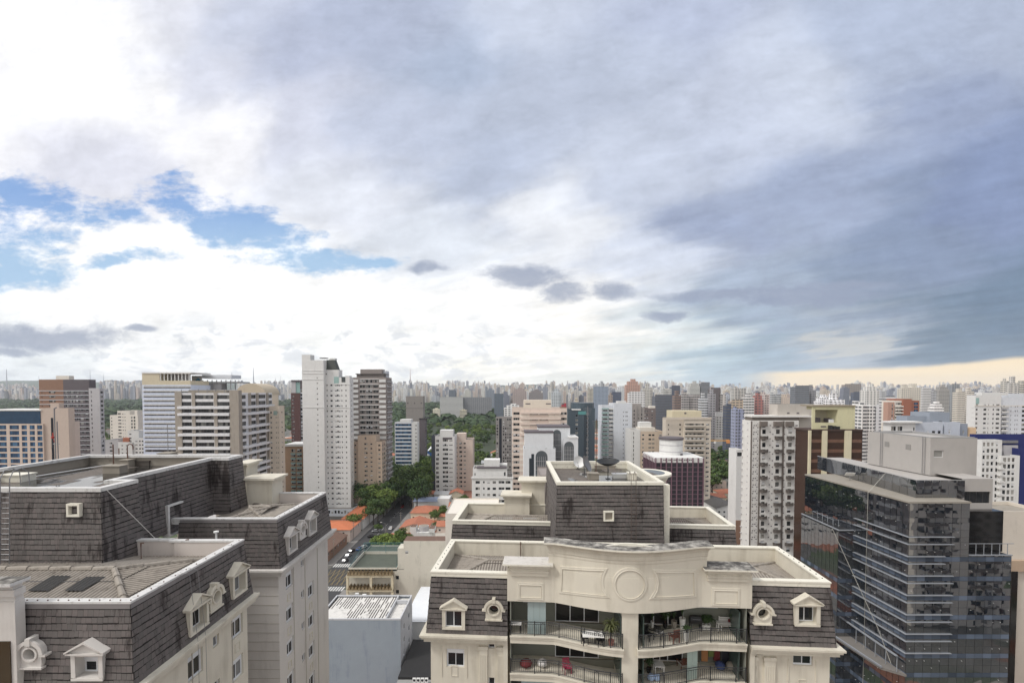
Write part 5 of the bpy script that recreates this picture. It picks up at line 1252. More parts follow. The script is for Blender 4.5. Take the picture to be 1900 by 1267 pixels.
CN = wallm('weathered_concrete', (160,152,142), dirt=.4); WB = wallm('white_band', (222,222,224), dirt=.3)
fho = 12.6*240/880
B.mass(324, 442, 729, 34, WB, [(337, 355, 1.0, 2.0, 'band'), (362, 396, 1.0, 2.0, 'band'), (403, 426, 1.0, 2.0, 'band'), (328, 331, 1.1, .9, 'dark')], [], [(.03, .2, 1, 2, 'band'), (.27, .48, 1, 2, 'band'), (.55, .78, 1, 2, 'band'), (.83, .99, 1, 2, 'band')], fh=fho, nf=13, gap=.6, roofm=CONC)
for (a, b) in ((324, 336.5), (355.5, 361.5), (396.5, 402.5)): B.box('concrete_pier', a, b, 727, 729, CN, -.35, .34, 0)
mb = MB(); xr = B.px(442); mb.prism([(B.px(427), -.6), (xr+.5, -.6), (xr+.5, 2.4), (B.px(427), 2.4)], 0, B.z(724)); mb.build('corner_pier', CN, B.r)
for yy in (9, 16.5, 27): mb = MB(); mb.box(xr+.002, xr+.5, yy, yy+2.0, 0, B.z(729)); mb.build('concrete_pier', CN, B.r)
for k in (2, 3, 5, 6, 8, 9, 11, 12):
    z = B.z(729)-.6-k*fho+.75; mb = MB(); mb.box(B.px(331), B.px(426.5), -1.1, -.36, z-1.3, z); mb.build('white_band', WB, B.r)
    mb = MB(); mb.box(xr+.51, xr+1.6, 2.45, 33.5, z-1.3, z); mb.build('white_band', WB, B.r)
for k in range(6): B.box('roof_railing_post', 336+k*16, 336.8+k*16, 722, 729, GREYMET, .6, .2)
B.box('roof_plant_room', 350, 420, 723.5, 729, CONC, 8, 10); B.done()
B = Bld('apartment_building', 'cream building with a curved vault roof right of the white banded office', 440, 507, 300)
B.mass(438, 487, 733, 20, W3, [], nf=0); B.mass(487, 505, 733, 8, wallm('cream_render_far', (212,200,182)), [(497, 500, 1, .8, 'dark'), (492, 494, .6, 1.8, 'dark')], fh=6, nf=4)
mb = MB(); vs = []; n = 16
a0, b0 = B.px(436), B.px(492); cx_ = (a0+b0)/2; rr_ = (b0-a0)/2; zc_ = B.z(733)
pr_ = [(cx_+rr_*cos(pi*i/n), zc_+rr_*.78*sin(pi*i/n)) for i in range(n+1)]
mb.add([(x, .5, z) for x, z in pr_]+[(x, 19, z) for x, z in pr_], [tuple(range(n+1)), tuple(range(2*n+1, n, -1))]+[(i, n+1+i, n+2+i, i+1) for i in range(n)]); mb.build('vault_roof', wallm('vault_sheet', (190,178,158)), B.r)
B.box('brick_panel', 476, 487, 738, 754, mat('red_brown_panel', lin((140,92,78)), .8), -.1, .09); B.done()
B = Bld('apartment_tower', 'slim beige tower with stacked rounded balconies beside the white banded office', 478, 526, 268)
BT = wallm('beige_tower_render', (206,194,178))
B.mass(498, 518, 753, 6, BT, [(500.5, 504, 1.0, 1.0, 'lite'), (511, 512.5, 1.2, .7, 'dark'), (514.5, 515.7, 1.2, .7, 'dark')], [], [(.4, .6, 1.2, .7, 'dark')], fh=2.85, nf=24, gap=2.4); B.mass(488, 498.2, 770, 5, BT, [(489, 497, .3, 1.9, 'dark')], fh=2.85, nf=20, gap=.4, dy=1.5)
B.box('crown_recess', 507, 514, 762, 770, mat('pale_green_glass', lin((150,168,160)), .2), -.05, .045)
B.balconies(478, 499, 776, 18.4, 8, W3, W3, 2.6, 1.0, 1.5, 1.2); B.done()
B = Bld('apartment_building', 'low brown block with two strips of glazed balconies left of the tall white tower', 527, 566, 330)
B.mass(527, 568, 828, 16, wallm('brown_stone', (170,142,118)), [(539, 546.5, .2, 2.1, 'lite'), (550, 558.5, .2, 2.1, 'lite')], fh=3.22, nf=11, gap=.9); B.box('roof_edge', 526, 569, 824, 828, W1, -.6, 17.5)
for x0, x1 in ((538.5, 547), (549.5, 559)): B.balconies(x0, x1, 843, 8.6, 9, W2, BALC_G, .9, 1.0, 0, .1)
B.done()
B = Bld('apartment_tower', 'dark brown red tower with white window column behind the tall white tower', 540, 563, 420)
B.mass(540, 556.5, 729, 14, wallm('maroon_tile', (92,66,64)), [(541.5, 546, .9, 1.2, 'lite')], fh=3.2, nf=20); B.mass(556, 575, 720, 14, W2, [(557.5, 561.5, .6, 2.2, 'dark')], fh=3.2, nf=24, dy=1)
B.box('crown_frame', 540.5, 562, 705, 708, CHA, -.3, 10); B.box('crown_wall', 541, 549, 708.1, 729, LG, .3, 8); B.box('crown_glass', 549.1, 557, 709, 729, BALC_G, .8, 6); B.box('crown_frame', 557.1, 562, 708.1, 722, CHA, .3, 8); B.done()
B = Bld('apartment_tower', 'tallest white apartment tower with a dark mansard penthouse, left of centre', 561, 655, 300)
fhw = 9.7*300/880
B.mass(561, 601, 668, 12, W1, [(588, 590.2, 1.1, .75, 'dark')], fh=fhw, nf=27, gap=9.5, par=.4); B.box('stair_head', 561, 577, 658, 668, W1, .15, 6)
B.mass(600.5, 649, 700, 7, W1, [(602, 604.2, .3, 2.6, 'dark'), (606.2, 608, 1, 1.0, 'dark'), (613, 617, .9, 1.2, 'lite'), (621.5, 631.5, .9, 1.3, 'shut'), (633.5, 635.2, 1, 1.0, 'dark'), (641, 643, 1, 1.0, 'dark')], [], [(.4, .55, 1, 1, 'dark')], fh=fhw, nf=27, gap=3.2, dy=3)
B.mass(600.5, 629, 686, 6.5, W1, [(605, 607, 1, .8, 'dark')], fh=fhw, nf=1, gap=.8, dy=3.4, zb=60)
for y_ in (687, 692, 703, 755): B.box('string_course', 560.6, 601.5, y_, y_+1.2, W1, -.2, .19)
for y_ in (712, 755): B.box('string_course', 601, 649.5, y_, y_+1.2, W1, 2.8, .19)
mb = MB(); xx = [B.px(p, 6) for p in (606, 628)]; za, zb2 = B.z(686, 6), B.z(668, 6); mb.prism([(xx[0], 4), (xx[1], 4), (xx[1], 9.5), (xx[0], 9.5)], za, zb2, 0, [(xx[0]+.6, 5), (xx[1]-2, 5), (xx[1]-2, 9), (xx[0]+.6, 9)]); mb.build('mansard_roof', mat('dark_green_slate', lin((70,74,70)), .7, var=.2), B.r)
B.mass(577, 606, 668, 12, W1, [(586, 589, 1, .8, 'dark'), (592, 595, 1, .8, 'dark')], fh=4, nf=1, gap=1.5, dy=4, zb=70)
B.box('solar_panel', 594, 606, 663.5, 665, CHA, 6, 4); B.box('roof_box', 612, 622, 664.5, 668, W1, 7, 4); B.box('glass_corner', 620, 629, 699, 711, BALC_G, 2.9, .08)
B.box('penthouse', 641, 648.5, 697, 700.2, W1, 4, 5); B.box('penthouse_window', 634, 641, 699, 709, mat('pent_glass', (.05,.06,.06), .1), 2.9, .09); B.mass(598, 652, 944, 14, W2, [(600+6*i, 604+6*i, .5, 2.0, 'lite') for i in range(8)], fh=3, nf=1, gap=.4, dy=-3, par=.5); B.done()
B = Bld('apartment_tower', 'grey and white balcony tower with dark crown just right of the tallest white tower', 651, 727, 330)
GR = wallm('warm_grey_render', (146,138,134)); fhb = 9.55*330/880
B.mass(648, 717, 700, 15, GR, [(668, 677, .8, 1.7, 'dark'), (679, 691, .6, 2.1, 'lite'), (693, 702, .8, 1.7, 'dark')], [], [(.05, .28, .4, 2.2, 'dark'), (.4, .62, .4, 2.2, 'dark'), (.72, .95, .4, 2.2, 'dark')], fh=fhb, nf=22, gap=.8)
for (a, b) in ((653, 665), (704, 716)): B.bands('white_balcony', a, b, 704, 9.55, 20, 1.9, W1, .55)
B.bands('floor_line', 668, 703, 703, 9.55, 20, .4, W1, .6); B.box('crown', 669, 709, 685, 693, GR, 4, 8); B.box('crown_slab', 660, 714, 693.1, 694.4, wallm('dark_slab', (96,92,90)), 1, 13); B.box('crown_wall', 662, 712, 694.5, 700, GR, 2.4, 11)
B.box('roof_wall', 709.2, 717, 688, 699.9, W2, 8, 8)
for k in range(20): z = B.z(708+9.55*k); mb = MB(); mb.box(B.px(717)+.01, B.px(717)+.9, 1, 14, z-.25, z+.5); mb.build('side_balcony', LG, B.r)
B.done()
B = Bld('apartment_building', 'plain beige block with small windows in front of the balcony tower', 655, 718, 311)
BG2 = wallm('beige_plain', (184,166,148)); B.mass(663, 697, 808, 9, BG2, [(675, 681, .9, 1.1, 'dark'), (686, 690, .9, 1.0, 'lite')], fh=2.97, nf=12, gap=4); B.mass(696.5, 708, 819, 9, BG2, [(701, 705, .9, 1.1, 'dark')], [], [(.1, .4, .3, 1.9, 'lite'), (.55, .9, .3, 1.9, 'lite')], fh=2.97, nf=12, gap=1)
B.mass(654, 664, 819, 12, BG2, [(656.5, 660, .9, 1.1, 'lite')], fh=2.97, nf=12, gap=1, dy=1.5); B.box('dark_vent', 676, 679, 811, 815, CHA, -.05, .04); B.done()
B = Bld('office_building', 'white block with dark blue ribbon windows in front of the concrete tower', 733, 777, 400)
B.mass(732, 764, 783, 10, W2, [(733, 763, .7, 1.9, 'blue')], fh=3.2, nf=14, gap=.8); B.mass(763.5, 774, 783, 8, W1, [(770, 771, .9, 1.4, 'dark'), (772, 773, .9, 1.4, 'dark')], fh=3.2, nf=14); B.box('machine_room', 742, 762, 778, 783.5, W1, 3, 8); B.done()
B = Bld('concrete_tower', 'bare grey concrete tower with three dark openings near its top', 753, 790, 440)
CT = wallm('raw_concrete', (142,138,134), dirt=.3); B.mass(753, 785, 735, 9, CT, [], nf=0)
for p in (755.5, 768, 780.5): B.box('opening', p, p+2.2, 746.5, 749, CHA, -.06, .05)
B.box('joint', 753.2, 786.8, 757, 757.6, CHA, -.05, .04); B.mass(778, 789, 777, 8, CHA, [], [], [(.1, .4, .4, 1.8, 'lite'), (.6, .9, .4, 1.8, 'lite')], fh=3.1, nf=20, dy=-3); B.box('ledge', 777, 792, 776, 777.5, wallm('black_band', (60,58,60)), -3.4, 16); B.done()
B = Bld('apartment_tower', 'slim white tower with charcoal flank above the terracotta houses', 800, 843, 360)
B.mass(800, 807, 808, 16, wallm('charcoal_flank', (72,76,86)), [], [(.1, .4, .5, 1.6, 'lite'), (.6, .9, .5, 1.6, 'lite')], fh=3.46, nf=14, dy=.5); B.mass(807, 843, 809, 18, W1, [(808.5, 814, .4, 2.0, 'lite'), (821, 831, .9, 1.7, 'dark'), (833, 839.5, 1.3, .6, 'dark')], fh=3.46, nf=13, gap=1.6)
B.box('crown', 816, 840, 798, 809.5, W1, 3, 9); B.box('crown_band', 821, 838.5, 811.5, 815, CHA, -.08, .07); B.done()
B = Bld('apartment_tower', 'pinkish beige tower right beside the slim white tower above the houses', 843, 877, 374)
PB = wallm('pink_beige', (208,192,180)); B.mass(842, 877, 815, 16, PB, [(845, 848.5, .9, 1.1, 'dark'), (852, 857, .7, 1.6, 'dark'), (860, 864, .9, 1.1, 'dark')], fh=3.4, nf=13, gap=1.2); B.box('crown', 847, 864, 804, 815.5, PB, 3, 9); B.done()
B = Bld('apartment_building', 'lower white stepped apartment block with terraces behind the cream roofs', 873, 955, 250)
B.mass(875, 951, 886, 16, W1, [(882, 890, .8, 1.4, 'dark'), (896, 899, 1, 1.1, 'dark'), (904, 909, .8, 1.3, 'dark'), (914, 920, .8, 1.3, 'dark'), (925, 936, .8, 1.4, 'lite'), (938, 947, .8, 1.4, 'dark')], fh=3.35, nf=8, gap=.6)
B.mass(877, 941, 869, 12, W1, [(880, 882, .8, 1.2, 'dark'), (935, 938, .6, 2.0, 'dark')], fh=4, nf=1, gap=.5, dy=3, zb=30); B.box('roof_house', 898, 927, 853, 869.5, W1, 5, 7); B.box('dark_canopy', 884, 940, 866.5, 869, CHA, 2.4, 5); B.box('terrace_wall', 873.5, 952.5, 885, 887.5, W1, -.5, .49); B.box('roof_house', 927.1, 941, 861, 869.5, W1, 7, 5); B.done()
B = Bld('office_tower', 'narrow grey grid tower left of the peach banded tower', 920, 950, 420)
B.mass(920, 951, 774, 16, wallm('grey_grid', (150,146,144)), [(921.2, 924.3, .5, 1.7, 'dark'), (933, 935.6, .5, 1.7, 'dark'), (937, 939.6, .5, 1.7, 'dark'), (941, 943.6, .5, 1.7, 'dark'), (945, 947.6, .5, 1.7, 'dark')], fh=2.65, nf=22, gap=.6); B.box('dark_strip', 926, 931, 776, 890, mat('strip_glass', (.02,.024,.035), .15), -.06, .05); B.done()
B = Bld('apartment_tower', 'peach tower with pale floor bands and a boxy crown at the centre', 950, 1052, 290)
PE = wallm('peach_render', (218,202,190)); PW = wallm('pale_peach_band', (232,222,210)); fhp = 10.1*290/880
B.mass(950, 1052, 757, 20, PE, [(952.5, 964, .9, 1.5, 'dark'), (983, 999, .9, 1.5, 'dark'), (1001, 1017, .9, 1.5, 'dark'), (1040, 1051.5, .9, 1.5, 'dark')], [(.2, .35, .9, 1.4, 'dark'), (.6, .75, .9, 1.4, 'dark')], fh=fhp, nf=15, gap=1.6)
for (a, b) in ((950, 952.2), (964.3, 982.5), (1018, 1039.5)): B.bands('pale_panel', a, b, 769.5, 10.1, 13, 1.4, PW, .06)
B.bands('balcony_front', 966, 1041, 764, 10.1, 5, 1.25, PE, 1.1); B.box('crown', 972, 1023, 742, 757.5, wallm('cream_crown', (226,214,198)), 3, 10)
for p in (975, 1013): B.box('crown_slot', p, p+9, 748, 750, CHA, 2.94, .05)
B.box('roof_wall', 1040, 1050, 755, 757.1, BRN, 1, 5); B.done()
B = Bld('office_building', 'white postmodern block with arched dark glass in front of the peach tower', 970, 1075, 236)
def arch(b, px0, px1, y0, y1, dy, m=None, name='arched_glass', steps=False):
    a, c = b.px(px0, dy), b.px(px1, dy); r = (c-a)/2; z1, z0 = b.z(y0, dy), b.z(y1, dy); mb = MB(); n = 14
    pts = [(a, z0), (c, z0)]+[((a+c)/2+r*cos(pi*i/n), z1-r+r*sin(pi*i/n)) for i in range(n+1)]
    k = len(pts); mb.add([(x, dy-.12, z) for x, z in pts]+[(x, dy-.01, z) for x, z in pts], [tuple(range(k)), tuple(range(2*k-1, k-1, -1))]+[(i, k+i, k+(i+1) % k, (i+1) % k) for i in range(k)])
    o = mb.build(name, m or mat('arch_glass', (.10,.115,.125), .08, spec=.7), b.r)
    g = MB()
    for i in range(1, 6): x = a+(c-a)*i/6; g.box(x-.06, x+.06, dy-.2, dy-.125, z0, z1-r)
    for i in range(1, 7): z = z0+(z1-r-z0)*i/7; g.box(a, c, dy-.19, dy-.13, z-.06, z+.06)
    g.build('glazing_bars', LG, o)
WP = wallm('smooth_white_cladding', (218,221,224))
B.mass(972, 1031, 832, 14, WP, [], nf=0); B.mass(974, 1027, 803, 12, WP, [(1012, 1015.5, .5, 1.4, 'dark')], fh=4, nf=1, gap=5.6, dy=1.5, zb=30); arch(B, 994, 1016, 836, 905, 0); B.box('glass_wing', 986, 991, 842, 905, mat('arch_glass_side', (.04,.05,.06), .08), -.12, .1); B.box('glass_wing', 982, 986, 850, 905, mat('arch_glass_side2', (.04,.05,.06), .08), -.12, .1)
B.mass(1000, 1058, 793, 16, WP, [], nf=0, dy=9); arch(B, 1026, 1041, 797, 880, 9); B.mass(1046, 1073, 813, 14, WP, [], nf=0, dy=4); arch(B, 1047, 1065, 819, 880, 4)
B.box('roof_edge', 973, 1028, 800.5, 803.2, CHA, 1.3, 12.4); B.box('roof_edge', 998, 1058, 790.8, 793.2, CHA, 8.8, 16.4); B.box('canopy', 1056, 1073.5, 810.5, 813.2, W1, 3.8, 14); B.done()
B = Bld('office_tower', 'dark blue green glass tower with a rounded top right of the peach tower', 1054, 1105, 330)
DG = mat('dark_teal_cladding', lin((70,84,94)), .35, var=.12, vs=.3, spec=.6)
B.mass(1054, 1084, 760, 16, DG, [(1068, 1072.5, .5, 1.6, 'lite')], fh=3.0, nf=22, gap=2.5); B.mass(1083, 1104, 757, 18, DG, [(1088, 1092, .5, 1.6, 'lite')], fh=3.0, nf=22, dy=2, gap=2.5)
mb = MB(); c0 = B.px(1082, 8); rr_ = (B.px(1104, 8)-B.px(1060, 8))/2; mb.cyl(c0, 8+rr_*.4, rr_, B.z(770, 8), B.z(747, 8), 24); mb.build('rounded_top', DG, B.r); B.box('turquoise_sign', 1073, 1088, 763, 769, mat('turquoise_panel', lin((90,150,150)), .4), -.2, .15); B.box('roof_canopy', 1062, 1078, 759, 761, W1, -.5, 5); B.done()
B = Bld('apartment_tower', 'white tower with blank flank and green glass balconies right of the dark teal tower', 1117, 1172, 350)
B.mass(1139, 1173, 748, 18, W2, [(1156.5, 1158, 1.1, .8, 'dark'), (1161, 1162.6, 1.1, .8, 'dark'), (1163.4, 1165, 1.1, .8, 'dark')], fh=3.06, nf=16, gap=5); B.mass(1117, 1139.5, 752, 16, W2, [(1119, 1127, .3, 2.1, 'dark'), (1130, 1137, .3, 2.1, 'dark')], fh=3.06, nf=17, gap=1.5, dy=2.5)
B.balconies(1116.5, 1129, 760, 7.7, 16, W1, BALC_G, 1.6, 1.05, 2.5, .3); B.balconies(1130, 1138.5, 760, 7.7, 16, W1, W1, 1.0, 1.0, 2.5, .2); B.box('roof_house', 1146, 1162, 744, 748.2, W1, 4, 6); B.done()
B = Bld('apartment_tower', 'weathered grey tower with vertical ribs behind the white green balcony tower', 1170, 1196, 385)
B.mass(1168, 1196, 756, 16, wallm('grey_rib', (160,154,150)), [(1176, 1178, .8, 1.4, 'dark'), (1184, 1186, .8, 1.4, 'dark'), (1190, 1192, .8, 1.4, 'dark')], fh=3.0, nf=20); [B.box('rib', p, p+1.6, 752, 754, wallm('grey_rib', (0,0,0)), -.6, .59, 0) for p in (1170, 1180, 1188)]; B.box('roof_house', 1172, 1190, 749, 756.2, wallm('grey_rib', (0,0,0)), 4, 7); B.done()
B = Bld('apartment_building', 'dark grey brown block with pale window squares beside the ribbed grey tower', 1195, 1216, 430)
B.mass(1194, 1217, 757, 16, wallm('taupe_tile', (122,112,110)), [(1209, 1212, .9, 1.2, 'lite'), (1196, 1203, .9, 1.2, 'lite')], fh=3.2, nf=16); B.box('roof_house', 1206, 1216, 753, 757.2, W3, 3, 6); B.done()
B = Bld('apartment_building', 'beige block with paired windows and white flank left of the purple grid office', 1172, 1232, 330)
B.mass(1171, 1189, 797, 16, W1, [(1175.5, 1177, .5, 2.0, 'dark')], fh=2.95, nf=14); B.mass(1188.5, 1232, 800, 18, wallm('beige_brick', (206,190,172)), [(1192, 1196, .9, 1.2, 'lite'), (1204, 1209, .9, 1.2, 'dark'), (1210.5, 1215, .9, 1.2, 'dark'), (1224, 1229, .9, 1.2, 'lite')], fh=2.95, nf=14); B.box('roof_house', 1188, 1209, 783, 800.2, W1, 4, 7); B.box('roof_house', 1187, 1216, 793, 800.1, W3, 2, 10); B.done()
B = Bld('apartment_tower', 'beige tower with deep balconies behind the purple grid office', 1232, 1320, 310)
BB = wallm('light_beige_render', (206,196,182)); fhk = 8.8*310/880
B.mass(1270, 1320, 776, 18, BB, [(1272, 1307, .35, 1.9, 'dark'), (1311, 1317, .9, 1.2, 'lite')], fh=fhk, nf=16, gap=2.6); B.mass(1236, 1270.5, 776, 7, BB, [(1261, 1264, .9, 1.2, 'dark'), (1240, 1242, .9, 1.0, 'dark')], fh=fhk, nf=16, gap=2.6, dy=2)
B.balconies(1271, 1308, 791, 8.8, 14, W3, BB, 1.3, .7, 0, .3); B.box('crown', 1248, 1302, 762, 776.5, wallm('yellowish_render', (210,200,172)), 5, 12); B.box('cornice', 1231, 1321, 774, 778, BB, -.5, .49); B.box('dark_vent', 1270, 1274, 765, 768, CHA, 4.94, .05); B.done()
B = Bld('office_building', 'office with purple mullion grid and white drum crown in front of the beige balcony tower', 1195, 1310, 255)
PUR = mat('purple_mullion', lin((120,92,104)), .5, var=.12); DGL = mat('smoky_grid_glass', (.035,.032,.040), .08, var=.5, vs=.5, spec=.6)
B.mass(1217, 1308, 858, 24, DGL, [], nf=0, rev=.1, roofm=BRN); B.box('white_band', 1216.8, 1308.2, 849, 858.2, W1, -.1, 24.2)
for k in range(10): B.box('mullion', 1217+k*9.9, 1219+k*9.9, 849.5, 851, PUR, -.5, .38, 0)
B.bands('spandrel', 1217, 1308, 866, 8.3, 26, .5, wallm('dark_mauve', (100,78,90)), .12)
for k in range(8): mb = MB(); x = B.px(1217); mb.box(x-.45, x-.003, 1+k*2.9, 1.4+k*2.9, 0, B.z(851)); mb.build('mullion', PUR, B.r)
for i in range(6): B.box('band_opening', 1232+i*9.6, 1234+i*9.6, 852, 854.5, CHA, -.14, .03); B.box('band_opening', 1235+i*9.6, 1237+i*9.6, 852, 854.5, CHA, -.14, .03)
mb = MB(); c0 = B.px(1253, 9); rr_ = (B.px(1274.5, 9)-B.px(1232, 9))/2; mb.cyl(c0, 9+rr_, rr_, B.z(858, 9), B.z(817, 9), 28); mb.build('drum_crown', W1, B.r)
for y_ in (826, 838): mb = MB(); mb.cyl(c0, 9+rr_, rr_+.06, B.z(y_+1.5, 9), B.z(y_, 9), 28); mb.build('drum_band', LG, B.r)
mb = MB(); mb.cyl(c0, 9+rr_, rr_+.5, B.z(816.9, 9), B.z(813, 9), 28); mb.build('drum_cap', CHA, B.r); B.box('dark_door', 1264, 1268, 841, 845, CHA, 8.6, .5); B.done()
B = Bld('apartment_building', 'long white slab with small windows behind trees right of the beige balcony tower', 1318, 1371, 620)
B.mass(1321, 1370, 771, 18, W1, [(1325+i*5.2, 1328.4+i*5.2, 1, 1.3, 'dark') for i in range(8)], fh=3.1, nf=9, gap=1); B.box('roof_house', 1330, 1347, 765, 771.2, W1, 4, 8); B.done()
B = Bld('white_annex', 'narrow white block with one dark window at the left foot of the white balcony tower', 1364, 1380, 225)
B.mass(1368, 1381, 834, 8, W1, [], nf=0); B.box('window', 1369.5, 1378, 839, 846, mat('annex_glass', (.02,.022,.025), .1), -.06, .05); B.box('brick_base', 1369, 1381, 965, 1010, BRN, -.2, .19); B.done()
B = Bld('apartment_tower', 'white tower with columns of dark bay balconies left of the black glass office', 1379, 1483, 200)
fhy = 12.3*200/880; TW = wallm('aged_white_render', (222,220,216), dirt=.35); TBR = wallm('taupe_render', (116,108,102))
B.mass(1394, 1483, 780, 7.5, TW, [(1415.5, 1422, .5, 1.9, 'dark'), (1441, 1448, .5, 1.9, 'dark'), (1464, 1471, .5, 1.9, 'dark')], fh=fhy, nf=22, gap=.6)
for a, b in ((1394, 1396.5), (1410, 1412.4), (1453, 1456.5)): B.box('groove_strip', a, b, 781, 783, TBR, -.12, .11, 0)
for a, b in ((1412.5, 1425.5), (1438.5, 1452.5), (1461, 1474.5)): B.balconies(a, b, 814.5, 24.6, 9, TBR, wallm('dark_taupe', (90,84,80)), 1.3, 1.15, 0, .7); B.box('top_bay', a, b, 782, 791, TBR, -1.2, 1.19)
mb = MB(); zz = B.z(790); 
for p in (1400, 1399, 1404, 1407, 1435, 1430, 1457, 1478, 1480):
    for k in range(18): x = B.px(p); z = zz-k*fhy-(.9 if p % 2 else 0); mb.box(x-.22, x+.22, -.08, -.002, z, z+.4)
tag(mb.build('vent_openings', CHA, B.r), kind='stuff')
mb = MB()
for k in range(20): z = zz-k*fhy; mb.box(B.px(1394)-.7, B.px(1394)-.003, 6.4, 7.0, z, z+.3); mb.box(B.px(1394)-.25, B.px(1394)-.003, 2.2, 2.6, z+.8, z+1.2); mb.box(B.px(1405), B.px(1405.9), -.6, -.003, z+1, z+1.3)
tag(mb.build('air_units', LG, B.r), kind='stuff')
B.box('roof_recess', 1396, 1483, 774, 780.2, TBR, 1, 6); B.box('roof_slab', 1396, 1508, 771, 774, TW, .5, 7); B.mass(1443, 1512, 750, 6.5, wallm('grey_board', (186,180,172)), [], nf=0, dy=3, zb=60)
for p in (1461, 1479): B.box('small_window', p, p+4.5, 765, 767.5, CHA, 2.9, .09)
B.done()
B = Bld('office_building', 'brown glass office with cream columns and yellow cream crown behind the black glass office', 1483, 1600, 165)
BG3 = mat('bronze_glass', (.045,.022,.015), .12, var=.4, vs=.4, spec=.6); CC = wallm('cream_column', (214,206,178)); YC = wallm('yellow_cream_render', (208,204,168))
B.mass(1503, 1602, 799, 8, BG3, [], nf=0)
for k in range(9): B.box('window_band', 1504, 1601, 815+k*18.4, 821+k*18.4, mat('lit_bronze_band%d' % k, (.16,.085,.055), .3, var=.6, vs=1.5) if k == 0 else bpy.data.materials['lit_bronze_band0'], -.05, .045)
for a, b in ((1502.5, 1507), (1528, 1537), (1570, 1582)): B.box('cream_column', a, b, 798.5, 800, CC, -.6, .54, 0)
B.box('roof_edge', 1502, 1603, 796.5, 799.2, wallm('dark_brown_edge', (76,60,54)), -.4, 8.6)
B.mass(1555, 1587, 754, 6, YC, [], nf=0, dy=1, zb=50); B.box('crown_wall', 1508, 1555, 784, 799.1, YC, 1, .4); B.box('crown_wall', 1508, 1513, 754, 783.9, YC, 1, .5); B.box('crown_lintel', 1513.1, 1554.9, 754, 760, YC, 1, 5); B.box('crown_back', 1508, 1556, 756, 799, wallm('shaded_cream', (196,190,168)), 6.5, .4); B.box('crown_roof', 1507, 1588, 751.5, 753.9, wallm('taupe_edge', (150,140,122)), .6, 6.6)
for a, b, c, d in ((1513, 1523, 775, 783.5), (1536, 1548, 776, 783)): B.box('machine', a, b, c, d, CHA, 4, 2)
B.box('crown_wall', 1540, 1548, 778, 783.8, W1, 1.2, .5); B.box('dark_vent', 1524, 1534, 790, 792.5, CHA, .94, .05)
for i, p in enumerate((1541, 1548, 1555)): B.box('roof_fan', p, p+5, 789+i, 799, DARKMET, -.2+i*.3, 1.0)
B.done()
B = Bld('apartment_tower', 'orange brick tower with curved pale balconies on the right', 1643, 1706, 400)
OB = wallm('orange_brick', (158,104,84)); OB2 = wallm('salmon_brick', (184,148,132))
B.mass(1648, 1660, 746, 5, OB2, [(1655, 1657.5, .2, 2.3, 'lite')], fh=2.9, nf=12); B.mass(1660, 1676, 743, 14, W3, [(1662, 1675, .6, 1.6, 'dark')], fh=2.9, nf=12, dy=1.5); B.balconies(1659.5, 1676, 755, 5.9, 9, W3, W3, 1.6, .9, 1.5, .8); B.mass(1676, 1692, 740, 18, OB, [], nf=0); B.mass(1692, 1706, 743, 16, OB, [(1696, 1704, .5, 2.0, 'blue')], fh=2.9, nf=12, dy=1); B.done()
B = Bld('house_block', 'group of pale blue grey rooftop volumes with white canopy right of the orange brick tower', 1650, 1798, 240)
PBG = wallm('pale_blue_grey', (196,202,212)); BGR = wallm('blue_grey_render', (150,158,170))
B.mass(1654, 1700, 785, 5, W1, [(1655, 1664, .4, 2.3, 'lite'), (1667, 1676, .4, 2.3, 'lite'), (1696, 1699, .4, 1.8, 'lite')], fh=4, nf=1, gap=.3, zb=20); B.box('canopy', 1653, 1713, 782, 784.8, W1, -1.2, 6); B.mass(1699.5, 1751, 783, 16, PBG, [(1722, 1725.5, .8, 1.8, 'lite'), (1731, 1737.5, .8, 1.8, 'lite'), (1742, 1747.5, .8, 1.8, 'lite')], fh=5, nf=1, gap=2, dy=.5, zb=20)
B.mass(1754, 1783, 783, 14, PBG, [(1762, 1765.5, .8, 1.8, 'lite')], fh=5, nf=1, gap=1.5, dy=1, zb=20); B.mass(1783, 1797, 786, 12, BGR, [(1788, 1791, .8, 1.8, 'lite')], fh=5, nf=1, gap=1, dy=2, zb=20)
B.mass(1684, 1729, 772, 7, BGR, [], nf=0, dy=8, zb=20); B.mass(1726, 1763, 765, 12, BGR, [(1743, 1749, 1, 1, 'dark')], fh=5, nf=1, gap=1.5, dy=6, zb=20); B.mass(1797.5, 1813, 793, 10, wallm('pale_apricot', (226,196,160)), [], nf=0, dy=3, zb=20); B.done()
B = Bld('apartment_tower', 'broad white apartment tower with balcony columns at the right edge behind the blue wall', 1801, 1945, 310)
fhr = 8.5*310/880
B.mass(1810, 1858, 733, 6, W1, [(1811, 1815, .9, 1.3, 'dark'), (1825.5, 1831, .9, 1.3, 'dark'), (1834, 1835.5, 1, 1, 'dark'), (1842.5, 1845.5, .9, 1.2, 'lite'), (1849, 1855.5, .9, 1.2, 'dark')], fh=fhr, nf=14, gap=5); B.mass(1857.5, 1945, 737, 20, W2, [(1859, 1869, .3, 1.9, 'dark'), (1876, 1877.5, 1, 1, 'dark'), (1884, 1885.5, 1, 1, 'dark'), (1888, 1889.5, 1, 1, 'dark'), (1897, 1906, .6, 1.6, 'dark')], fh=fhr, nf=14, gap=4.5, dy=1.5)
B.mass(1805, 1810, 748, 3, W1, [(1806, 1809, .5, 1.7, 'dark')], fh=fhr, nf=12, dy=2); B.balconies(1858, 1870, 757, 8.5, 10, W1, W1, 1.2, .8, 1.5, .2); B.balconies(1804, 1810, 757, 8.5, 10, W1, W1, 1.2, .8, 2, .3)
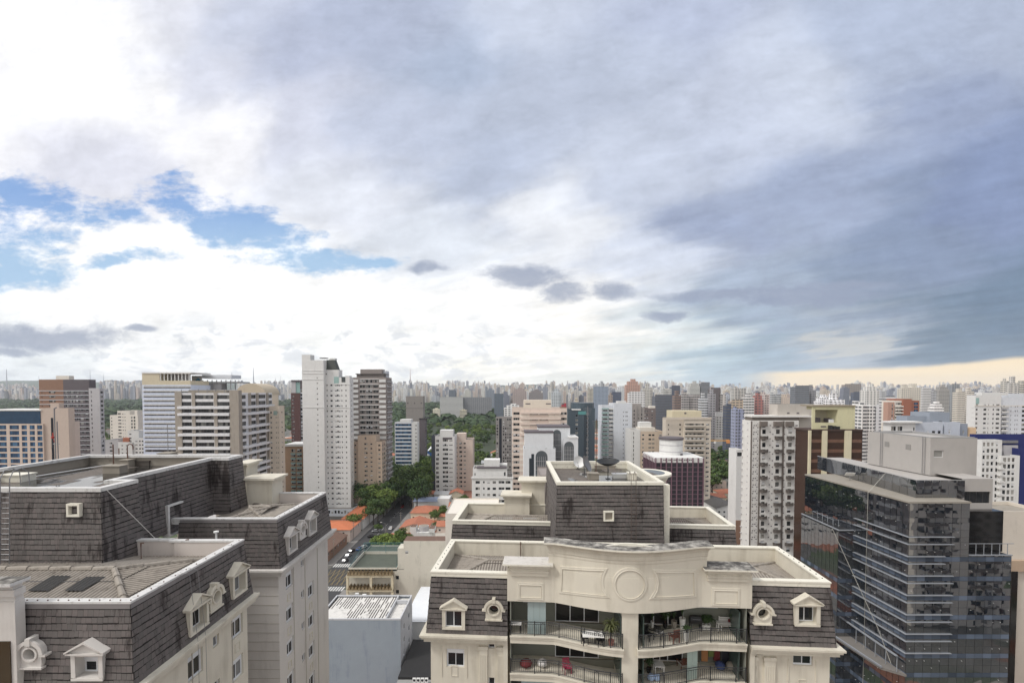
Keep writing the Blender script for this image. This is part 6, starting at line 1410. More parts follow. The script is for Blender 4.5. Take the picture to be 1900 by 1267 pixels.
B.box('penthouse', 1822, 1870, 728, 733.5, W1, 2, 4); B.box('penthouse', 1874, 1900, 730, 737.2, W2, 3, 6); B.box('string_course', 1808.5, 1946, 752, 753.3, W3, -.3, .29); B.box('glass_corner', 1811, 1817, 738, 749, BALC_G, -.08, .07); B.done()
B = Bld('office_building', 'deep blue wall building with a white window grid front at the right edge', 1810, 1940, 215)
BLU = wallm('royal_blue_paint', (30,40,100)); fhz = 12*215/880
B.mass(1813, 1940, 806, 3, BLU, [], nf=0, dy=4); B.mass(1825, 1862, 816, 3.5, W1, [(1826.5, 1831, .7, 1.7, 'dark'), (1834, 1839, .7, 1.7, 'dark'), (1842, 1847, .7, 1.7, 'lite'), (1851, 1855, .7, 1.7, 'dark')], fh=fhz, nf=14, gap=.6); B.mass(1861.5, 1896, 845, 6, W1, [(1865, 1871, .6, 1.9, 'dark'), (1873.5, 1879, .6, 1.9, 'dark'), (1881.5, 1887, .6, 1.9, 'dark')], fh=fhz, nf=11, gap=.6, dy=-1)
B.mass(1896, 1945, 832, 16, BLU, [], nf=0, dy=-.5); B.box('roof_duct', 1850, 1892, 817, 822, GREYMET, 3, 3); B.balconies(1854, 1862, 858, 12, 8, W1, W1, 1.3, .6, 0, .1); B.box('roof_house', 1866, 1892, 826, 845.5, LG, 3, 8); B.done()
B = Bld('low_building', 'beige low building with flat roof beside the black glass office at the right edge', 1853, 1960, 112)
B.mass(1853, 1960, 948, 10, wallm('warm_beige_render', (212,204,192)), [], [], [], nf=0, roofm=CONC); B.box('brick_wall', 1886, 1960, 1040, 1060, wallm('orange_beige', (184,162,140)), -1.0, .9); B.box('dark_glazing', 1889, 1900, 1060, 1270, mat('dark_shopfront', (.012,.010,.010), .1), -1.2, 1.15); B.done()

# ------------------------------------------------------------------ the black glass office on the right
gz = H-20.0
g0 = atz(1688, 933, gz); gF = Frame((g0.x, g0.y), 0.0)
gb = root('glass_office', 'black reflective glass office with white horizontal fins and grey penthouse on the right', 'building', (g0.x, g0.y, 0))
gl_ = bpy.data.materials.new('black_mirror_glass'); gl_.use_nodes = True; T = NT(gl_.node_tree); bs = gl_.node_tree.nodes['Principled BSDF']
ps = T.node('ShaderNodeNewGeometry'); isl = ps.outputs['Random Per Island']
T.put(bs.inputs['Base Color'], T.mix(T.sm(isl, .80, 1.0, 0, .5), (.013,.017,.024,1), (.06,.066,.08,1))); bs.inputs['Roughness'].default_value = .02; bs.inputs['IOR'].default_value = 3.4
bn = T.node('ShaderNodeBump'); bn.inputs['Strength'].default_value = .35; bn.inputs['Distance'].default_value = .06; T.put(bn.inputs['Height'], T.noise(ps.outputs['Position'], .22, 2, .45)); T.l.new(bn.outputs[0], bs.inputs['Normal'])
gsp = bpy.data.materials.new('blue_spandrel_glass'); gsp.use_nodes = True; T = NT(gsp.node_tree); bs = gsp.node_tree.nodes['Principled BSDF']; ps = T.node('ShaderNodeNewGeometry')
T.put(bs.inputs['Base Color'], T.mix(ps.outputs['Random Per Island'], lin4(58,66,78), lin4(104,116,134))); bs.inputs['Roughness'].default_value = .06
GW = wallm('grey_panel_cladding', (172,168,164), dirt=.1)
FG = 36.8*g0.y/FOC
rngG = random.Random(4)
gy1 = gF.z(1484, 881, gz)[1]; gxl = -1.2; gxr = X_(1806, g0.y)-g0.x; gxr2 = X_(1887, g0.y)-g0.x; zlow = Z_(1030, g0.y)
panes = MB()
def curtain(P, U, L, z0, z1, pw, zs, m=0):
    n = max(1, round(L/pw))
    for a, b, mi in zs:
        a = max(a, z0); b = min(b, z1)
        if b <= a: continue
        for i in range(n):
            p = P+U*(L*i/n+.03); q = P+U*(L*(i+1)/n-.03); nn = Vector((U.y, -U.x, 0)); t = rngG.uniform(0, .022)
            panes.add([(p.x-nn.x*0, p.y, a+.012), (q.x+nn.x*t, q.y+nn.y*t, a+.012), (q.x+nn.x*t, q.y+nn.y*t, b-.012), (p.x, p.y, b-.012)], ((0, 1, 2, 3),), mi)
def storeys(z1, n, off=0.0, sp=.85):
    r = []
    z = z1-off
    for k in range(n):
        r += [(z-(FG-sp)*.5, z, 0), (z-(FG-sp), z-(FG-sp)*.5, 0), (z-FG, z-(FG-sp), 1 if k > 1 else 0)]; z -= FG
    return r
V = Vector
dL = V((gxl, gy1, 0)); LL = dL.length; uL = (V((0, 0, 0))-dL).normalized()
curtain(dL, uL, LL, 0, gz, 1.35, storeys(gz, 17)); curtain(V((0, 0, 0)), V((1, 0, 0)), gxr, zlow, gz, 1.5, storeys(gz, 4)); curtain(V((0, 0, 0)), V((1, 0, 0)), gxr2, 0, zlow, 1.5, storeys(gz, 17))
panes.build('curtain_wall', (gl_, gsp), gb)
core = MB(); blackm = mat('joint_black', (.01,.01,.011), .5)
core.prism([(gxl+.08, gy1-.05), (.08, .06), (gxr, .06), (gxr, gy1)], 0, gz-.05); core.box(gxr+.003, gxr2, .06, gy1-3, 0, zlow-.05); core.build('core_wall', blackm, gb)
rfm = MB(); rfm.prism([(gxl-.15, gy1), (-.15, -.15), (gxr+.1, -.15), (gxr+.1, gy1)], gz-.04, gz+.25); rfm.build('roof_edge', wallm('buff_roof_edge', (146,140,130)), gb)
# white fins that wrap round the corner
FW = mat('white_fin', lin((142,146,152)), .4, var=.08)
xf = X_(1777, g0.y)-g0.x; yf = gF.x(1587, 963, -.5)[0]; zf0 = Z_(996, g0.y)
for k in range(13):
    z = zf0-(FG*(k//2)+(.0 if k % 2 == 0 else 1.33)); m = MB(); f = yf/gy1
    m.add([(gxl*f-.40, yf, z), (-.40, -.32, z), (-.0, -.0, z), (gxl*f, yf, z), (gxl*f-.40, yf, z+.08), (-.40, -.32, z+.08), (0, 0, z+.08), (gxl*f, yf, z+.08)], ((0,1,2,3),(4,5,6,7),(0,1,5,4),(3,0,4,7)))
    xe = xf if k < 2 or k > 3 else gxr*.6
    m.add([(-.40, -.32, z), (xe, -.32, z), (xe, -.0, z), (0, 0, z), (-.40, -.32, z+.08), (xe, -.32, z+.08), (xe, 0, z+.08), (0, 0, z+.08)], ((0,1,2,3),(4,5,6,7),(0,1,5,4),(1,2,6,5)))
    m.build('horizontal_fin', FW, gb)
# set-back storey with glass screens, penthouse
s0 = gF.z(1700, 891, H-16.5); s1 = gF.z(1517, 846, H-16.5); sxr = gF.z(1791, 891, H-16.5)[0]; zs_ = H-16.5
panes = MB(); u2 = (V((s0[0], s0[1], 0))-V((s1[0], s1[1], 0))); L2 = u2.length; u2.normalize()
curtain(V((s1[0], s1[1], 0)), u2, L2, gz+.25, zs_, 2.0, [(gz+.25, gz+2.0, 0), (gz+2.0, zs_, 0)]); curtain(V((s0[0], s0[1], 0)), V((1, 0, 0)), sxr-s0[0], gz+.25, zs_, 1.6, [(gz+.25, gz+1.9, 0), (gz+1.9, zs_, 0)]); panes.build('setback_glass', (gl_, gsp), gb)
m = MB(); m.prism([(s1[0]+.1, s1[1]-.1), (s0[0]+.1, s0[1]+.08), (sxr, s0[1]+.08), (sxr, s1[1])], gz+.2, zs_-.35); m.build('setback_core', GW, gb); m = MB(); m.prism([(s1[0]-.1, s1[1]), (s0[0]-.1, s0[1]-.08), (sxr, s0[1]-.08), (sxr, s0[1]+.15), (s0[0]+.15, s0[1]+.15), (s1[0]+.2, s1[1])], zs_+.003, zs_+.1); m.build('setback_trim', wallm('grey_trim', (150,150,150)), gb)
gx2 = gF.z(1854, 895, H-16.8)[0]; zq = H-16.3
hl_ = MB(); w2 = Wins(gb); facade(hl_, w2, (sxr+.003, s0[1]+.6), 0, gx2-sxr, zlow, zq, [(.5, gx2-sxr-.4, zq-4.6, zq-2.4, 'band'), (.3, gx2-sxr-.6, zq-7.6, zq-5.9, 'band')], .3); hl_.quad((gx2, s0[1]+.6, zlow), (gx2, s0[1]+14, zlow), (gx2, s0[1]+14, zq), (gx2, s0[1]+.6, zq)); hl_.quad((sxr, s0[1]+.6, zq), (gx2, s0[1]+.6, zq), (gx2, s0[1]+14, zq), (sxr, s0[1]+14, zq)); hl_.build('side_wing', GW, gb); w2.done()
m = MB(); ga, gb2 = X_(1806, g0.y+2)-g0.x, X_(1869, g0.y+2)-g0.x; m.box(gxr+.02, gb2, 2, 12, zlow, Z_(948, g0.y+2)); m.build('dark_side_block', mat('dark_side_glass', (.012,.012,.013), .05, var=.4, vs=.3, spec=.7), gb)
m = MB(); 
for i in range(6): x = gxr+.1+i*(gb2-gxr-1)/5; m.box(x-.04, x+.04, .2, .28, zlow, zlow+2.0)
m.box(gxr+.05, gb2+.2, .19, .29, zlow+2.003, zlow+2.1); m.box(gxr+.05, gxr2+.1, -.1, .18, zlow-.05, zlow+.12); m.build('terrace_railing', FW, gb)
P0_ = gF.z(1725, 880, zs_); zpt = H-9.3; p0x, p0y = P0_; dP = 15.5; pxr = p0x+(1812-1725)*(p0y+g0.y)/FOC
ph = MB(); w3 = Wins(gb); sk = -.75
facade(ph, w3, (p0x, p0y), 0, pxr-p0x, zs_-.2, zpt, [(.7, 2.6, zs_+3.4, zs_+4.8, 'dark')], .25)
ph.quad((p0x+sk, p0y+dP, zs_-.2), (p0x, p0y, zs_-.2), (p0x, p0y, zpt), (p0x+sk, p0y+dP, zpt)); ph.quad((pxr, p0y, zs_-.2), (pxr, p0y+dP, zs_-.2), (pxr, p0y+dP, zpt), (pxr, p0y, zpt)); ph.quad((p0x+sk, p0y+dP, zs_-.2), (pxr, p0y+dP, zs_-.2), (pxr, p0y+dP, zpt), (p0x+sk, p0y+dP, zpt)); ph.poly([(p0x, p0y, zpt-.3), (pxr, p0y, zpt-.3), (pxr, p0y+dP, zpt-.3), (p0x+sk, p0y+dP, zpt-.3)])
ph.build('penthouse', GW, gb)
for f in (.28, .62): y = p0y+dP*f; m = MB(); m.box(p0x+sk*f-.06, p0x+sk*f-.01, y, y+1.3, zs_+4.3, zs_+5.4); m.build('window', mat('grey_louvre', lin((140,138,134)), .6) if 'grey_louvre' not in bpy.data.materials else bpy.data.materials['grey_louvre'], gb)
for f in (.06, .72):
    y = p0y+dP*f; m = MB(); [m.tube([(p0x+sk*f-.2, y+q, zs_), (p0x+sk*f-.2, y+q, zpt+.2)], .04, 5) for q in (0, .6)]; [m.tube([(p0x+sk*f-.2, y, zs_+.4*i), (p0x+sk*f-.2, y+.6, zs_+.4*i)], .02, 4) for i in range(18)]; m.build('wall_ladder', GREYMET, gb)
w3.done(); m = MB(); ring_wall(m, p0x+.2, pxr-.2, p0y+.3, p0y+dP-.4, zpt-.3, zpt+.15, .3); m.build('penthouse_parapet', wallm('grey_trim', (0,0,0)), gb)
# lower block on the left flank with roof terrace, and the entrance canopy
c1 = gF.z(1556, 984, H-28.8); c2 = gF.z(1487, 953, H-28.8); zlb = H-28.8
panes = MB(); xlb = c1[0]; curtain(V((c2[0], c2[1], 0)), V((xlb-c2[0], c1[1]-c2[1], 0)).normalized(), hypot(xlb-c2[0], c1[1]-c2[1]), 0, zlb, 1.4, storeys(zlb, 13, .3)); curtain(V((xlb, c1[1], 0)), V((1, 0, 0)), 3.4, 0, zlb, 1.7, storeys(zlb, 13, .3)); panes.build('lower_curtain_wall', (gl_, gsp), gb)
m = MB(); m.prism([(c2[0]+.08, c2[1]), (xlb+.08, c1[1]+.06), (xlb+3.5, c1[1]+.06), (xlb+3.5, c2[1])], 0, zlb-.05); m.build('lower_core', blackm, gb); m = MB(); m.prism([(c2[0]-.1, c2[1]), (xlb-.1, c1[1]-.15), (xlb+3.6, c1[1]-.15), (xlb+3.6, c1[1]+.15), (xlb+.2, c1[1]+.15), (c2[0]+.2, c2[1])], zlb-.02, zlb+.16); m.build('terrace_edge', FW, gb)
m = MB()
for i in range(5):
    f = i/4*.55+.2; x = xlb+(c2[0]-xlb)*f+.6; y = c1[1]+(c2[1]-c1[1])*f; m.tube([(x, y, zlb), (x, y, zlb+1.5), (x+1.1, y, zlb+1.5), (x+1.1, y, zlb)], .05, 5)
m.tube([(xlb+(c2[0]-xlb)*.2+.6, c1[1]+(c2[1]-c1[1])*.2, zlb+1.5), (xlb+(c2[0]-xlb)*.75+.6, c1[1]+(c2[1]-c1[1])*.75, zlb+1.5)], .05, 5); m.build('terrace_frame', FW, gb)
k0 = gF.f(1645, 1237, 2.0); k1 = Z_(1237, g0.y+2); m = MB(); yb_ = 24.0
m.prism([(k0[0]-1.0, 2.0), (0, -.3), (.0, 2), (gxl*.8, yb_), (gxl*.8-4.2, yb_)], k1-.45, k1); m.build('entrance_canopy', wallm('canopy_concrete', (120,116,112)), gb)
m = MB(); m.prism([(k0[0]-1.2, 1.8), (k0[0]-.95, 1.8), (gxl*.8-4.0, yb_), (gxl*.8-4.4, yb_)], k1+.003, k1+.3); m.build('canopy_edge', FW, gb)
m = MB(); 
for i in range(9): f = i/8; x = -1.1+(gxl*.8-1.1)*0-.3*f; m.box(x-.05, x+.05, .5+f*20, .62+f*20, k1+.003, k1+3.0)
m.box(-1.6, -1.15, .3, 21, k1+3.003, k1+3.15); m.build('canopy_screen', FW, gb)
dots = MB()
for k in range(15):
    for i in range(26):
        if rngG.random() < .4:
            f = (i+.5)/26; z = gz-.5-k*FG-rngG.choice((0, 1.3)); x = gxl*(1-f); y = gy1*(1-f); dots.box(x-.13, x-.05, y-.035, y+.035, z, z+.07)
    for i in range(14):
        if rngG.random() < .5: x = .6+i*1.35; z = gz-.5-k*FG-rngG.choice((0, 1.3)); dots.box(x-.035, x+.035, -.12, -.04, z, z+.07) if (x < gxr or z < zlow) else None
tag(dots.build('glass_fixings', WHITEP, gb), kind='stuff')
def on_gedge(px, py): x, y = gF.z(px, py, gz); return (x+g0.x, y+g0.y, gz+.25)
o = root('solar_lamp', 'small white solar panel on a pole at the roof edge of the black glass office', 'solar lamp', on_gedge(1577, 893)); m = MB(); m.tube([(0, 0, 0), (0, 0, 1.0)], .06, 6); m.build('pole', GREYMET, o); m = MB(); m.box(-.9, .9, -.03, .03, -.6, .6); q = m.build('panel', WHITEP, o); q.location = (0, 0, 1.4); q.rotation_euler = (radians(50), 0, radians(-20))
def rope(label, pts, r=.05):
    m = MB(); m.tube(pts, r, 4); o = m.build('rope', wallm('rope_grey', (170,168,160))); tag(o, label, 'rope')
gp = lambda x, y, z: (g0.x+x, g0.y+y, z)
rope('long pale rope hanging straight down the black glass front from the set-back storey', [gp(s0[0]-.6, 9.5, zs_+.2), gp(-1.0, 8.6, gz), gp(-1.3, 8.4, gz-42)])
rope('pale rope slanting down from the lower roof terrace of the black glass office', [gp(xlb-.3, c1[1]+1.5, zlb), gp(-1.6, 4.5, k1+6), gp(-1.4, 1.5, k1+1)])
# ------------------------------------------------------------------ ground, streets
def ghgt(x, y):
    t = min(1, max(0, (y-2600)/3200)); return 52*t*t*(3-2*t)
gm = bpy.data.materials.new('city_ground'); gm.use_nodes = True; T = NT(gm.node_tree); bs = gm.node_tree.nodes['Principled BSDF']; bs.inputs['Roughness'].default_value = .9
ps = T.node('ShaderNodeNewGeometry').outputs['Position']
vo = T.node('ShaderNodeTexVoronoi'); T.put(vo.inputs['Vector'], T.v('MULTIPLY', ps, (1, 1, 0))); vo.inputs['Scale'].default_value = 1/16.0
cr = T.node('ShaderNodeValToRGB'); cr.color_ramp.interpolation = 'CONSTANT'; T.put(cr.inputs[0], T.sep(vo.outputs['Color'])[0])
els = [(0, lin4(132,128,122)), (.25, lin4(96,94,92)), (.42, lin4(176,104,74)), (.58, lin4(70,86,52)), (.74, lin4(186,182,174)), (.88, lin4(150,98,76))]
cr.color_ramp.elements[0].color = els[0][1]; cr.color_ramp.elements[1].position = els[1][0]; cr.color_ramp.elements[1].color = els[1][1]
for p, c in els[2:]: e_ = cr.color_ramp.elements.new(p); e_.color = c
n_ = T.noise(ps, .15, 5, .6)
T.put(bs.inputs['Base Color'], T.mix(T.sm(T.noise(ps, .012, 3, .5), .42, .58), T.mix(1.0, cr.outputs[0], T.xyz(*[T.add(.7, T.mul(n_, .6))]*3), 'MULTIPLY'), T.mix(n_, lin4(78,78,74), lin4(112,110,104))))
mb = MB(); xs = [-11900, -9000, -5000, -2500, -1200, -400, 400, 1200, 2500, 5000, 9000, 11900]; ys = [-2500, -500, 400, 1500, 2600, 3000, 3400, 3800, 4200, 4600, 5000, 5400, 5800, 7000, 9300]
for j in range(len(ys)-1):
    for i in range(len(xs)-1): mb.quad(*[(x, y, ghgt(x, y)) for x, y in ((xs[i], ys[j]), (xs[i+1], ys[j]), (xs[i+1], ys[j+1]), (xs[i], ys[j+1]))])
struct('ground', mb, gm)
mb = MB(); mb.quad((-81, 40, .02), (-67, 40, .02), (-67, 900, .02), (-81, 900, .02)); struct('street', mb, ASPH)
mb = MB(); mb.quad((-220, 190, .026), (-40, 190, .026), (-40, 208, .026), (-220, 208, .026)); struct('cross_street', mb, ASPH)
for x0, x1 in ((-85, -81), (-67, -63)):
    mb = MB(); mb.box(x0, x1, 212, 900, -.3, .15); mb.box(x0, x1, 40, 186, -.3, .15); struct('pavement', mb, PAVE)
mb = MB()
for yy in (210.5, 185):
    for i in range(13): mb.quad((-80.6+i*1.06, yy, .034), (-80.0+i*1.06, yy, .034), (-80.0+i*1.06, yy+4.2, .034), (-80.6+i*1.06, yy+4.2, .034))
for i in range(60): mb.quad((-74.08, 222+i*9, .034), (-73.92, 222+i*9, .034), (-73.92, 226+i*9, .034), (-74.08, 226+i*9, .034))
for xx in (-86.5, -61.5):
    for i in range(9): mb.quad((xx, 186.6+i*2.4, .034), (xx+4, 186.6+i*2.4, .034), (xx+4, 187.6+i*2.4, .034), (xx, 187.6+i*2.4, .034))
struct('road_marking', mb, MARK)
mb = MB()
for i in range(7):
    for sg in (0, 1):
        x0 = -80.5+i*2.0; a = (x0, 190.5, .036); b = (x0+2.6, 207.5, .036)
        if sg: a, b = (-67.5-(x0+80.5), 190.5, .038), (-67.5-(x0+80.5)-2.6, 207.5, .038)
        mb.quad(a, (a[0]+.22, a[1], a[2]), (b[0]+.22, b[1], b[2]), b)
struct('yellow_box_marking', mb, MARK_Y)
# ------------------------------------------------------------------ low buildings between the towers and the street
def house(label, x0, x1, y0, y1, eave, rise, wallc, roofm, kind='gable', axis='x', group=None, wn=True, name='house'):
    cx, cy = (x0+x1)/2, (y0+y1)/2; r = root(name, label, 'house', (cx, cy, 0), 0, group); w_, d_ = (x1-x0)/2, (y1-y0)/2
    mb = MB(); ws = Wins(r, 30); n = max(1, int(2*w_/3.5)); hs = []
    if wn:
        for st in range(max(1, int(eave/3))): hs += [(.8+i*(2*w_-1.6)/n+.3, .8+i*(2*w_-1.6)/n+1.5, .9+3*st, 2.1+3*st, 'lite') for i in range(n)]
    facade(mb, ws, (-w_, -d_), 0, 2*w_, 0, eave, [h for h in hs if h[3] < eave-.2], .15)
    n2 = max(1, int(2*d_/4)); hs = [(.8+i*(2*d_-1.6)/n2+.3, .8+i*(2*d_-1.6)/n2+1.5, max(.9, eave-2.2), max(2.0, eave-.9), 'lite') for i in range(n2)] if wn else []
    facade(mb, ws, (w_, -d_), pi/2, 2*d_, 0, eave, hs, .15); mb.quad((w_, d_, 0), (-w_, d_, 0), (-w_, d_, eave), (w_, d_, eave)); mb.quad((-w_, d_, 0), (-w_, -d_, 0), (-w_, -d_, eave), (-w_, d_, eave))
    rf = MB(); o = .5; a, b, c, e = -w_-o, w_+o, -d_-o, d_+o; z = eave-.1
    if kind == 'flat': mb.quad((-w_, -d_, eave-.4), (w_, -d_, eave-.4), (w_, d_, eave-.4), (-w_, d_, eave-.4)); rf.box(-w_+.3, w_-.3, -d_+.3, d_-.3, eave-.39, eave-.3); ring_wall(rf, -w_-.05, w_+.05, -d_-.05, d_+.05, eave+.003, eave+.15, .3)
    else:
        t = .12
        def slab(pts):
            rf.add([(x, y, q) for x, y, q in pts]+[(x, y, q-t) for x, y, q in pts], [tuple(range(len(pts))), tuple(range(2*len(pts)-1, len(pts)-1, -1))]+[(i, len(pts)+i, len(pts)+(i+1) % len(pts), (i+1) % len(pts)) for i in range(len(pts))])
        if kind == 'gable' and axis == 'x':
            slab([(a, c, z), (b, c, z), (b, 0, z+rise), (a, 0, z+rise)]); slab([(b, e, z), (a, e, z), (a, 0, z+rise), (b, 0, z+rise)])
            for x in (-w_, w_): mb.poly([(x, -d_, eave), (x, d_, eave), (x, 0, z+rise-.15)])
        elif kind == 'gable':
            slab([(a, c, z), (0, c, z+rise), (0, e, z+rise), (a, e, z)]); slab([(0, c, z+rise), (b, c, z), (b, e, z), (0, e, z+rise)])
            for y in (-d_, d_): mb.poly([(-w_, y, eave), (w_, y, eave), (0, y, z+rise-.15)])
        else:
            k = min(w_, d_); p = (-(w_-k), -(d_-k) if d_ > w_ else 0); q = (w_-k, d_-k if d_ > w_ else 0)
            P = (p[0], p[1], z+rise); Q = (q[0], q[1], z+rise)
            if d_ > w_: slab([(a, c, z), (b, c, z), P]); slab([(b, e, z), (a, e, z), Q]); slab([(b, c, z), (b, e, z), Q, P]); slab([(a, e, z), (a, c, z), P, Q])
            else: slab([(a, c, z), (b, c, z), Q, P]); slab([(b, e, z), (a, e, z), P, Q]); slab([(b, c, z), (b, e, z), Q]); slab([(a, e, z), (a, c, z), P])
    mb.build('wall', wallc, r); rf.build('roof', roofm, r); ws.done(); return r
PK = wallm('pinkish_wall', (206,190,180)); CRW = wallm('cream_house_wall', (216,206,184)); BRR = mat('brown_sheet_roof', lin((112,88,76)), .8, var=.25, vs=.8, dirt=.5, dcol=lin((70,54,46)), streak=False); GRR = mat('grey_sheet_roof', lin((168,170,172)), .6, var=.2, vs=.6, dirt=.4, streak=False); BLR = mat('blue_grey_sheet_roof', lin((132,144,168)), .6, var=.15, vs=.6, dirt=.3, streak=False); DKR = mat('dark_tile_roof', lin((78,76,74)), .8, var=.2, vs=.8)
house('pink walled corner building with flat pitched orange roof left of the street', -104, -84.8, 246, 264, 6.6, 1.7, PK, TERRA_B, 'hip')
house('long white shop building with bright orange roof behind the pink corner building', -97, -85, 268, 306, 6.3, 2.0, W1, TERRA_B, 'hip')
house('low building with long brown roof beside the crossing left of the street', -100, -85, 212, 242, 5.0, 2.2, BRN, BRR, 'gable', 'y')
house('single storey shop with brown sheet roof just below the crossing', -102, -86, 150, 182, 6.0, 1.4, LG, GRR, 'gable', 'y')
house('large terracotta roofed house right of the street before the trees', -62, -46, 288, 304, 4.6, 2.8, CRW, TERRA, 'hip')
house('cream gabled house with terracotta roof nearest the white water tanks', -61, -46, 256, 272, 4.4, 2.6, CRW, TERRA, 'gable', 'y')
house('terracotta roofed house right of the large one beside a round tree', -45, -30, 281, 293, 4.2, 2.2, CRW, TERRA, 'gable', 'x')
house('small house with orange roof behind the white water tanks', -42, -29, 262, 272, 3.8, 1.9, PK, TERRA, 'gable', 'x')
house('low house with mossy orange roof in front of the street bend', -63, -52, 234, 246, 4.6, 2.2, CRW, TERRA, 'hip')
house('workshop with blue grey sheet roof right of the street', -66, -50, 316, 330, 5.0, 1.2, W1, BLR, 'gable', 'x')
house('plain white block beside the blue grey sheet roof', -50, -42, 316, 328, 6.6, 0, W1, W1, 'flat', wn=False)
house('little house with orange hipped roof farthest up the street', -66, -57, 342, 352, 4.4, 2.0, CRW, TERRA, 'hip')
house('grey sheet roofed shed between two little orange roofs', -56, -46, 340, 352, 4.6, 1.0, W1, GRR, 'gable', 'x')
house('little house with orange gable roof at the foot of the slim white tower', -45, -36, 340, 350, 5.0, 2.2, CRW, TERRA, 'gable', 'y')
house('brick red roofed house between the white block and a tree', -41, -29, 306, 316, 4.0, 1.8, PK, TERRA, 'gable', 'x')
house('pale flat roofed low building seen between the beige tower and white balcony tower', 153, 166, 365, 384, 9, 0, PK, CONC, 'flat')
house('white house with dark gabled roof left of the narrow white block', 126, 140, 290, 318, 7.0, 2.2, W1, DKR, 'gable', 'y')
house('small orange roofed house right of the beige balcony tower', 138, 150, 330, 342, 4.5, 2.0, CRW, TERRA, 'gable', 'x')
house('orange roofed house beside the trees right of the beige balcony tower', 152, 166, 344, 356, 4.5, 2.0, CRW, TERRA, 'hip')
t_ = root('water_tanks', 'white walled rooftop block with round grey water tank among the orange roofs', 'water tank', (-44, 246, 0)); mb = MB(); mb.box(-8, 3, -4, 4, 0, 6.2); mb.box(-8.5, -5.5, -4, 1, 6.203, 9); mb.box(1.2, 4.0, -4.4, 2, 6.203, 8.2); mb.build('wall', W1, t_); mb = MB(); mb.cyl(-2, -.5, 2.6, 6.21, 8.8, 20); mb.cyl(-2, -.5, 2.2, 8.803, 8.9, 20, 1); mb.build('tank', (LG, CONC), t_); mb = MB(); mb.box(1.3, 3.9, -4.3, 1.9, 8.203, 8.3); mb.build('roof', BRR, t_); mb = MB(); mb.box(-8.4, -5.6, -3.9, .9, 9.003, 9.1); mb.build('roof', BRR, t_)
# blue walled block with ribbed roof
kz = Z_(1150, 110); kx0, kx1 = -46.0, X_(740, 110); ky1 = 123.0
kb = root('blue_wall_building', 'windowless pale blue wall building with ribbed white roof between the two mansard buildings', 'building', (kx1, 110, 0)); W_ = kx1-kx0
mb = MB(); mb.quad((-W_, 0, 0), (0, 0, 0), (0, 0, kz), (-W_, 0, kz)); mb.quad((0, 13, 0), (-W_, 13, 0), (-W_, 13, kz), (0, 13, kz)); mb.quad((-W_, 13, 0), (-W_, 0, 0), (-W_, 0, kz), (-W_, 13, kz)); mb.build('wall', mat('faded_blue_paint', lin((150,160,170)), .9, var=.08, vs=.35, dirt=.45, dcol=lin((108,122,142)), ds=.25), kb)
mb = MB(); ws = Wins(kb); facade(mb, ws, (0, 0), pi/2, 13, 0, kz, [(3, 4.2, kz-4-3.2*i, kz-2.6-3.2*i, 'lite') for i in range(6)]+[(8.5, 9.7, kz-4-3.2*i, kz-2.6-3.2*i, 'lite') for i in range(6)]); mb.build('wall', wallm('stained_white_wall', (196,198,202), dirt=.6), kb); ws.done()
mb = MB(); ring_wall(mb, -W_-.03, .03, -.03, 13.03, kz+.003, kz+.35, .3); mb.box(-3.6, -3.3, .3, 12.7, kz-.3, kz+.5); mb.box(-3.2, -.4, 9.2, 9.5, kz-.3, kz+.6); mb.build('parapet', wallm('stained_white_wall', (0,0,0)), kb)
RIBW = mat('white_roof_rib', lin((214,212,208)), .7, var=.15, dirt=.5, streak=False); GAP = mat('dark_roof_gap', lin((58,51,47)), .9, var=.5, vs=1.2)
mb = MB(); mb.box(-W_+.3, -3.62, .3, 12.7, kz-.35, kz-.15, 1); mb.box(-3.28, -.3, .3, 12.7, kz-.5, kz-.4, 0)
n = 24
for i in range(n):
    x = -W_+.7+i*(W_-4.6)/n; 
    for (y0_, y1_) in ((.5, 5.9), (6.1, 12.5)): mb.box(x, x+.36, y0_, y1_, kz-.148, kz-.09, 0)
    for q in range(3):
        if random.random() < .35: y0_ = .5+q*4+random.random()*1.5; mb.box(x+.365, x+.79, y0_, y0_+random.uniform(1, 3.5), kz-.14, kz-.10, 0)
for i in range(int(n*.35)): x = -W_+.7+i*(W_-4.6)/n; mb.box(x+.362, x+.795, .5, 5.9, kz-.14, kz-.095, 0)
mb.box(-W_+.4, -3.7, 5.9, 6.1, kz-.1, kz-.05, 0); mb.build('ribbed_roof', (RIBW, GAP), kb)
# cream wall building with roof court and plant shelves
Ym = 150.0; mx0, mx1, mx2 = X_(643, Ym), X_(747, Ym), -18.0; mz1, mz2 = Z_(1056, Ym), Z_(1003, Ym)
mbld = root('cream_wall_building', 'cream walled building with netted roof court and shelves of plants behind the blue wall', 'building', (mx0, Ym, 0)); o1 = mx1-mx0; o2 = mx2-mx0
mb = MB(); ws = Wins(mbld); facade(mb, ws, (0, 0), 0, o1, 0, mz1, [(o1-2.6, o1-1.6, mz1-3.2-4.6*k, mz1-2.0-4.6*k, 'dark') for k in range(4)], .2); facade(mb, ws, (o1, 0), 0, o2-o1, 0, mz2, [(.5, 1.5, mz2-4.2, mz2-3.2, 'dark')], .2)
mb.quad((0, 24, 0), (0, 0, 0), (0, 0, mz1), (0, 24, mz1)); mb.quad((o1, 5, mz1-.6), (o1, 0, mz1-.6), (o1, 0, mz2), (o1, 5, mz2)); mb.quad((o2, 0, 0), (o2, 24, 0), (o2, 24, mz1), (o2, 0, mz1)); mb.quad((o2, 0, mz1), (o2, 5, mz1), (o2, 5, mz2), (o2, 0, mz2)); mb.quad((o2, 24, 0), (0, 24, 0), (0, 24, mz1), (o2, 24, mz1)); mb.quad((o2, 5, mz1-.6), (o1, 5, mz1-.6), (o1, 5, mz2), (o2, 5, mz2))
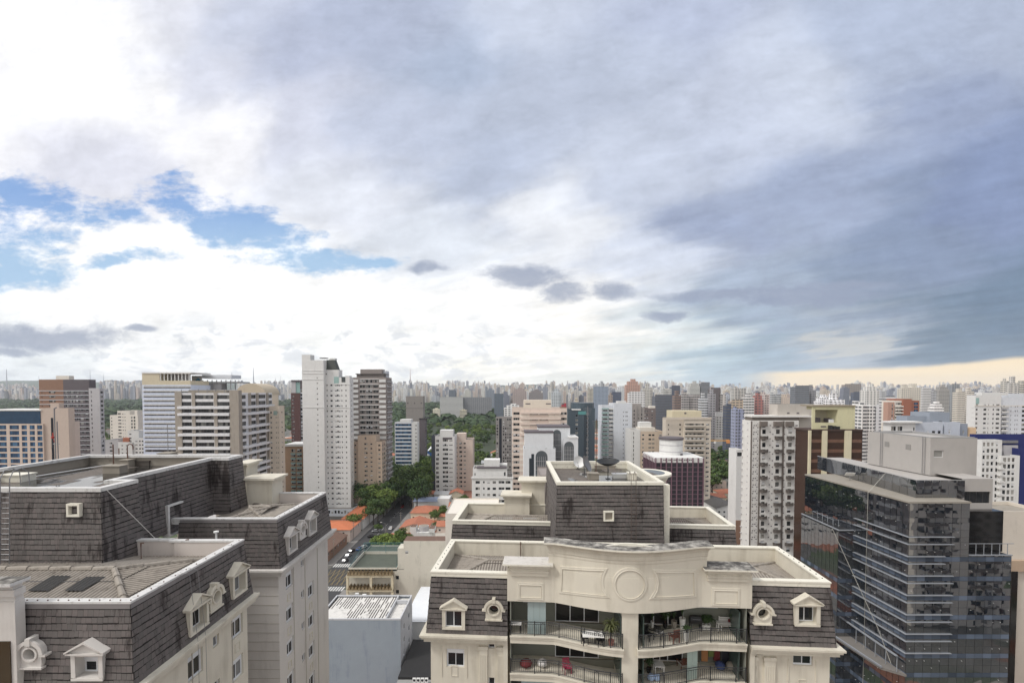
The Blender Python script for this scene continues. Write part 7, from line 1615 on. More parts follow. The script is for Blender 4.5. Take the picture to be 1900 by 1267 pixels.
STW = wallm('stained_cream_wall', (206,202,190), dirt=.45); mb.box(o1-2.0, o1-.003, .3, 5, mz1, mz2-2.5); mb.build('wall', STW, mbld); ws.done()
mb = MB(); mb.quad((o1, 0, mz2-.01), (o2, 0, mz2-.01), (o2, 5, mz2-.01), (o1, 5, mz2-.01)); mb.build('roof', BRR, mbld); mb = MB(); mb.quad((o1, 5, mz1-.02), (o2, 5, mz1-.02), (o2, 24, mz1-.02), (o1, 24, mz1-.02)); mb.build('roof', BRR, mbld)
mb = MB(); mb.quad((.0, 0, mz1-.5), (o1, 0, mz1-.5), (o1, 24, mz1-.5), (0, 24, mz1-.5)); mb.build('court_floor', mat('court_floor_green', lin((86,92,82)), .8, var=.3, vs=.25, dirt=.5, dcol=lin((60,62,56)), streak=False), mbld)
mb = MB(); ring_wall(mb, 0, o1-2.2, 0, 16, mz1-.49, mz1+.5, .25); mb.build('court_wall', STW, mbld)
nm = bpy.data.materials.new('green_net'); nm.use_nodes = True; T = NT(nm.node_tree); bs = nm.node_tree.nodes['Principled BSDF']; bs.inputs['Base Color'].default_value = lin4(62,112,118); bs.inputs['Alpha'].default_value = .32; bs.inputs['Roughness'].default_value = .8
mb = MB(); hN = 3.6; a_, b_, c_, d_ = .3, o1-2.5, .4, 15.6
for p, q in (((a_, c_), (a_, d_)), ((b_, c_), (b_, d_)), ((a_, d_), (b_, d_))): mb.quad((*p, mz1+.5), (*q, mz1+.5), (*q, mz1+hN), (*p, mz1+hN))
mb.build('court_net', nm, mbld)
mb = MB(); NP = mat('net_pole_green', lin((80,130,132)), .6)
for x in (a_, (a_+b_)/2, b_):
    for y in (d_,): mb.tube([(x, y, mz1), (x, y, mz1+hN)], .07, 5)
for x in (a_, b_): mb.tube([(x, c_, mz1), (x, c_, mz1+hN*.25)], .07, 5); mb.tube([(x, c_, mz1+.6), (x, d_, mz1+hN)], .05, 5)
mb.tube([(a_, d_, mz1+hN), (b_, d_, mz1+hN)], .06, 5); mb.build('net_poles', NP, mbld)
mb = MB(); YB = wallm('ochre_cream_beam', (214,204,178), dirt=.5); pz = mz1-1.0; pw = o1-2.9
for x in (0, pw/2, pw-.7): mb.box(x, x+.7, -2.2, -1.5, 0, pz)
for k in range(4): z = pz-4.6*k; mb.box(0, pw, -2.3, -1.4, z-.7, z-.0); 
mb.build('plant_frame', YB, mbld)
mb = MB(); MOSS = mat('mossy_rafters', lin((136,120,94)), .95, var=.4, vs=1.5, dirt=.6, dcol=lin((70,62,40)), streak=False)
for k in range(4):
    z = pz-4.6*k
    for i in range(13):
        x = .9+i*(pw-1.8)/12
        mb.add([(x-.55, -2.5, z+.0), (x+.55, -2.5, z+.0), (x, -2.4, z+1.15), (x-.55, -.05, z+.0), (x+.55, -.05, z+.0), (x, -.05, z+1.15)], ((0,1,2),(5,4,3),(0,3,4,1),(1,4,5,2),(2,5,3,0)))
mb.build('rafter_ends', MOSS, mbld)
house('white metal roof shed right beside the blue wall building', X_(752, 124), X_(800, 124), 124.5, 146, Z_(1152, 124), .8, W1, mat('bright_white_sheet', lin((224,228,234)), .5, var=.05), 'gable', 'x', wn=False)
yd = root('service_yard', 'dark sunken yard with black roofing below the cream facade', 'yard', (X_(775, 112), 104, 0)); mb = MB(); mb.box(-3.2, 9, 0, 16, 0, Z_(1218, 112)); mb.build('dark_roof', mat('black_roofing', (.02,.02,.021), .7, var=.3), yd); mb = MB(); mb.box(-3.2, 9, -4, -.01, 0, Z_(1250, 106)); mb.build('front_block', wallm('yard_wall', (150,150,148)), yd)
for i in range(4):
    px = 768+i*7.5; t_ = root('air_conditioner', 'white outdoor air conditioner in a row on the black roof beside the cream facade', 'air conditioner', (X_(px, 104), 102.5, Z_(1250, 106)+.004), 0, 'air conditioners in the dark yard')
    mb = MB(); mb.box(-.38, .38, -.18, .18, .05, 1.25); mb.build('casing', W1, t_); mb = MB(); [mb.cyl(0, 0, .26, 0, .02, 12)]; q = mb.build('fan_grille', DARKMET, t_); q.rotation_euler = (pi/2, 0, 0); q.location = (0, -.185, .85); mb = MB(); mb.box(-.4, .4, -.2, .2, 0, .046); mb.build('foot', DARKMET, t_)
for i, (px, py, c) in enumerate(((658, 1101, W1), (672, 1102, WHITEP), (684, 1102, WHITEP))):
    t_ = root('air_conditioner', ('boxy' if i == 0 else 'tilted' if i == 1 else 'small')+' white air conditioner at the back edge of the ribbed white roof', 'air conditioner', (X_(px, 124), 124.2, kz-1.2), .2*i); mb = MB(); mb.box(-.5, .5, -.3, .3, 0, 1.5-.3*i); mb.build('casing', c, t_); mb = MB(); mb.cyl(0, 0, .3, 0, .03, 12); q = mb.build('fan_grille', DARKMET, t_); q.rotation_euler = (pi/2, 0, 0); q.location = (0, -.31, .8-.15*i)
# fill-in low houses
rh = random.Random(5); occ = [(o.location.x, o.location.y) for o in bpy.data.objects if o.parent is None and o.get('category')]
cnt = 0; protos = []
for (rm, wc, kd, ax) in ((TERRA, CRW, 'hip', 'x'), (TERRA, W1, 'gable', 'x'), (GRR, W1, 'gable', 'y'), (TERRA_B, PK, 'hip', 'x'), (DKR, W1, 'gable', 'x'), (CONC, LG, 'flat', 'x')):
    nm_ = {TERRA: 'terracotta', GRR: 'grey sheet', TERRA_B: 'bright orange', DKR: 'dark tile', CONC: 'flat concrete'}[rm]
    protos.append(house('low %s roofed house with %s walls in the quarter between towers and park' % (nm_, {CRW: 'cream', W1: 'white', PK: 'pinkish', LG: 'grey'}[wc]), 0, 12, 0, 11, rh.uniform(4, 8), 2.2, wc, rm, kd, ax, 'low houses between towers and park', wn=True))
used_p = set()
for k in range(400):
    Y = rh.uniform(290, 560); px = rh.choice([rh.uniform(690, 930), rh.uniform(190, 270), rh.uniform(410, 480)]); X = X_(px, Y)
    if -90 < X < -60: continue
    if any(abs(X-a)+abs(Y-b) < 26 for a, b in occ): continue
    i = rh.randrange(len(protos)); o = protos[i] if i not in used_p else copy_tree(protos[i]); used_p.add(i); o.location = (X, Y, 0); o.rotation_euler = (0, 0, rh.choice((0, pi/2, pi))); occ.append((X, Y)); cnt += 1
    if cnt >= 46: break
for i, p in enumerate(protos):
    if i not in used_p: p.location = (-200+20*i, 330, 0)
# ------------------------------------------------------------------ trees
def leafmat(name, a, b, c):
    m = bpy.data.materials.new(name); m.use_nodes = True; T = NT(m.node_tree); bs = m.node_tree.nodes['Principled BSDF']; bs.inputs['Roughness'].default_value = .6; bs.inputs['Specular IOR Level'].default_value = .25
    g = T.node('ShaderNodeNewGeometry'); r = g.outputs['Random Per Island']; oi = T.node('ShaderNodeObjectInfo').outputs['Random']
    c0 = T.mix(r, tuple(a)+(1,), tuple(b)+(1,)); c0 = T.mix(T.mul(T.sm(T.noise(g.outputs['Position'], .35, 3, .5), .45, .65), .6), c0, tuple(c)+(1,))
    T.put(bs.inputs['Base Color'], T.mix(1.0, c0, T.xyz(T.add(.72, T.mul(oi, 1.1)), T.add(.84, T.mul(oi, .86)), T.add(.8, T.mul(oi, .5))), 'MULTIPLY')); return m
LEAFD = leafmat('dark_foliage', (.026,.050,.017), (.075,.115,.034), (.042,.075,.024)); LEAFM = leafmat('mid_foliage', (.042,.076,.022), (.11,.15,.042), (.075,.115,.034)); LEAFL = leafmat('light_foliage', (.06,.10,.024), (.13,.17,.05), (.10,.14,.03))
BARK = mat('bark', (.07,.055,.042), .95, var=.3, vs=3)
def tree_mesh(seed, h, r, leaves, size, flat=.7):
    q = random.Random(seed); t = MB(); t.tube([(0, 0, 0), (.1, .05, h*.3), (-.05, .1, h*.55)], [.035*h*.6, .028*h*.6, .018*h*.6], 7)
    bl = []
    for i in range(9):
        a = 2*pi*i/9+q.uniform(-.4, .4); rr = r*q.uniform(.25, .68); zc = h*q.uniform(.48, .80); br = r*q.uniform(.30, .48)
        bl.append((rr*cos(a), rr*sin(a), zc, br)); t.tube([(0, 0, h*.32), (rr*.5*cos(a), rr*.5*sin(a), h*.45), (rr*cos(a), rr*sin(a), zc)], [.02*h*.6, .012*h*.6, .005*h], 5)
    bl.append((0, 0, h*.82, r*.42))
    c = MB()
    for i in range(leaves):
        x, y, z, br = q.choice(bl); d = Vector((q.gauss(0, 1), q.gauss(0, 1), q.gauss(0, 1))).normalized()*br*(q.random()**.28); d.z *= flat; p = Vector((x, y, z))+d
        nrm = (d.normalized()+Vector((q.uniform(-.8, .8), q.uniform(-.8, .8), q.uniform(-.2, 1)))).normalized(); u = nrm.orthogonal().normalized(); u = Matrix.Rotation(q.uniform(0, 6.28), 3, nrm) @ u; v = nrm.cross(u); s = size*q.uniform(.6, 1.3)
        c.add([p+u*s*.5, p+v*s*.38, p-u*s*.5, p-v*s*.38+nrm*s*.12], ((0, 1, 2, 3),))
    return t, c
PR = []
for i, (h, r, lm) in enumerate(((15, 7.2, LEAFD), (13, 6.0, LEAFM), (17, 7.8, LEAFD), (11, 5.4, LEAFL), (14, 6.6, LEAFM))):
    t, c = tree_mesh(30+i, h, r, 1500, .95); PR.append((t.mesh('trunk', BARK), c.mesh('crown', lm), h))
def tree(label, X, Y, k, s, group=None, z=0.0):
    t, c, h = PR[k]; r = root('tree', label, 'tree', (X, Y, z), random.uniform(0, 6.28), group); r.scale = (s, s, s*random.uniform(.9, 1.1)); link('trunk', t, r); link('crown', c, r); return r
GT = 'dark street trees along the street'
rs = random.Random(14)
SPOT = [(-87, 262), (-88, 312), (-95, 316), (-103, 314), (-111, 310), (-119, 316), (-90, 326), (-99, 330), (-108, 328), (-86, 338), (-93, 344), (-101, 346), (-86, 354), (-88, 370), (-97, 366), (-86, 388), (-88, 404), (-98, 396), (-112, 338), (-120, 334), (-128, 318),
        (-82, 276), (-81, 286), (-80, 296), (-79, 305), (-80, 316), (-79, 326), (-80, 336), (-79, 346), (-81, 356), (-79, 366), (-80, 378), (-64, 312), (-65, 326), (-63, 334), (-66, 340), (-65, 352), (-66, 364), (-67, 376), (-74, 388), (-92, 296), (-100, 322), (-90, 306),
        (-74, 398), (-66, 392), (-60, 384), (-80, 414), (-70, 414), (-61, 408), (-90, 420), (-76, 436), (-66, 430), (-84, 444), (-62, 446), (-95, 440), (-62, 366), (-58, 396), (-72, 456), (-104, 420)]
for (x, y) in SPOT: tree('dark green street tree in the thick mass lining the street below the beige block', x+rs.uniform(-1.5, 1.5), y+rs.uniform(-2, 2), rs.choice((0, 0, 2, 2, 4)), rs.uniform(1.15, 1.5)*(.55 if y < 270 else .8 if y < 300 else 1), GT)
for (px, Y, k, s, lb_) in ((703, 226, 3, 1.0, 'light green bushy tree behind the roof court net, leftmost'), (716, 222, 3, 1.05, 'light green bushy tree behind the roof court net, second from the left'), (730, 224, 3, 1.05, 'yellow green tree behind the roof court net beside the cream wall'), (744, 228, 1, .95, 'green tree touching the tall cream wall behind the court'), (700, 262, 3, .5, 'small round green tree on the pavement left of the street'), (806, 280, 1, .7, 'dark round tree between the terracotta roofs and the back parapet'), (822, 286, 1, .75, 'green tree against the left end of the cream back parapet'), (800, 236, 3, .45, 'low green shrub tree by the white water tanks'), (815, 232, 3, .45, 'bright green shrub by the parapet corner of the cream building'), (862, 330, 1, .6, 'palm like tree at the foot of the pinkish tower'), (856, 322, 0, .5, 'dark small tree at the foot of the slim white tower')):
    tree(lb_, X_(px, Y), Y, k, s)
PS = []
for i, (h, r, lm) in enumerate(((15, 7.5, LEAFD), (13, 6.5, LEAFM), (17, 8.5, LEAFM), (12, 6.0, LEAFL), (14, 8.0, LEAFD))):
    t, c = tree_mesh(60+i, h, r, 420, 1.9, .6); nv = len(c.v); c.v += t.v; c.f += [tuple(nv+j for j in f) for f in t.f]; c.m += [1]*len(t.f); PS.append(c.mesh('tree', (lm, BARK)))
rt = random.Random(9); zones = ((640, 935, 470, 1000, 150, 'park trees in the middle of the city', 'green park tree in the wood at the centre behind the slim white tower'), (185, 275, 520, 1000, 34, 'park trees at the left', 'green tree in the wood between the brown tower and the striped hotel'), (405, 560, 520, 1000, 44, 'park trees behind the offices', 'green tree in the wood behind the dark brown red tower'), (1312, 1385, 330, 800, 64, 'trees right of the beige tower', 'green tree in the gap right of the beige balcony tower'), (1690, 1815, 520, 900, 30, 'trees at the right', 'dark tree among the white towers at the far right'))
bl_ = [(o.location.x, o.location.y) for o in bpy.data.objects if o.parent is None and o.get('category') in ('building', 'house')]
for (a, b, y0_, y1_, n, grp, lb_) in zones:
    k = 0; tries = 0
    while k < n and tries < 3000:
        tries += 1; Y = sqrt(rt.uniform(y0_**2, y1_**2)); X = X_(rt.uniform(a, b), Y)
        if -92 < X < -58 and Y < 460: continue
        if any(abs(X-p)+abs(Y-q) < 16 for p, q in bl_): continue
        o = link('tree', PS[rt.randrange(5)], None, (X, Y, 0), rt.uniform(0, 6.28)); s = rt.uniform(.8, 1.25); o.scale = (s, s, s); tag(o, lb_, 'tree', grp); k += 1
# far wood: reads as one mass
def blob(mb, X, Y, z, r, q, n=16):
    for i in range(n):
        d = Vector((q.gauss(0, 1), q.gauss(0, 1), abs(q.gauss(0, .8)))).normalized()*r*q.uniform(.7, 1.0); p = Vector((X, Y, z+r*.55))+Vector((d.x, d.y, d.z*.8)); nrm = (d.normalized()+Vector((0, 0, .5))).normalized(); u = nrm.orthogonal().normalized(); u = Matrix.Rotation(q.uniform(0, 6.28), 3, nrm) @ u; v = nrm.cross(u); s = r*.62
        mb.add([p+u*s, p+v*s, p-u*s, p-v*s], ((0, 1, 2, 3),))
mb = MB(); q = random.Random(3)
for (a, b, y0_, y1_, n) in ((-60, 560, 1000, 3300, 1500), (560, 940, 1000, 2600, 800), (940, 1900, 1500, 3300, 260)):
    for k in range(n):
        Y = sqrt(q.uniform(y0_**2, y1_**2)); X = X_(q.uniform(a, b), Y); r = q.uniform(8, 15); blob(mb, X, Y, ghgt(X, Y)+q.uniform(0, 5), r, q)
FWD = leafmat('far_wood_foliage', (.034,.062,.024), (.08,.11,.042), (.055,.085,.03))
struct('far_wood', mb, FWD, 'stuff')
mb = MB(); mb.quad((-2600, 980, .3), (1500, 980, .3), (2600, 3300, ghgt(0, 3300)+.3), (-3800, 3300, ghgt(0, 3300)+.3)); mb.quad((X_(640, 460), 460, .3), (X_(930, 460), 460, .3), (X_(930, 980), 980, .3), (X_(640, 980), 980, .3)); struct('wood_floor', mb, mat('wood_floor_green', (.04,.055,.028), .95, var=.3, vs=.03))
# ------------------------------------------------------------------ cars
CARC = {n: mat('car_paint_'+n, c, .25, var=.02, spec=.6) for n, c in (('white', (.75,.75,.75)), ('black', (.012,.012,.014)), ('silver', (.42,.43,.45)), ('grey', (.12,.12,.13)), ('blue', (.03,.07,.2)), ('red', (.3,.03,.03)))}
CGL = mat('car_glass', (.012,.014,.016), .05, spec=.7); TYRE = mat('tyre', (.02,.02,.02), .8)
def car_meshes():
    p = [(-2.1, .35), (-2.15, .75), (-1.3, .88), (-.75, 1.40), (.75, 1.45), (1.55, .95), (2.1, .88), (2.15, .40)]; b = MB()
    vs = [(x, -.86 if z < 1 else -.68, z) for x, z in p]+[(x, .86 if z < 1 else .68, z) for x, z in p]; n = len(p)
    b.add(vs, [tuple(range(n)), tuple(range(2*n-1, n-1, -1))]+[(i, n+i, n+(i+1) % n, (i+1) % n) for i in range(n)])
    g = MB(); g.add([(-1.22, -.72, .92), (-.80, -.62, 1.34), (-.80, .62, 1.34), (-1.22, .72, .92)], ((0, 1, 2, 3),)); 
    g.v = [(x-.03, y, z+.03) for x, y, z in g.v]; g.add([(.80, -.62, 1.40), (1.48, -.74, 1.0), (1.48, .74, 1.0), (.80, .62, 1.40)], ((0, 1, 2, 3),)); g.v[4:] = [(x+.03, y, z+.03) for x, y, z in g.v[4:]]
    for s in (-1, 1): g.add([(-1.1, s*.87, .95), (1.4, s*.87, .98), (.72, s*.72, 1.38), (-.72, s*.72, 1.34)], ((0, 1, 2, 3),))
    w_ = MB(); w_.tube([(0, -.1, 0), (0, .1, 0)], .33, 14)
    return b.mesh('body', [CARC['white']]), g.mesh('windows', CGL), w_.mesh('wheel', TYRE)
cm = car_meshes(); bodies = {}
def car(label, colr, X, Y, rz, group='cars on the street'):
    r = root('parked_car', label, 'car', (X, Y, .03), rz, group)
    if colr not in bodies: m = cm[0].copy(); m.materials.clear(); m.materials.append(CARC[colr]); bodies[colr] = m
    link('body', bodies[colr], r); link('windows', cm[1], r)
    for x in (-1.35, 1.35):
        for y in (-.80, .80): link('wheel', cm[2], r, (x, y, .33))
for (px, py, colr, rz, lb_) in ((725, 980, 'white', pi/2, 'white car driving up the right lane of the street'), (697, 985, 'silver', .3, 'silver car turning near the long orange roof'), (689, 995, 'black', .5, 'black car beside the turning silver car'), (697, 1000, 'white', .3, 'white car parked nearest the mossy orange roof'), (684, 1010, 'grey', .5, 'grey car parked below the black car'), (674, 1015, 'white', 1.2, 'white car behind the corner of the net court'), (667, 1018, 'blue', 1.3, 'blue car next to the white one behind the net court'), (652, 1022, 'black', 1.4, 'black car in front of the brown roofed shop'), (646, 1030, 'silver', 1.4, 'silver car in front of the brown roofed shop'), (640, 1040, 'grey', 1.4, 'dark grey car nearest the upper zebra crossing'), (745, 918, 'white', pi/2, 'white car far up the street under the trees'), (750, 935, 'black', pi/2, 'black car parked far up the street on the right'), (733, 955, 'grey', pi/2, 'grey car parked on the right kerb of the street'), (747, 940, 'red', pi/2, 'red car far up the street on the right kerb')):
    p = atz(px, py, .5); car(lb_, colr, p.x, p.y, rz)
for (px, py, lb_) in ((762, 940, 'grey street lamp on the right pavement among the houses'), (715, 1000, 'grey street lamp near the parked white car')):
    p = atz(px, py, .2); t_ = root('street_lamp', lb_, 'street lamp', (p.x, p.y, .1)); mb = MB(); mb.tube([(0, 0, 0), (0, 0, 8.5), (-1.8, 0, 9.2)], [.1, .07, .05], 6); mb.build('pole', GREYMET, t_); mb = MB(); mb.box(-2.6, -1.7, -.15, .15, 9.12, 9.28); mb.build('lamp_head', WHITEP, t_)
pole_m = None
for i, y in enumerate((222, 250, 278, 306, 334, 362, 238, 270, 302, 334)):
    x = -84.3 if i < 6 else -63.8; t_ = root('utility_pole', 'concrete utility pole with crossarm on the %s pavement of the street' % ('left' if i < 6 else 'right'), 'utility pole', (x, y, .15), 0, 'utility poles along the street')
    if pole_m is None:
        mb = MB(); mb.tube([(0, 0, 0), (0, 0, 9.5)], [.16, .10], 6); pole_m = mb.mesh('pole', CONC); mb = MB(); mb.box(-1.1, 1.1, -.06, .06, 8.7, 8.85); mb.box(-.9, .9, -.05, .05, 7.6, 7.7); arm_m = mb.mesh('crossarm', GREYMET)
    link('pole', pole_m, t_); link('crossarm', arm_m, t_)
# yellow tower crane
cx0 = at(1330, 818, 430); t_ = root('tower_crane', 'yellow tower crane with its jib pointing over the trees right of the beige tower', 'crane', (cx0.x-14, 430, 0)); YC2 = mat('crane_yellow', lin((214,160,48)), .5); mb = MB(); hz = cx0.z
for x, y in ((-.8, -.8), (.8, -.8), (-.8, .8), (.8, .8)): mb.tube([(x, y, 0), (x, y, hz)], .12, 4)
for i in range(int(hz/2)): mb.tube([(-.8, -.8, 2*i), (.8, -.8, 2*i+2)], .06, 4)
mb.build('mast', YC2, t_); mb = MB()
for a in ((-.5, 0), (.5, 0), (0, 1.2)): mb.tube([(-22, a[0], hz+a[1]), (25, a[0], hz+a[1])], .12, 4)
for i in range(23): x = -22+i*2.04; mb.tube([(x, -.5, hz), (x+1.0, 0, hz+1.2), (x+2.0, -.5, hz)], .07, 4); mb.tube([(x, .5, hz), (x+1.0, 0, hz+1.2), (x+2.0, .5, hz)], .07, 4)
mb.build('jib', YC2, t_); mb = MB(); mb.box(23, 25.5, -1, 1, hz-2, hz+1.0); mb.build('counterweight', wallm('orange_block', (220,150,90)), t_); mb = MB(); mb.box(11, 12.8, -1.3, -.5, hz-2.2, hz-.2); mb.build('cab', W1, t_)
# ------------------------------------------------------------------ the far city
fm = bpy.data.materials.new('far_facade'); fm.use_nodes = True; T = NT(fm.node_tree); bs = fm.node_tree.nodes['Principled BSDF']; bs.inputs['Roughness'].default_value = .7
g = T.node('ShaderNodeNewGeometry'); oi = T.node('ShaderNodeObjectInfo'); rnd = oi.outputs['Random']
px_, py_, pz_ = T.sep(g.outputs['Position']); nx_, ny_, nz_ = T.sep(g.outputs['Normal'])
uu = T.m('FRACT', T.div(T.add(T.mul(px_, T.m('ABSOLUTE', ny_)), T.mul(py_, T.m('ABSOLUTE', nx_))), T.add(2.6, T.mul(T.m('FRACT', T.mul(rnd, 13.7)), 3.8))))
vv = T.m('FRACT', T.div(pz_, T.add(3.0, T.mul(T.m('FRACT', T.mul(rnd, 5.3)), .6))))
wu = T.m('LESS_THAN', uu, T.add(.38, T.mul(T.m('FRACT', T.mul(rnd, 29.1)), .62))); wv = T.m('LESS_THAN', vv, T.add(.34, T.mul(T.m('FRACT', T.mul(rnd, 41.3)), .2)))
win = T.mul(T.mul(wu, wv), T.m('LESS_THAN', T.m('ABSOLUTE', nz_), .5))
wn_ = T.noise(T.v('MULTIPLY', g.outputs['Position'], (.35, .35, .33)), 1.0, 1, .5)
T.put(bs.inputs['Base Color'], T.mix(win, oi.outputs['Color'], T.mix(wn_, (.045,.05,.06,1), (.19,.195,.20,1))))
dcap = mat('far_roof', lin((140,136,130)), .9, var=.2, vs=.05)
def far_mesh(kind, q):
    m = MB()
    if kind == 0: m.box(-.5, .5, -.5, .5, 0, .93); m.box(-.22, .22, -.3, .3, .93, 1.0)
    elif kind == 1: m.box(-.5, .5, -.5, .5, 0, .88); m.box(-.36, .36, -.4, .4, .88, .95); m.box(-.12, .2, -.25, .25, .95, 1.0)
    elif kind == 2: m.box(-.5, -.12, -.5, .5, 0, .96); m.box(.12, .5, -.5, .5, 0, .96); m.box(-.119, .119, -.38, .4, 0, .92); m.box(-.4, -.2, -.2, .2, .96, 1.0)
    elif kind == 3: m.box(-.5, .5, -.35, .5, 0, .9); m.box(-.3, .3, -.5, -.351, 0, .86); m.box(-.25, .1, -.2, .3, .9, 1.0)
    elif kind == 4: m.cyl(0, 0, .5, 0, .94, 18); m.cyl(0, 0, .28, .94, 1.0, 14)
    elif kind == 5: m.box(-.5, .5, -.5, .5, 0, .97); m.box(-.5, .5, -.5, -.46, .97, 1.0); m.box(.1, .35, -.2, .2, .97, .995)
    return m
FM = [far_mesh(k, None).mesh('tower_block', (fm,)) for k in range(6)]
def far(label, px0, px1, yt, Y, rgb, kind=0, dep=None, group=None, name='tower_block', win_on=True, z0=None):
    a = at(px0, yt, Y); b = at(px1, yt, Y); gz_ = ghgt(0, Y) if z0 is None else z0; w_ = b.x-a.x; d_ = dep or max(9, min(16, w_*.7))
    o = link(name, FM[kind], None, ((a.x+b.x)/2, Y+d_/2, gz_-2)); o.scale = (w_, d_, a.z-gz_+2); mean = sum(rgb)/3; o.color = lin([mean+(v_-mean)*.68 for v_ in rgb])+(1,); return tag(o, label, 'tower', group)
L_ = 'distant '
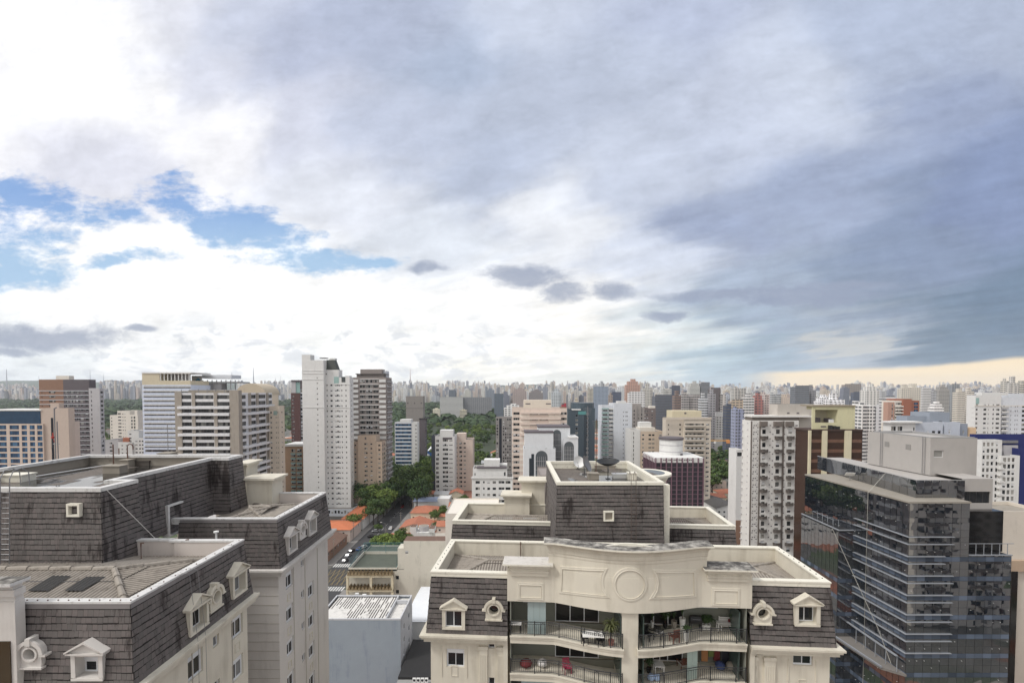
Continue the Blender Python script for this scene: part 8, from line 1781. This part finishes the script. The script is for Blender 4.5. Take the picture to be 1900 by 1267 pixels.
NAMED = [
 ('long modernist white slab with dotted windows above the park', 816, 859, 736, 1380, (206,206,204), 5), ('long slab with dark horizontal lines joined to the dotted white slab', 859, 912, 737, 1390, (150,152,160), 5), ('small cream block in front of the long white slab, left', 803, 816, 757, 1200, (222,214,186), 0), ('small cream block in front of the long white slab, right', 853, 866, 759, 1150, (222,210,176), 0), ('low white stepped building left of the peach tower', 935, 968, 749, 800, (222,222,220), 1), ('dark slate blue glass tower rising left above the park', 917, 934, 730, 1250, (96,112,132), 5), ('blue tower beside the slate blue one above the park', 902, 917, 720, 1700, (140,152,172), 0), ('dark blue block just above the long modernist slab', 833, 845, 723, 1600, (110,124,144), 5),
 ('broad pinkish tower behind the low white stepped building', 951, 977, 719, 1450, (190,166,160), 1), ('broad brown grey tower behind the peach tower crown', 982, 1008, 722, 1450, (160,148,148), 1), ('pale blue white tower right of the peach tower crown', 1024, 1042, 721, 1150, (200,208,214), 3), ('tall cream tower with round top beyond the peach tower', 1020, 1028, 708, 2000, (214,208,196), 4), ('cream twin slab beyond the dark teal tower', 1043, 1054, 713, 1700, (216,210,198), 2), ('small cream tower just left of the dark teal tower top', 1066, 1074, 738, 700, (206,192,164), 0), ('red panel block peeping above the peach tower', 1043, 1051, 748, 500, (200,44,64), 5), ('cream tower with vertical ribs left of the curved blue glass tower', 1091, 1101, 717, 1250, (214,204,186), 2), ('blue glass tower with curved front beyond the green balcony tower', 1101, 1129, 717, 1250, (150,168,196), 5), ('round grey tower top behind the curved blue glass tower', 1111, 1122, 707, 1700, (186,190,194), 4), ('brown block left of the navy block', 1130, 1137, 728, 1000, (170,152,140), 0), ('navy blue block left of the salmon tower', 1136, 1153, 727, 1000, (72,90,130), 5), ('white tower with cranes of antennas left of the salmon tower', 1144, 1160, 716, 1500, (216,218,222), 1), ('tall salmon pink tower rising above its neighbours', 1162, 1188, 703, 1050, (206,154,132), 1), ('white tower with a black line grid in front of the salmon tower', 1168, 1197, 726, 880, (226,226,226), 5), ('pale tower right of the black line grid tower', 1195, 1212, 711, 1000, (204,200,190), 3), ('dark bluish tower with pale windows above the beige balcony tower', 1216, 1246, 732, 640, (98,106,122), 5), ('white striped tower behind the dark bluish tower', 1230, 1246, 718, 900, (206,206,200), 2), ('dark navy tower beside the white striped tower', 1246, 1262, 715, 900, (84,94,116), 5), ('brown tower with cream top above the beige crown', 1252, 1264, 725, 560, (142,112,100), 0), ('broad pinkish grey tower above the beige crown', 1266, 1299, 727, 600, (184,176,172), 2), ('tall white tower behind the pinkish grey tower', 1280, 1299, 707, 1300, (214,212,206), 1), ('dark slab beside the tall white tower top', 1301, 1317, 709, 1300, (140,142,150), 5), ('white and black striped tower right of the pinkish grey tower', 1301, 1315, 727, 560, (206,210,214), 3), ('tall dark brown tower near the gap above the trees', 1319, 1337, 719, 640, (112,100,102), 5), ('grey tower left of the tall dark brown tower', 1318, 1328, 722, 610, (166,164,170), 0), ('white tower with brown flank right of the dark brown tower', 1334, 1347, 727, 640, (206,200,194), 2), ('pale slab tower above the tan box', 1363, 1384, 717, 1000, (204,200,192), 2), ('tan windowless box tower right of the dark blue block', 1358, 1379, 741, 560, (208,182,150), 5), ('small dark blue block left of the tan box', 1348, 1357, 749, 540, (70,84,116), 5), ('blue and white tower below the tan box', 1364, 1381, 754, 480, (150,160,196), 2), ('white tower with fine stripes left of the red brick tower', 1382, 1400, 730, 620, (228,226,222), 0), ('red and white brick tower behind the white balcony tower', 1400, 1417, 728, 630, (190,112,104), 1), ('pinkish tower right of the red and white tower', 1419, 1428, 727, 640, (212,194,186), 2), ('dark striped office slab behind the yellow cream crown', 1476, 1502, 715, 850, (120,128,140), 5), ('grey flank tower joined to the dark striped slab', 1502, 1515, 714, 860, (150,150,156), 3), ('peach low tower left of the dark striped slab', 1450, 1466, 731, 760, (216,196,176), 0), ('pale blue grey tower left of the peach one', 1432, 1449, 728, 760, (190,194,194), 2), ('bright white stepped apartment block behind the yellow cream crown, left half', 1520, 1543, 732, 640, (236,236,238), 1), ('bright white stepped apartment block behind the yellow cream crown, right half', 1541, 1570, 730, 600, (236,236,238), 3), ('white speckled tower left of the orange brick tower', 1587, 1600, 744, 470, (232,230,226), 0), ('tall white speckled tower touching the orange brick tower', 1600, 1624, 746, 450, (234,232,228), 2), ('white tower with grey stripes touching the orange brick tower', 1626, 1642, 750, 450, (222,224,226), 5), ('broad white banded tower above the speckled ones', 1608, 1632, 712, 820, (222,220,214), 1), ('long flat brown slab on the skyline left of the broad banded tower', 1568, 1598, 712, 1500, (176,160,148), 5), ('dark blue block between the bright white blocks and speckled towers', 1584, 1596, 727, 1100, (92,104,134), 5), ('grey striped tower right of the broad banded tower', 1634, 1645, 722, 900, (190,192,196), 2), ('cream broad tower with pyramid tops above the orange brick tower', 1674, 1690, 713, 820, (222,214,196), 0), ('second cream broad tower with pyramid top above the orange brick tower', 1689, 1709, 712, 830, (220,212,194), 0), ('plain white tower right of the pair of cream towers', 1712, 1728, 719, 900, (226,224,222), 5), ('grey white tower behind the plain white tower', 1727, 1738, 720, 950, (200,202,206), 0), ('grey office tower with vertical stripes on the right skyline', 1743, 1762, 714, 1200, (190,182,174), 1), ('dark grey slab right of the vertical striped office', 1766, 1781, 712, 1250, (160,164,170), 5), ('small bright white block above the dark trees at right', 1733, 1752, 745, 640, (236,234,232), 1), ('tall cream slab left of the broad white apartment tower', 1777, 1791, 720, 780, (224,214,196), 0), ('second cream slab beside the tall cream slab', 1795, 1808, 719, 800, (224,214,198), 0), ('tall white tower with grey stripes rising at the right edge', 1867, 1877, 702, 780, (216,210,196), 2), ('tallest white and dark striped tower at the right edge', 1878, 1894, 698, 760, (206,202,194), 3), ('cream tower cut by the right frame edge', 1895, 1915, 706, 820, (214,208,190), 0), ('white low block with lines left of the orange brick tower top', 1643, 1662, 735, 520, (234,234,234), 5), ('small white tower between the low houses and the far wood', 862, 874, 722, 1900, (214,210,200), 0)]
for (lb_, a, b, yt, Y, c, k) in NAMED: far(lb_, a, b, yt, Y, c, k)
# white sports tent in the park
t_ = root('sports_hall', 'low white tent roofed sports hall with blue wall in the park', 'hall', (X_(832, 560), 560, 0)); mb = MB()
for i in range(4): x = -24+i*13; mb.add([(x, -6, 9), (x+13, -6, 9), (x+13, 6, 9), (x, 6, 9), (x+3, 0, 13.5), (x+10, 0, 13.5)], ((0,1,5,4),(1,2,5),(2,3,4,5),(3,0,4)))
mb.build('tent_roof', wallm('white_membrane', (226,230,234)), t_); mb = MB(); mb.box(-24, 28, -5.9, 5.9, 0, 8.9); mb.build('wall', mat('blue_hall_wall', lin((52,92,150)), .6), t_)
# profile of the skyline (top of the far roofs)
PROF = [(0,716),(70,714),(160,704),(190,708),(262,702),(300,704),(440,706),(480,712),(520,708),(560,712),(640,712),(730,716),(745,708),(770,706),(800,712),(830,707),(860,710),(900,714),(960,712),(1030,712),(1100,714),(1180,710),(1230,712),(1300,712),(1400,716),(1440,716),(1540,716),(1600,712),(1700,716),(1800,715),(1900,714)]
def prof(p):
    for (a, ya), (b, yb) in zip(PROF, PROF[1:]):
        if a <= p <= b: return ya+(yb-ya)*(p-a)/(b-a)
    return 716
rf_ = random.Random(21)
PALX = [((224,222,216), 'pale white'), ((206,202,198), 'warm grey'), ((192,196,204), 'cool grey'), ((216,204,188), 'sand coloured'), ((160,164,176), 'slate grey'), ((206,190,180), 'pinkish'), ((234,234,234), 'bright white'), ((230,228,224), 'off white'), ((132,136,150), 'dark grey')]
SECT = [(0, 75, 'at the far left edge', 3600), (185, 268, 'right of the brown tower', 3600), (440, 545, 'right of the vault roof', 3500), (727, 935, 'above the middle park', 2900), (935, 1230, 'behind the peach tower', 1500), (1230, 1470, 'around the salmon tower', 1300), (1470, 1900, 'under the warm sky strip', 1300)]
count = 0; rest = MB(); rest_m = []
for (a, b, where, ymin) in SECT:
    n = int((b-a)*.62); cand = []
    for i in range(n*5):
        p = rf_.uniform(a, b); Y = ymin+(5600-ymin)*rf_.random()**1.1; cand.append((p, Y))
    cand.sort(key=lambda c: c[1])
    for i, (p, Y) in enumerate(cand):
        gz_ = ghgt(0, Y); top = prof(p)+(1-(Y-ymin)/(5600-ymin))*26*rf_.uniform(.25, 1)+rf_.choice((-5, -1, 1, 4, 7))+3.0*sin(p*.035+Y*.001)+2.5*sin(p*.11); hz = Z_(top, Y)-gz_
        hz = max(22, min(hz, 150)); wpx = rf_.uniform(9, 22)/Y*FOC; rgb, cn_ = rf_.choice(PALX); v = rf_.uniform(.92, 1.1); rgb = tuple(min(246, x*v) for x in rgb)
        if i % 5 == 0 and count < 232:
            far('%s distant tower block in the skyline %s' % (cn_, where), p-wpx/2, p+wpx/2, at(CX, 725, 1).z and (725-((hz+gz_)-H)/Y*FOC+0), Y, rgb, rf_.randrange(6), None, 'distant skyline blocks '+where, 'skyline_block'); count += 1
        else:
            X = X_(p, Y); w2_ = wpx*Y/FOC/2; rest.box(X-w2_, X+w2_, Y, Y+14, gz_-2, gz_+hz*.96, PALX.index(next(x for x in PALX if x[1] == cn_))); rest.box(X-w2_*.4, X+w2_*.4, Y+3, Y+11, gz_+hz*.96, gz_+hz, PALX.index(next(x for x in PALX if x[1] == cn_)))
RM = []
for c, nme in PALX:
    m = fm.copy(); m.name = 'far_city_'+nme.replace(' ', '_'); 
    for nd in list(m.node_tree.nodes):
        if nd.type == 'OBJECT_INFO':
            for l in list(m.node_tree.links):
                if l.from_node == nd and l.from_socket.name == 'Color': s_ = l.to_socket; m.node_tree.links.remove(l); s_.default_value = lin(c)+(1,)
    RM.append(m)
o = tag(rest.build('far_city', RM), 'dense mass of small pale buildings filling the hazy far city', 'city', None, 'stuff')
# masts on the skyline
for (px, yt, yb, Y, lb_, red) in ((12, 685, 742, 4800, 'tall lattice broadcast mast rising at the far left', False), (72, 697, 720, 5200, 'thin mast behind the brown tower at left', False), (167, 686, 712, 5200, 'thin mast over the skyline right of the brown tower', False), (192, 694, 712, 5200, 'shorter mast right of the brown tower', False), (430, 690, 712, 5300, 'thin mast above the steel frame roof', False), (470, 682, 712, 5300, 'tall grey mast above the vault roof', False), (520, 698, 714, 5300, 'mast left of the dark brown red tower', False), (511, 700, 714, 5300, 'faint mast left of the dark brown red tower', False), (761, 684, 708, 5400, 'red and white television tower on the hill in the middle', True), (1462, 716, 728, 3000, 'thin mast below the warm sky strip', False)):
    p = at(px, yt, Y); q_ = Z_(yb, Y); t_ = root('broadcast_mast', lb_, 'mast', (p.x, Y, q_-20)); h_ = p.z-q_+20; mb = MB(); w0 = 7.0 if red or px in (12, 470) else 3.6
    mb.tube([(0, 0, 0), (0, 0, h_*.7), (0, 0, h_)], [w0, w0*.5, w0*.3], 5); mb.build('mast', mat('mast_red_white', lin((206,190,186)), .6) if red else wallm('mast_grey', (150,154,166)), t_)
    if red: mb = MB(); mb.box(-14, 14, -10, 10, 0, 30); mb.box(-9, 9, -7, 7, 30, 38); mb.build('platform', wallm('mast_grey', (0,0,0)), t_)
# hills behind the left skyline
mb = MB(); q = random.Random(2); n = 60; pts = []
for i in range(n+1):
    p = -200+i*1400/n; Y = 8600; y_ = 712.5-6.0*math.exp(-((p-150)/260.0)**2)-2.2*sin(p*.021)-1.2*sin(p*.057+1)+max(0, (p-700)*.012); pts.append((X_(p, Y), Z_(y_, Y)))
for i in range(n):
    (x0, za), (x1, zb_) = pts[i], pts[i+1]; mb.quad((x0, 6900, 40), (x1, 6900, 40), (x1, 8600, zb_), (x0, 8600, za)); mb.quad((x0, 8600, za), (x1, 8600, zb_), (x1, 9300, 30), (x0, 9300, 30))
struct('hills', mb, mat('hill_forest', (.05,.075,.045), .95, var=.3, vs=.004))
# neighbours the black glass mirrors; last two hidden, added to keep orange roofs out
for (lb_, X, Y, w_, d_, h_, m_, cc) in (('cream apartment tower beside the viewer, mirrored in the black glass', 150, 10, 34, 16, 84, W3, TBR), ('white apartment tower behind the viewer, mirrored in the black glass', 205, -30, 30, 16, 92, W1, GR), ('maroon striped tower behind the viewer, mirrored in the black glass', 112, -45, 22, 16, 70, wallm('maroon_tile', (0,0,0)), W1), ('added grey apartment block hidden behind the slate roof tower, mirrored in the black glass', 22, 142, 15, 14, 55, GR, W1), ('added cream apartment block hidden behind the rear parapet, mirrored in the black glass', -4, 136, 18, 14, 46, W3, TBR)):
    r = root('apartment_tower', lb_, 'building', (X, Y, 0), pi/2 if 'behind the slate' in lb_ or 'rear' in lb_ else pi); mb = MB(); ws = Wins(r, 60); hs = []
    for k in range(int(h_/3.1)): hs += [(u, u+2.2, 3.1*k+.8, 3.1*k+2.6, 'dark') for u in ((2, 7, 12, w_-14, w_-9, w_-4.5) if w_ > 20 else (1.5, w_-4))]
    facade(mb, ws, (-w_/2, 0), 0, w_, 0, h_, hs, .3); mb.quad((w_/2, 0, 0), (w_/2, d_, 0), (w_/2, d_, h_), (w_/2, 0, h_)); mb.quad((w_/2, d_, 0), (-w_/2, d_, 0), (-w_/2, d_, h_), (w_/2, d_, h_)); mb.quad((-w_/2, d_, 0), (-w_/2, 0, 0), (-w_/2, 0, h_), (-w_/2, d_, h_)); mb.quad((-w_/2, 0, h_-.4), (w_/2, 0, h_-.4), (w_/2, d_, h_-.4), (-w_/2, d_, h_-.4)); mb.build('wall', m_, r); ws.done()
    bm_ = MB(); bm_.box(-3.2, 3.2, -1.5, 0, 0, .2); bm_.box(-3.2, 3.2, -1.5, -1.4, .2, 1.2); bm_.box(-3.2, -3.1, -1.4, 0, .2, 1.2); bm_.box(3.1, 3.2, -1.4, 0, .2, 1.2); me = bm_.mesh('balcony', cc)
    for k in range(1, int(h_/3.1)):
        for u in ((-w_/2+9.5, w_/2-7.5) if w_ > 20 else (0,)): link('balcony', me, r, (u, 0, 3.1*k))
# ------------------------------------------------------------------ the air
hb = MB(); hb.box(-12000, 12000, -2400, 9400, -1.0, 340)
hz_ = hb.build('haze', [])
hm = bpy.data.materials.new('haze'); hm.use_nodes = True; nt = hm.node_tree; nt.nodes.clear(); pv = nt.nodes.new('ShaderNodeVolumePrincipled'); pv.inputs['Color'].default_value = (.87, .93, 1.0, 1); pv.inputs['Density'].default_value = .000055; pv.inputs['Anisotropy'].default_value = .1
out = nt.nodes.new('ShaderNodeOutputMaterial'); nt.links.new(pv.outputs[0], out.inputs['Volume']); hz_.data.materials.append(hm); tag(hz_, kind='stuff')
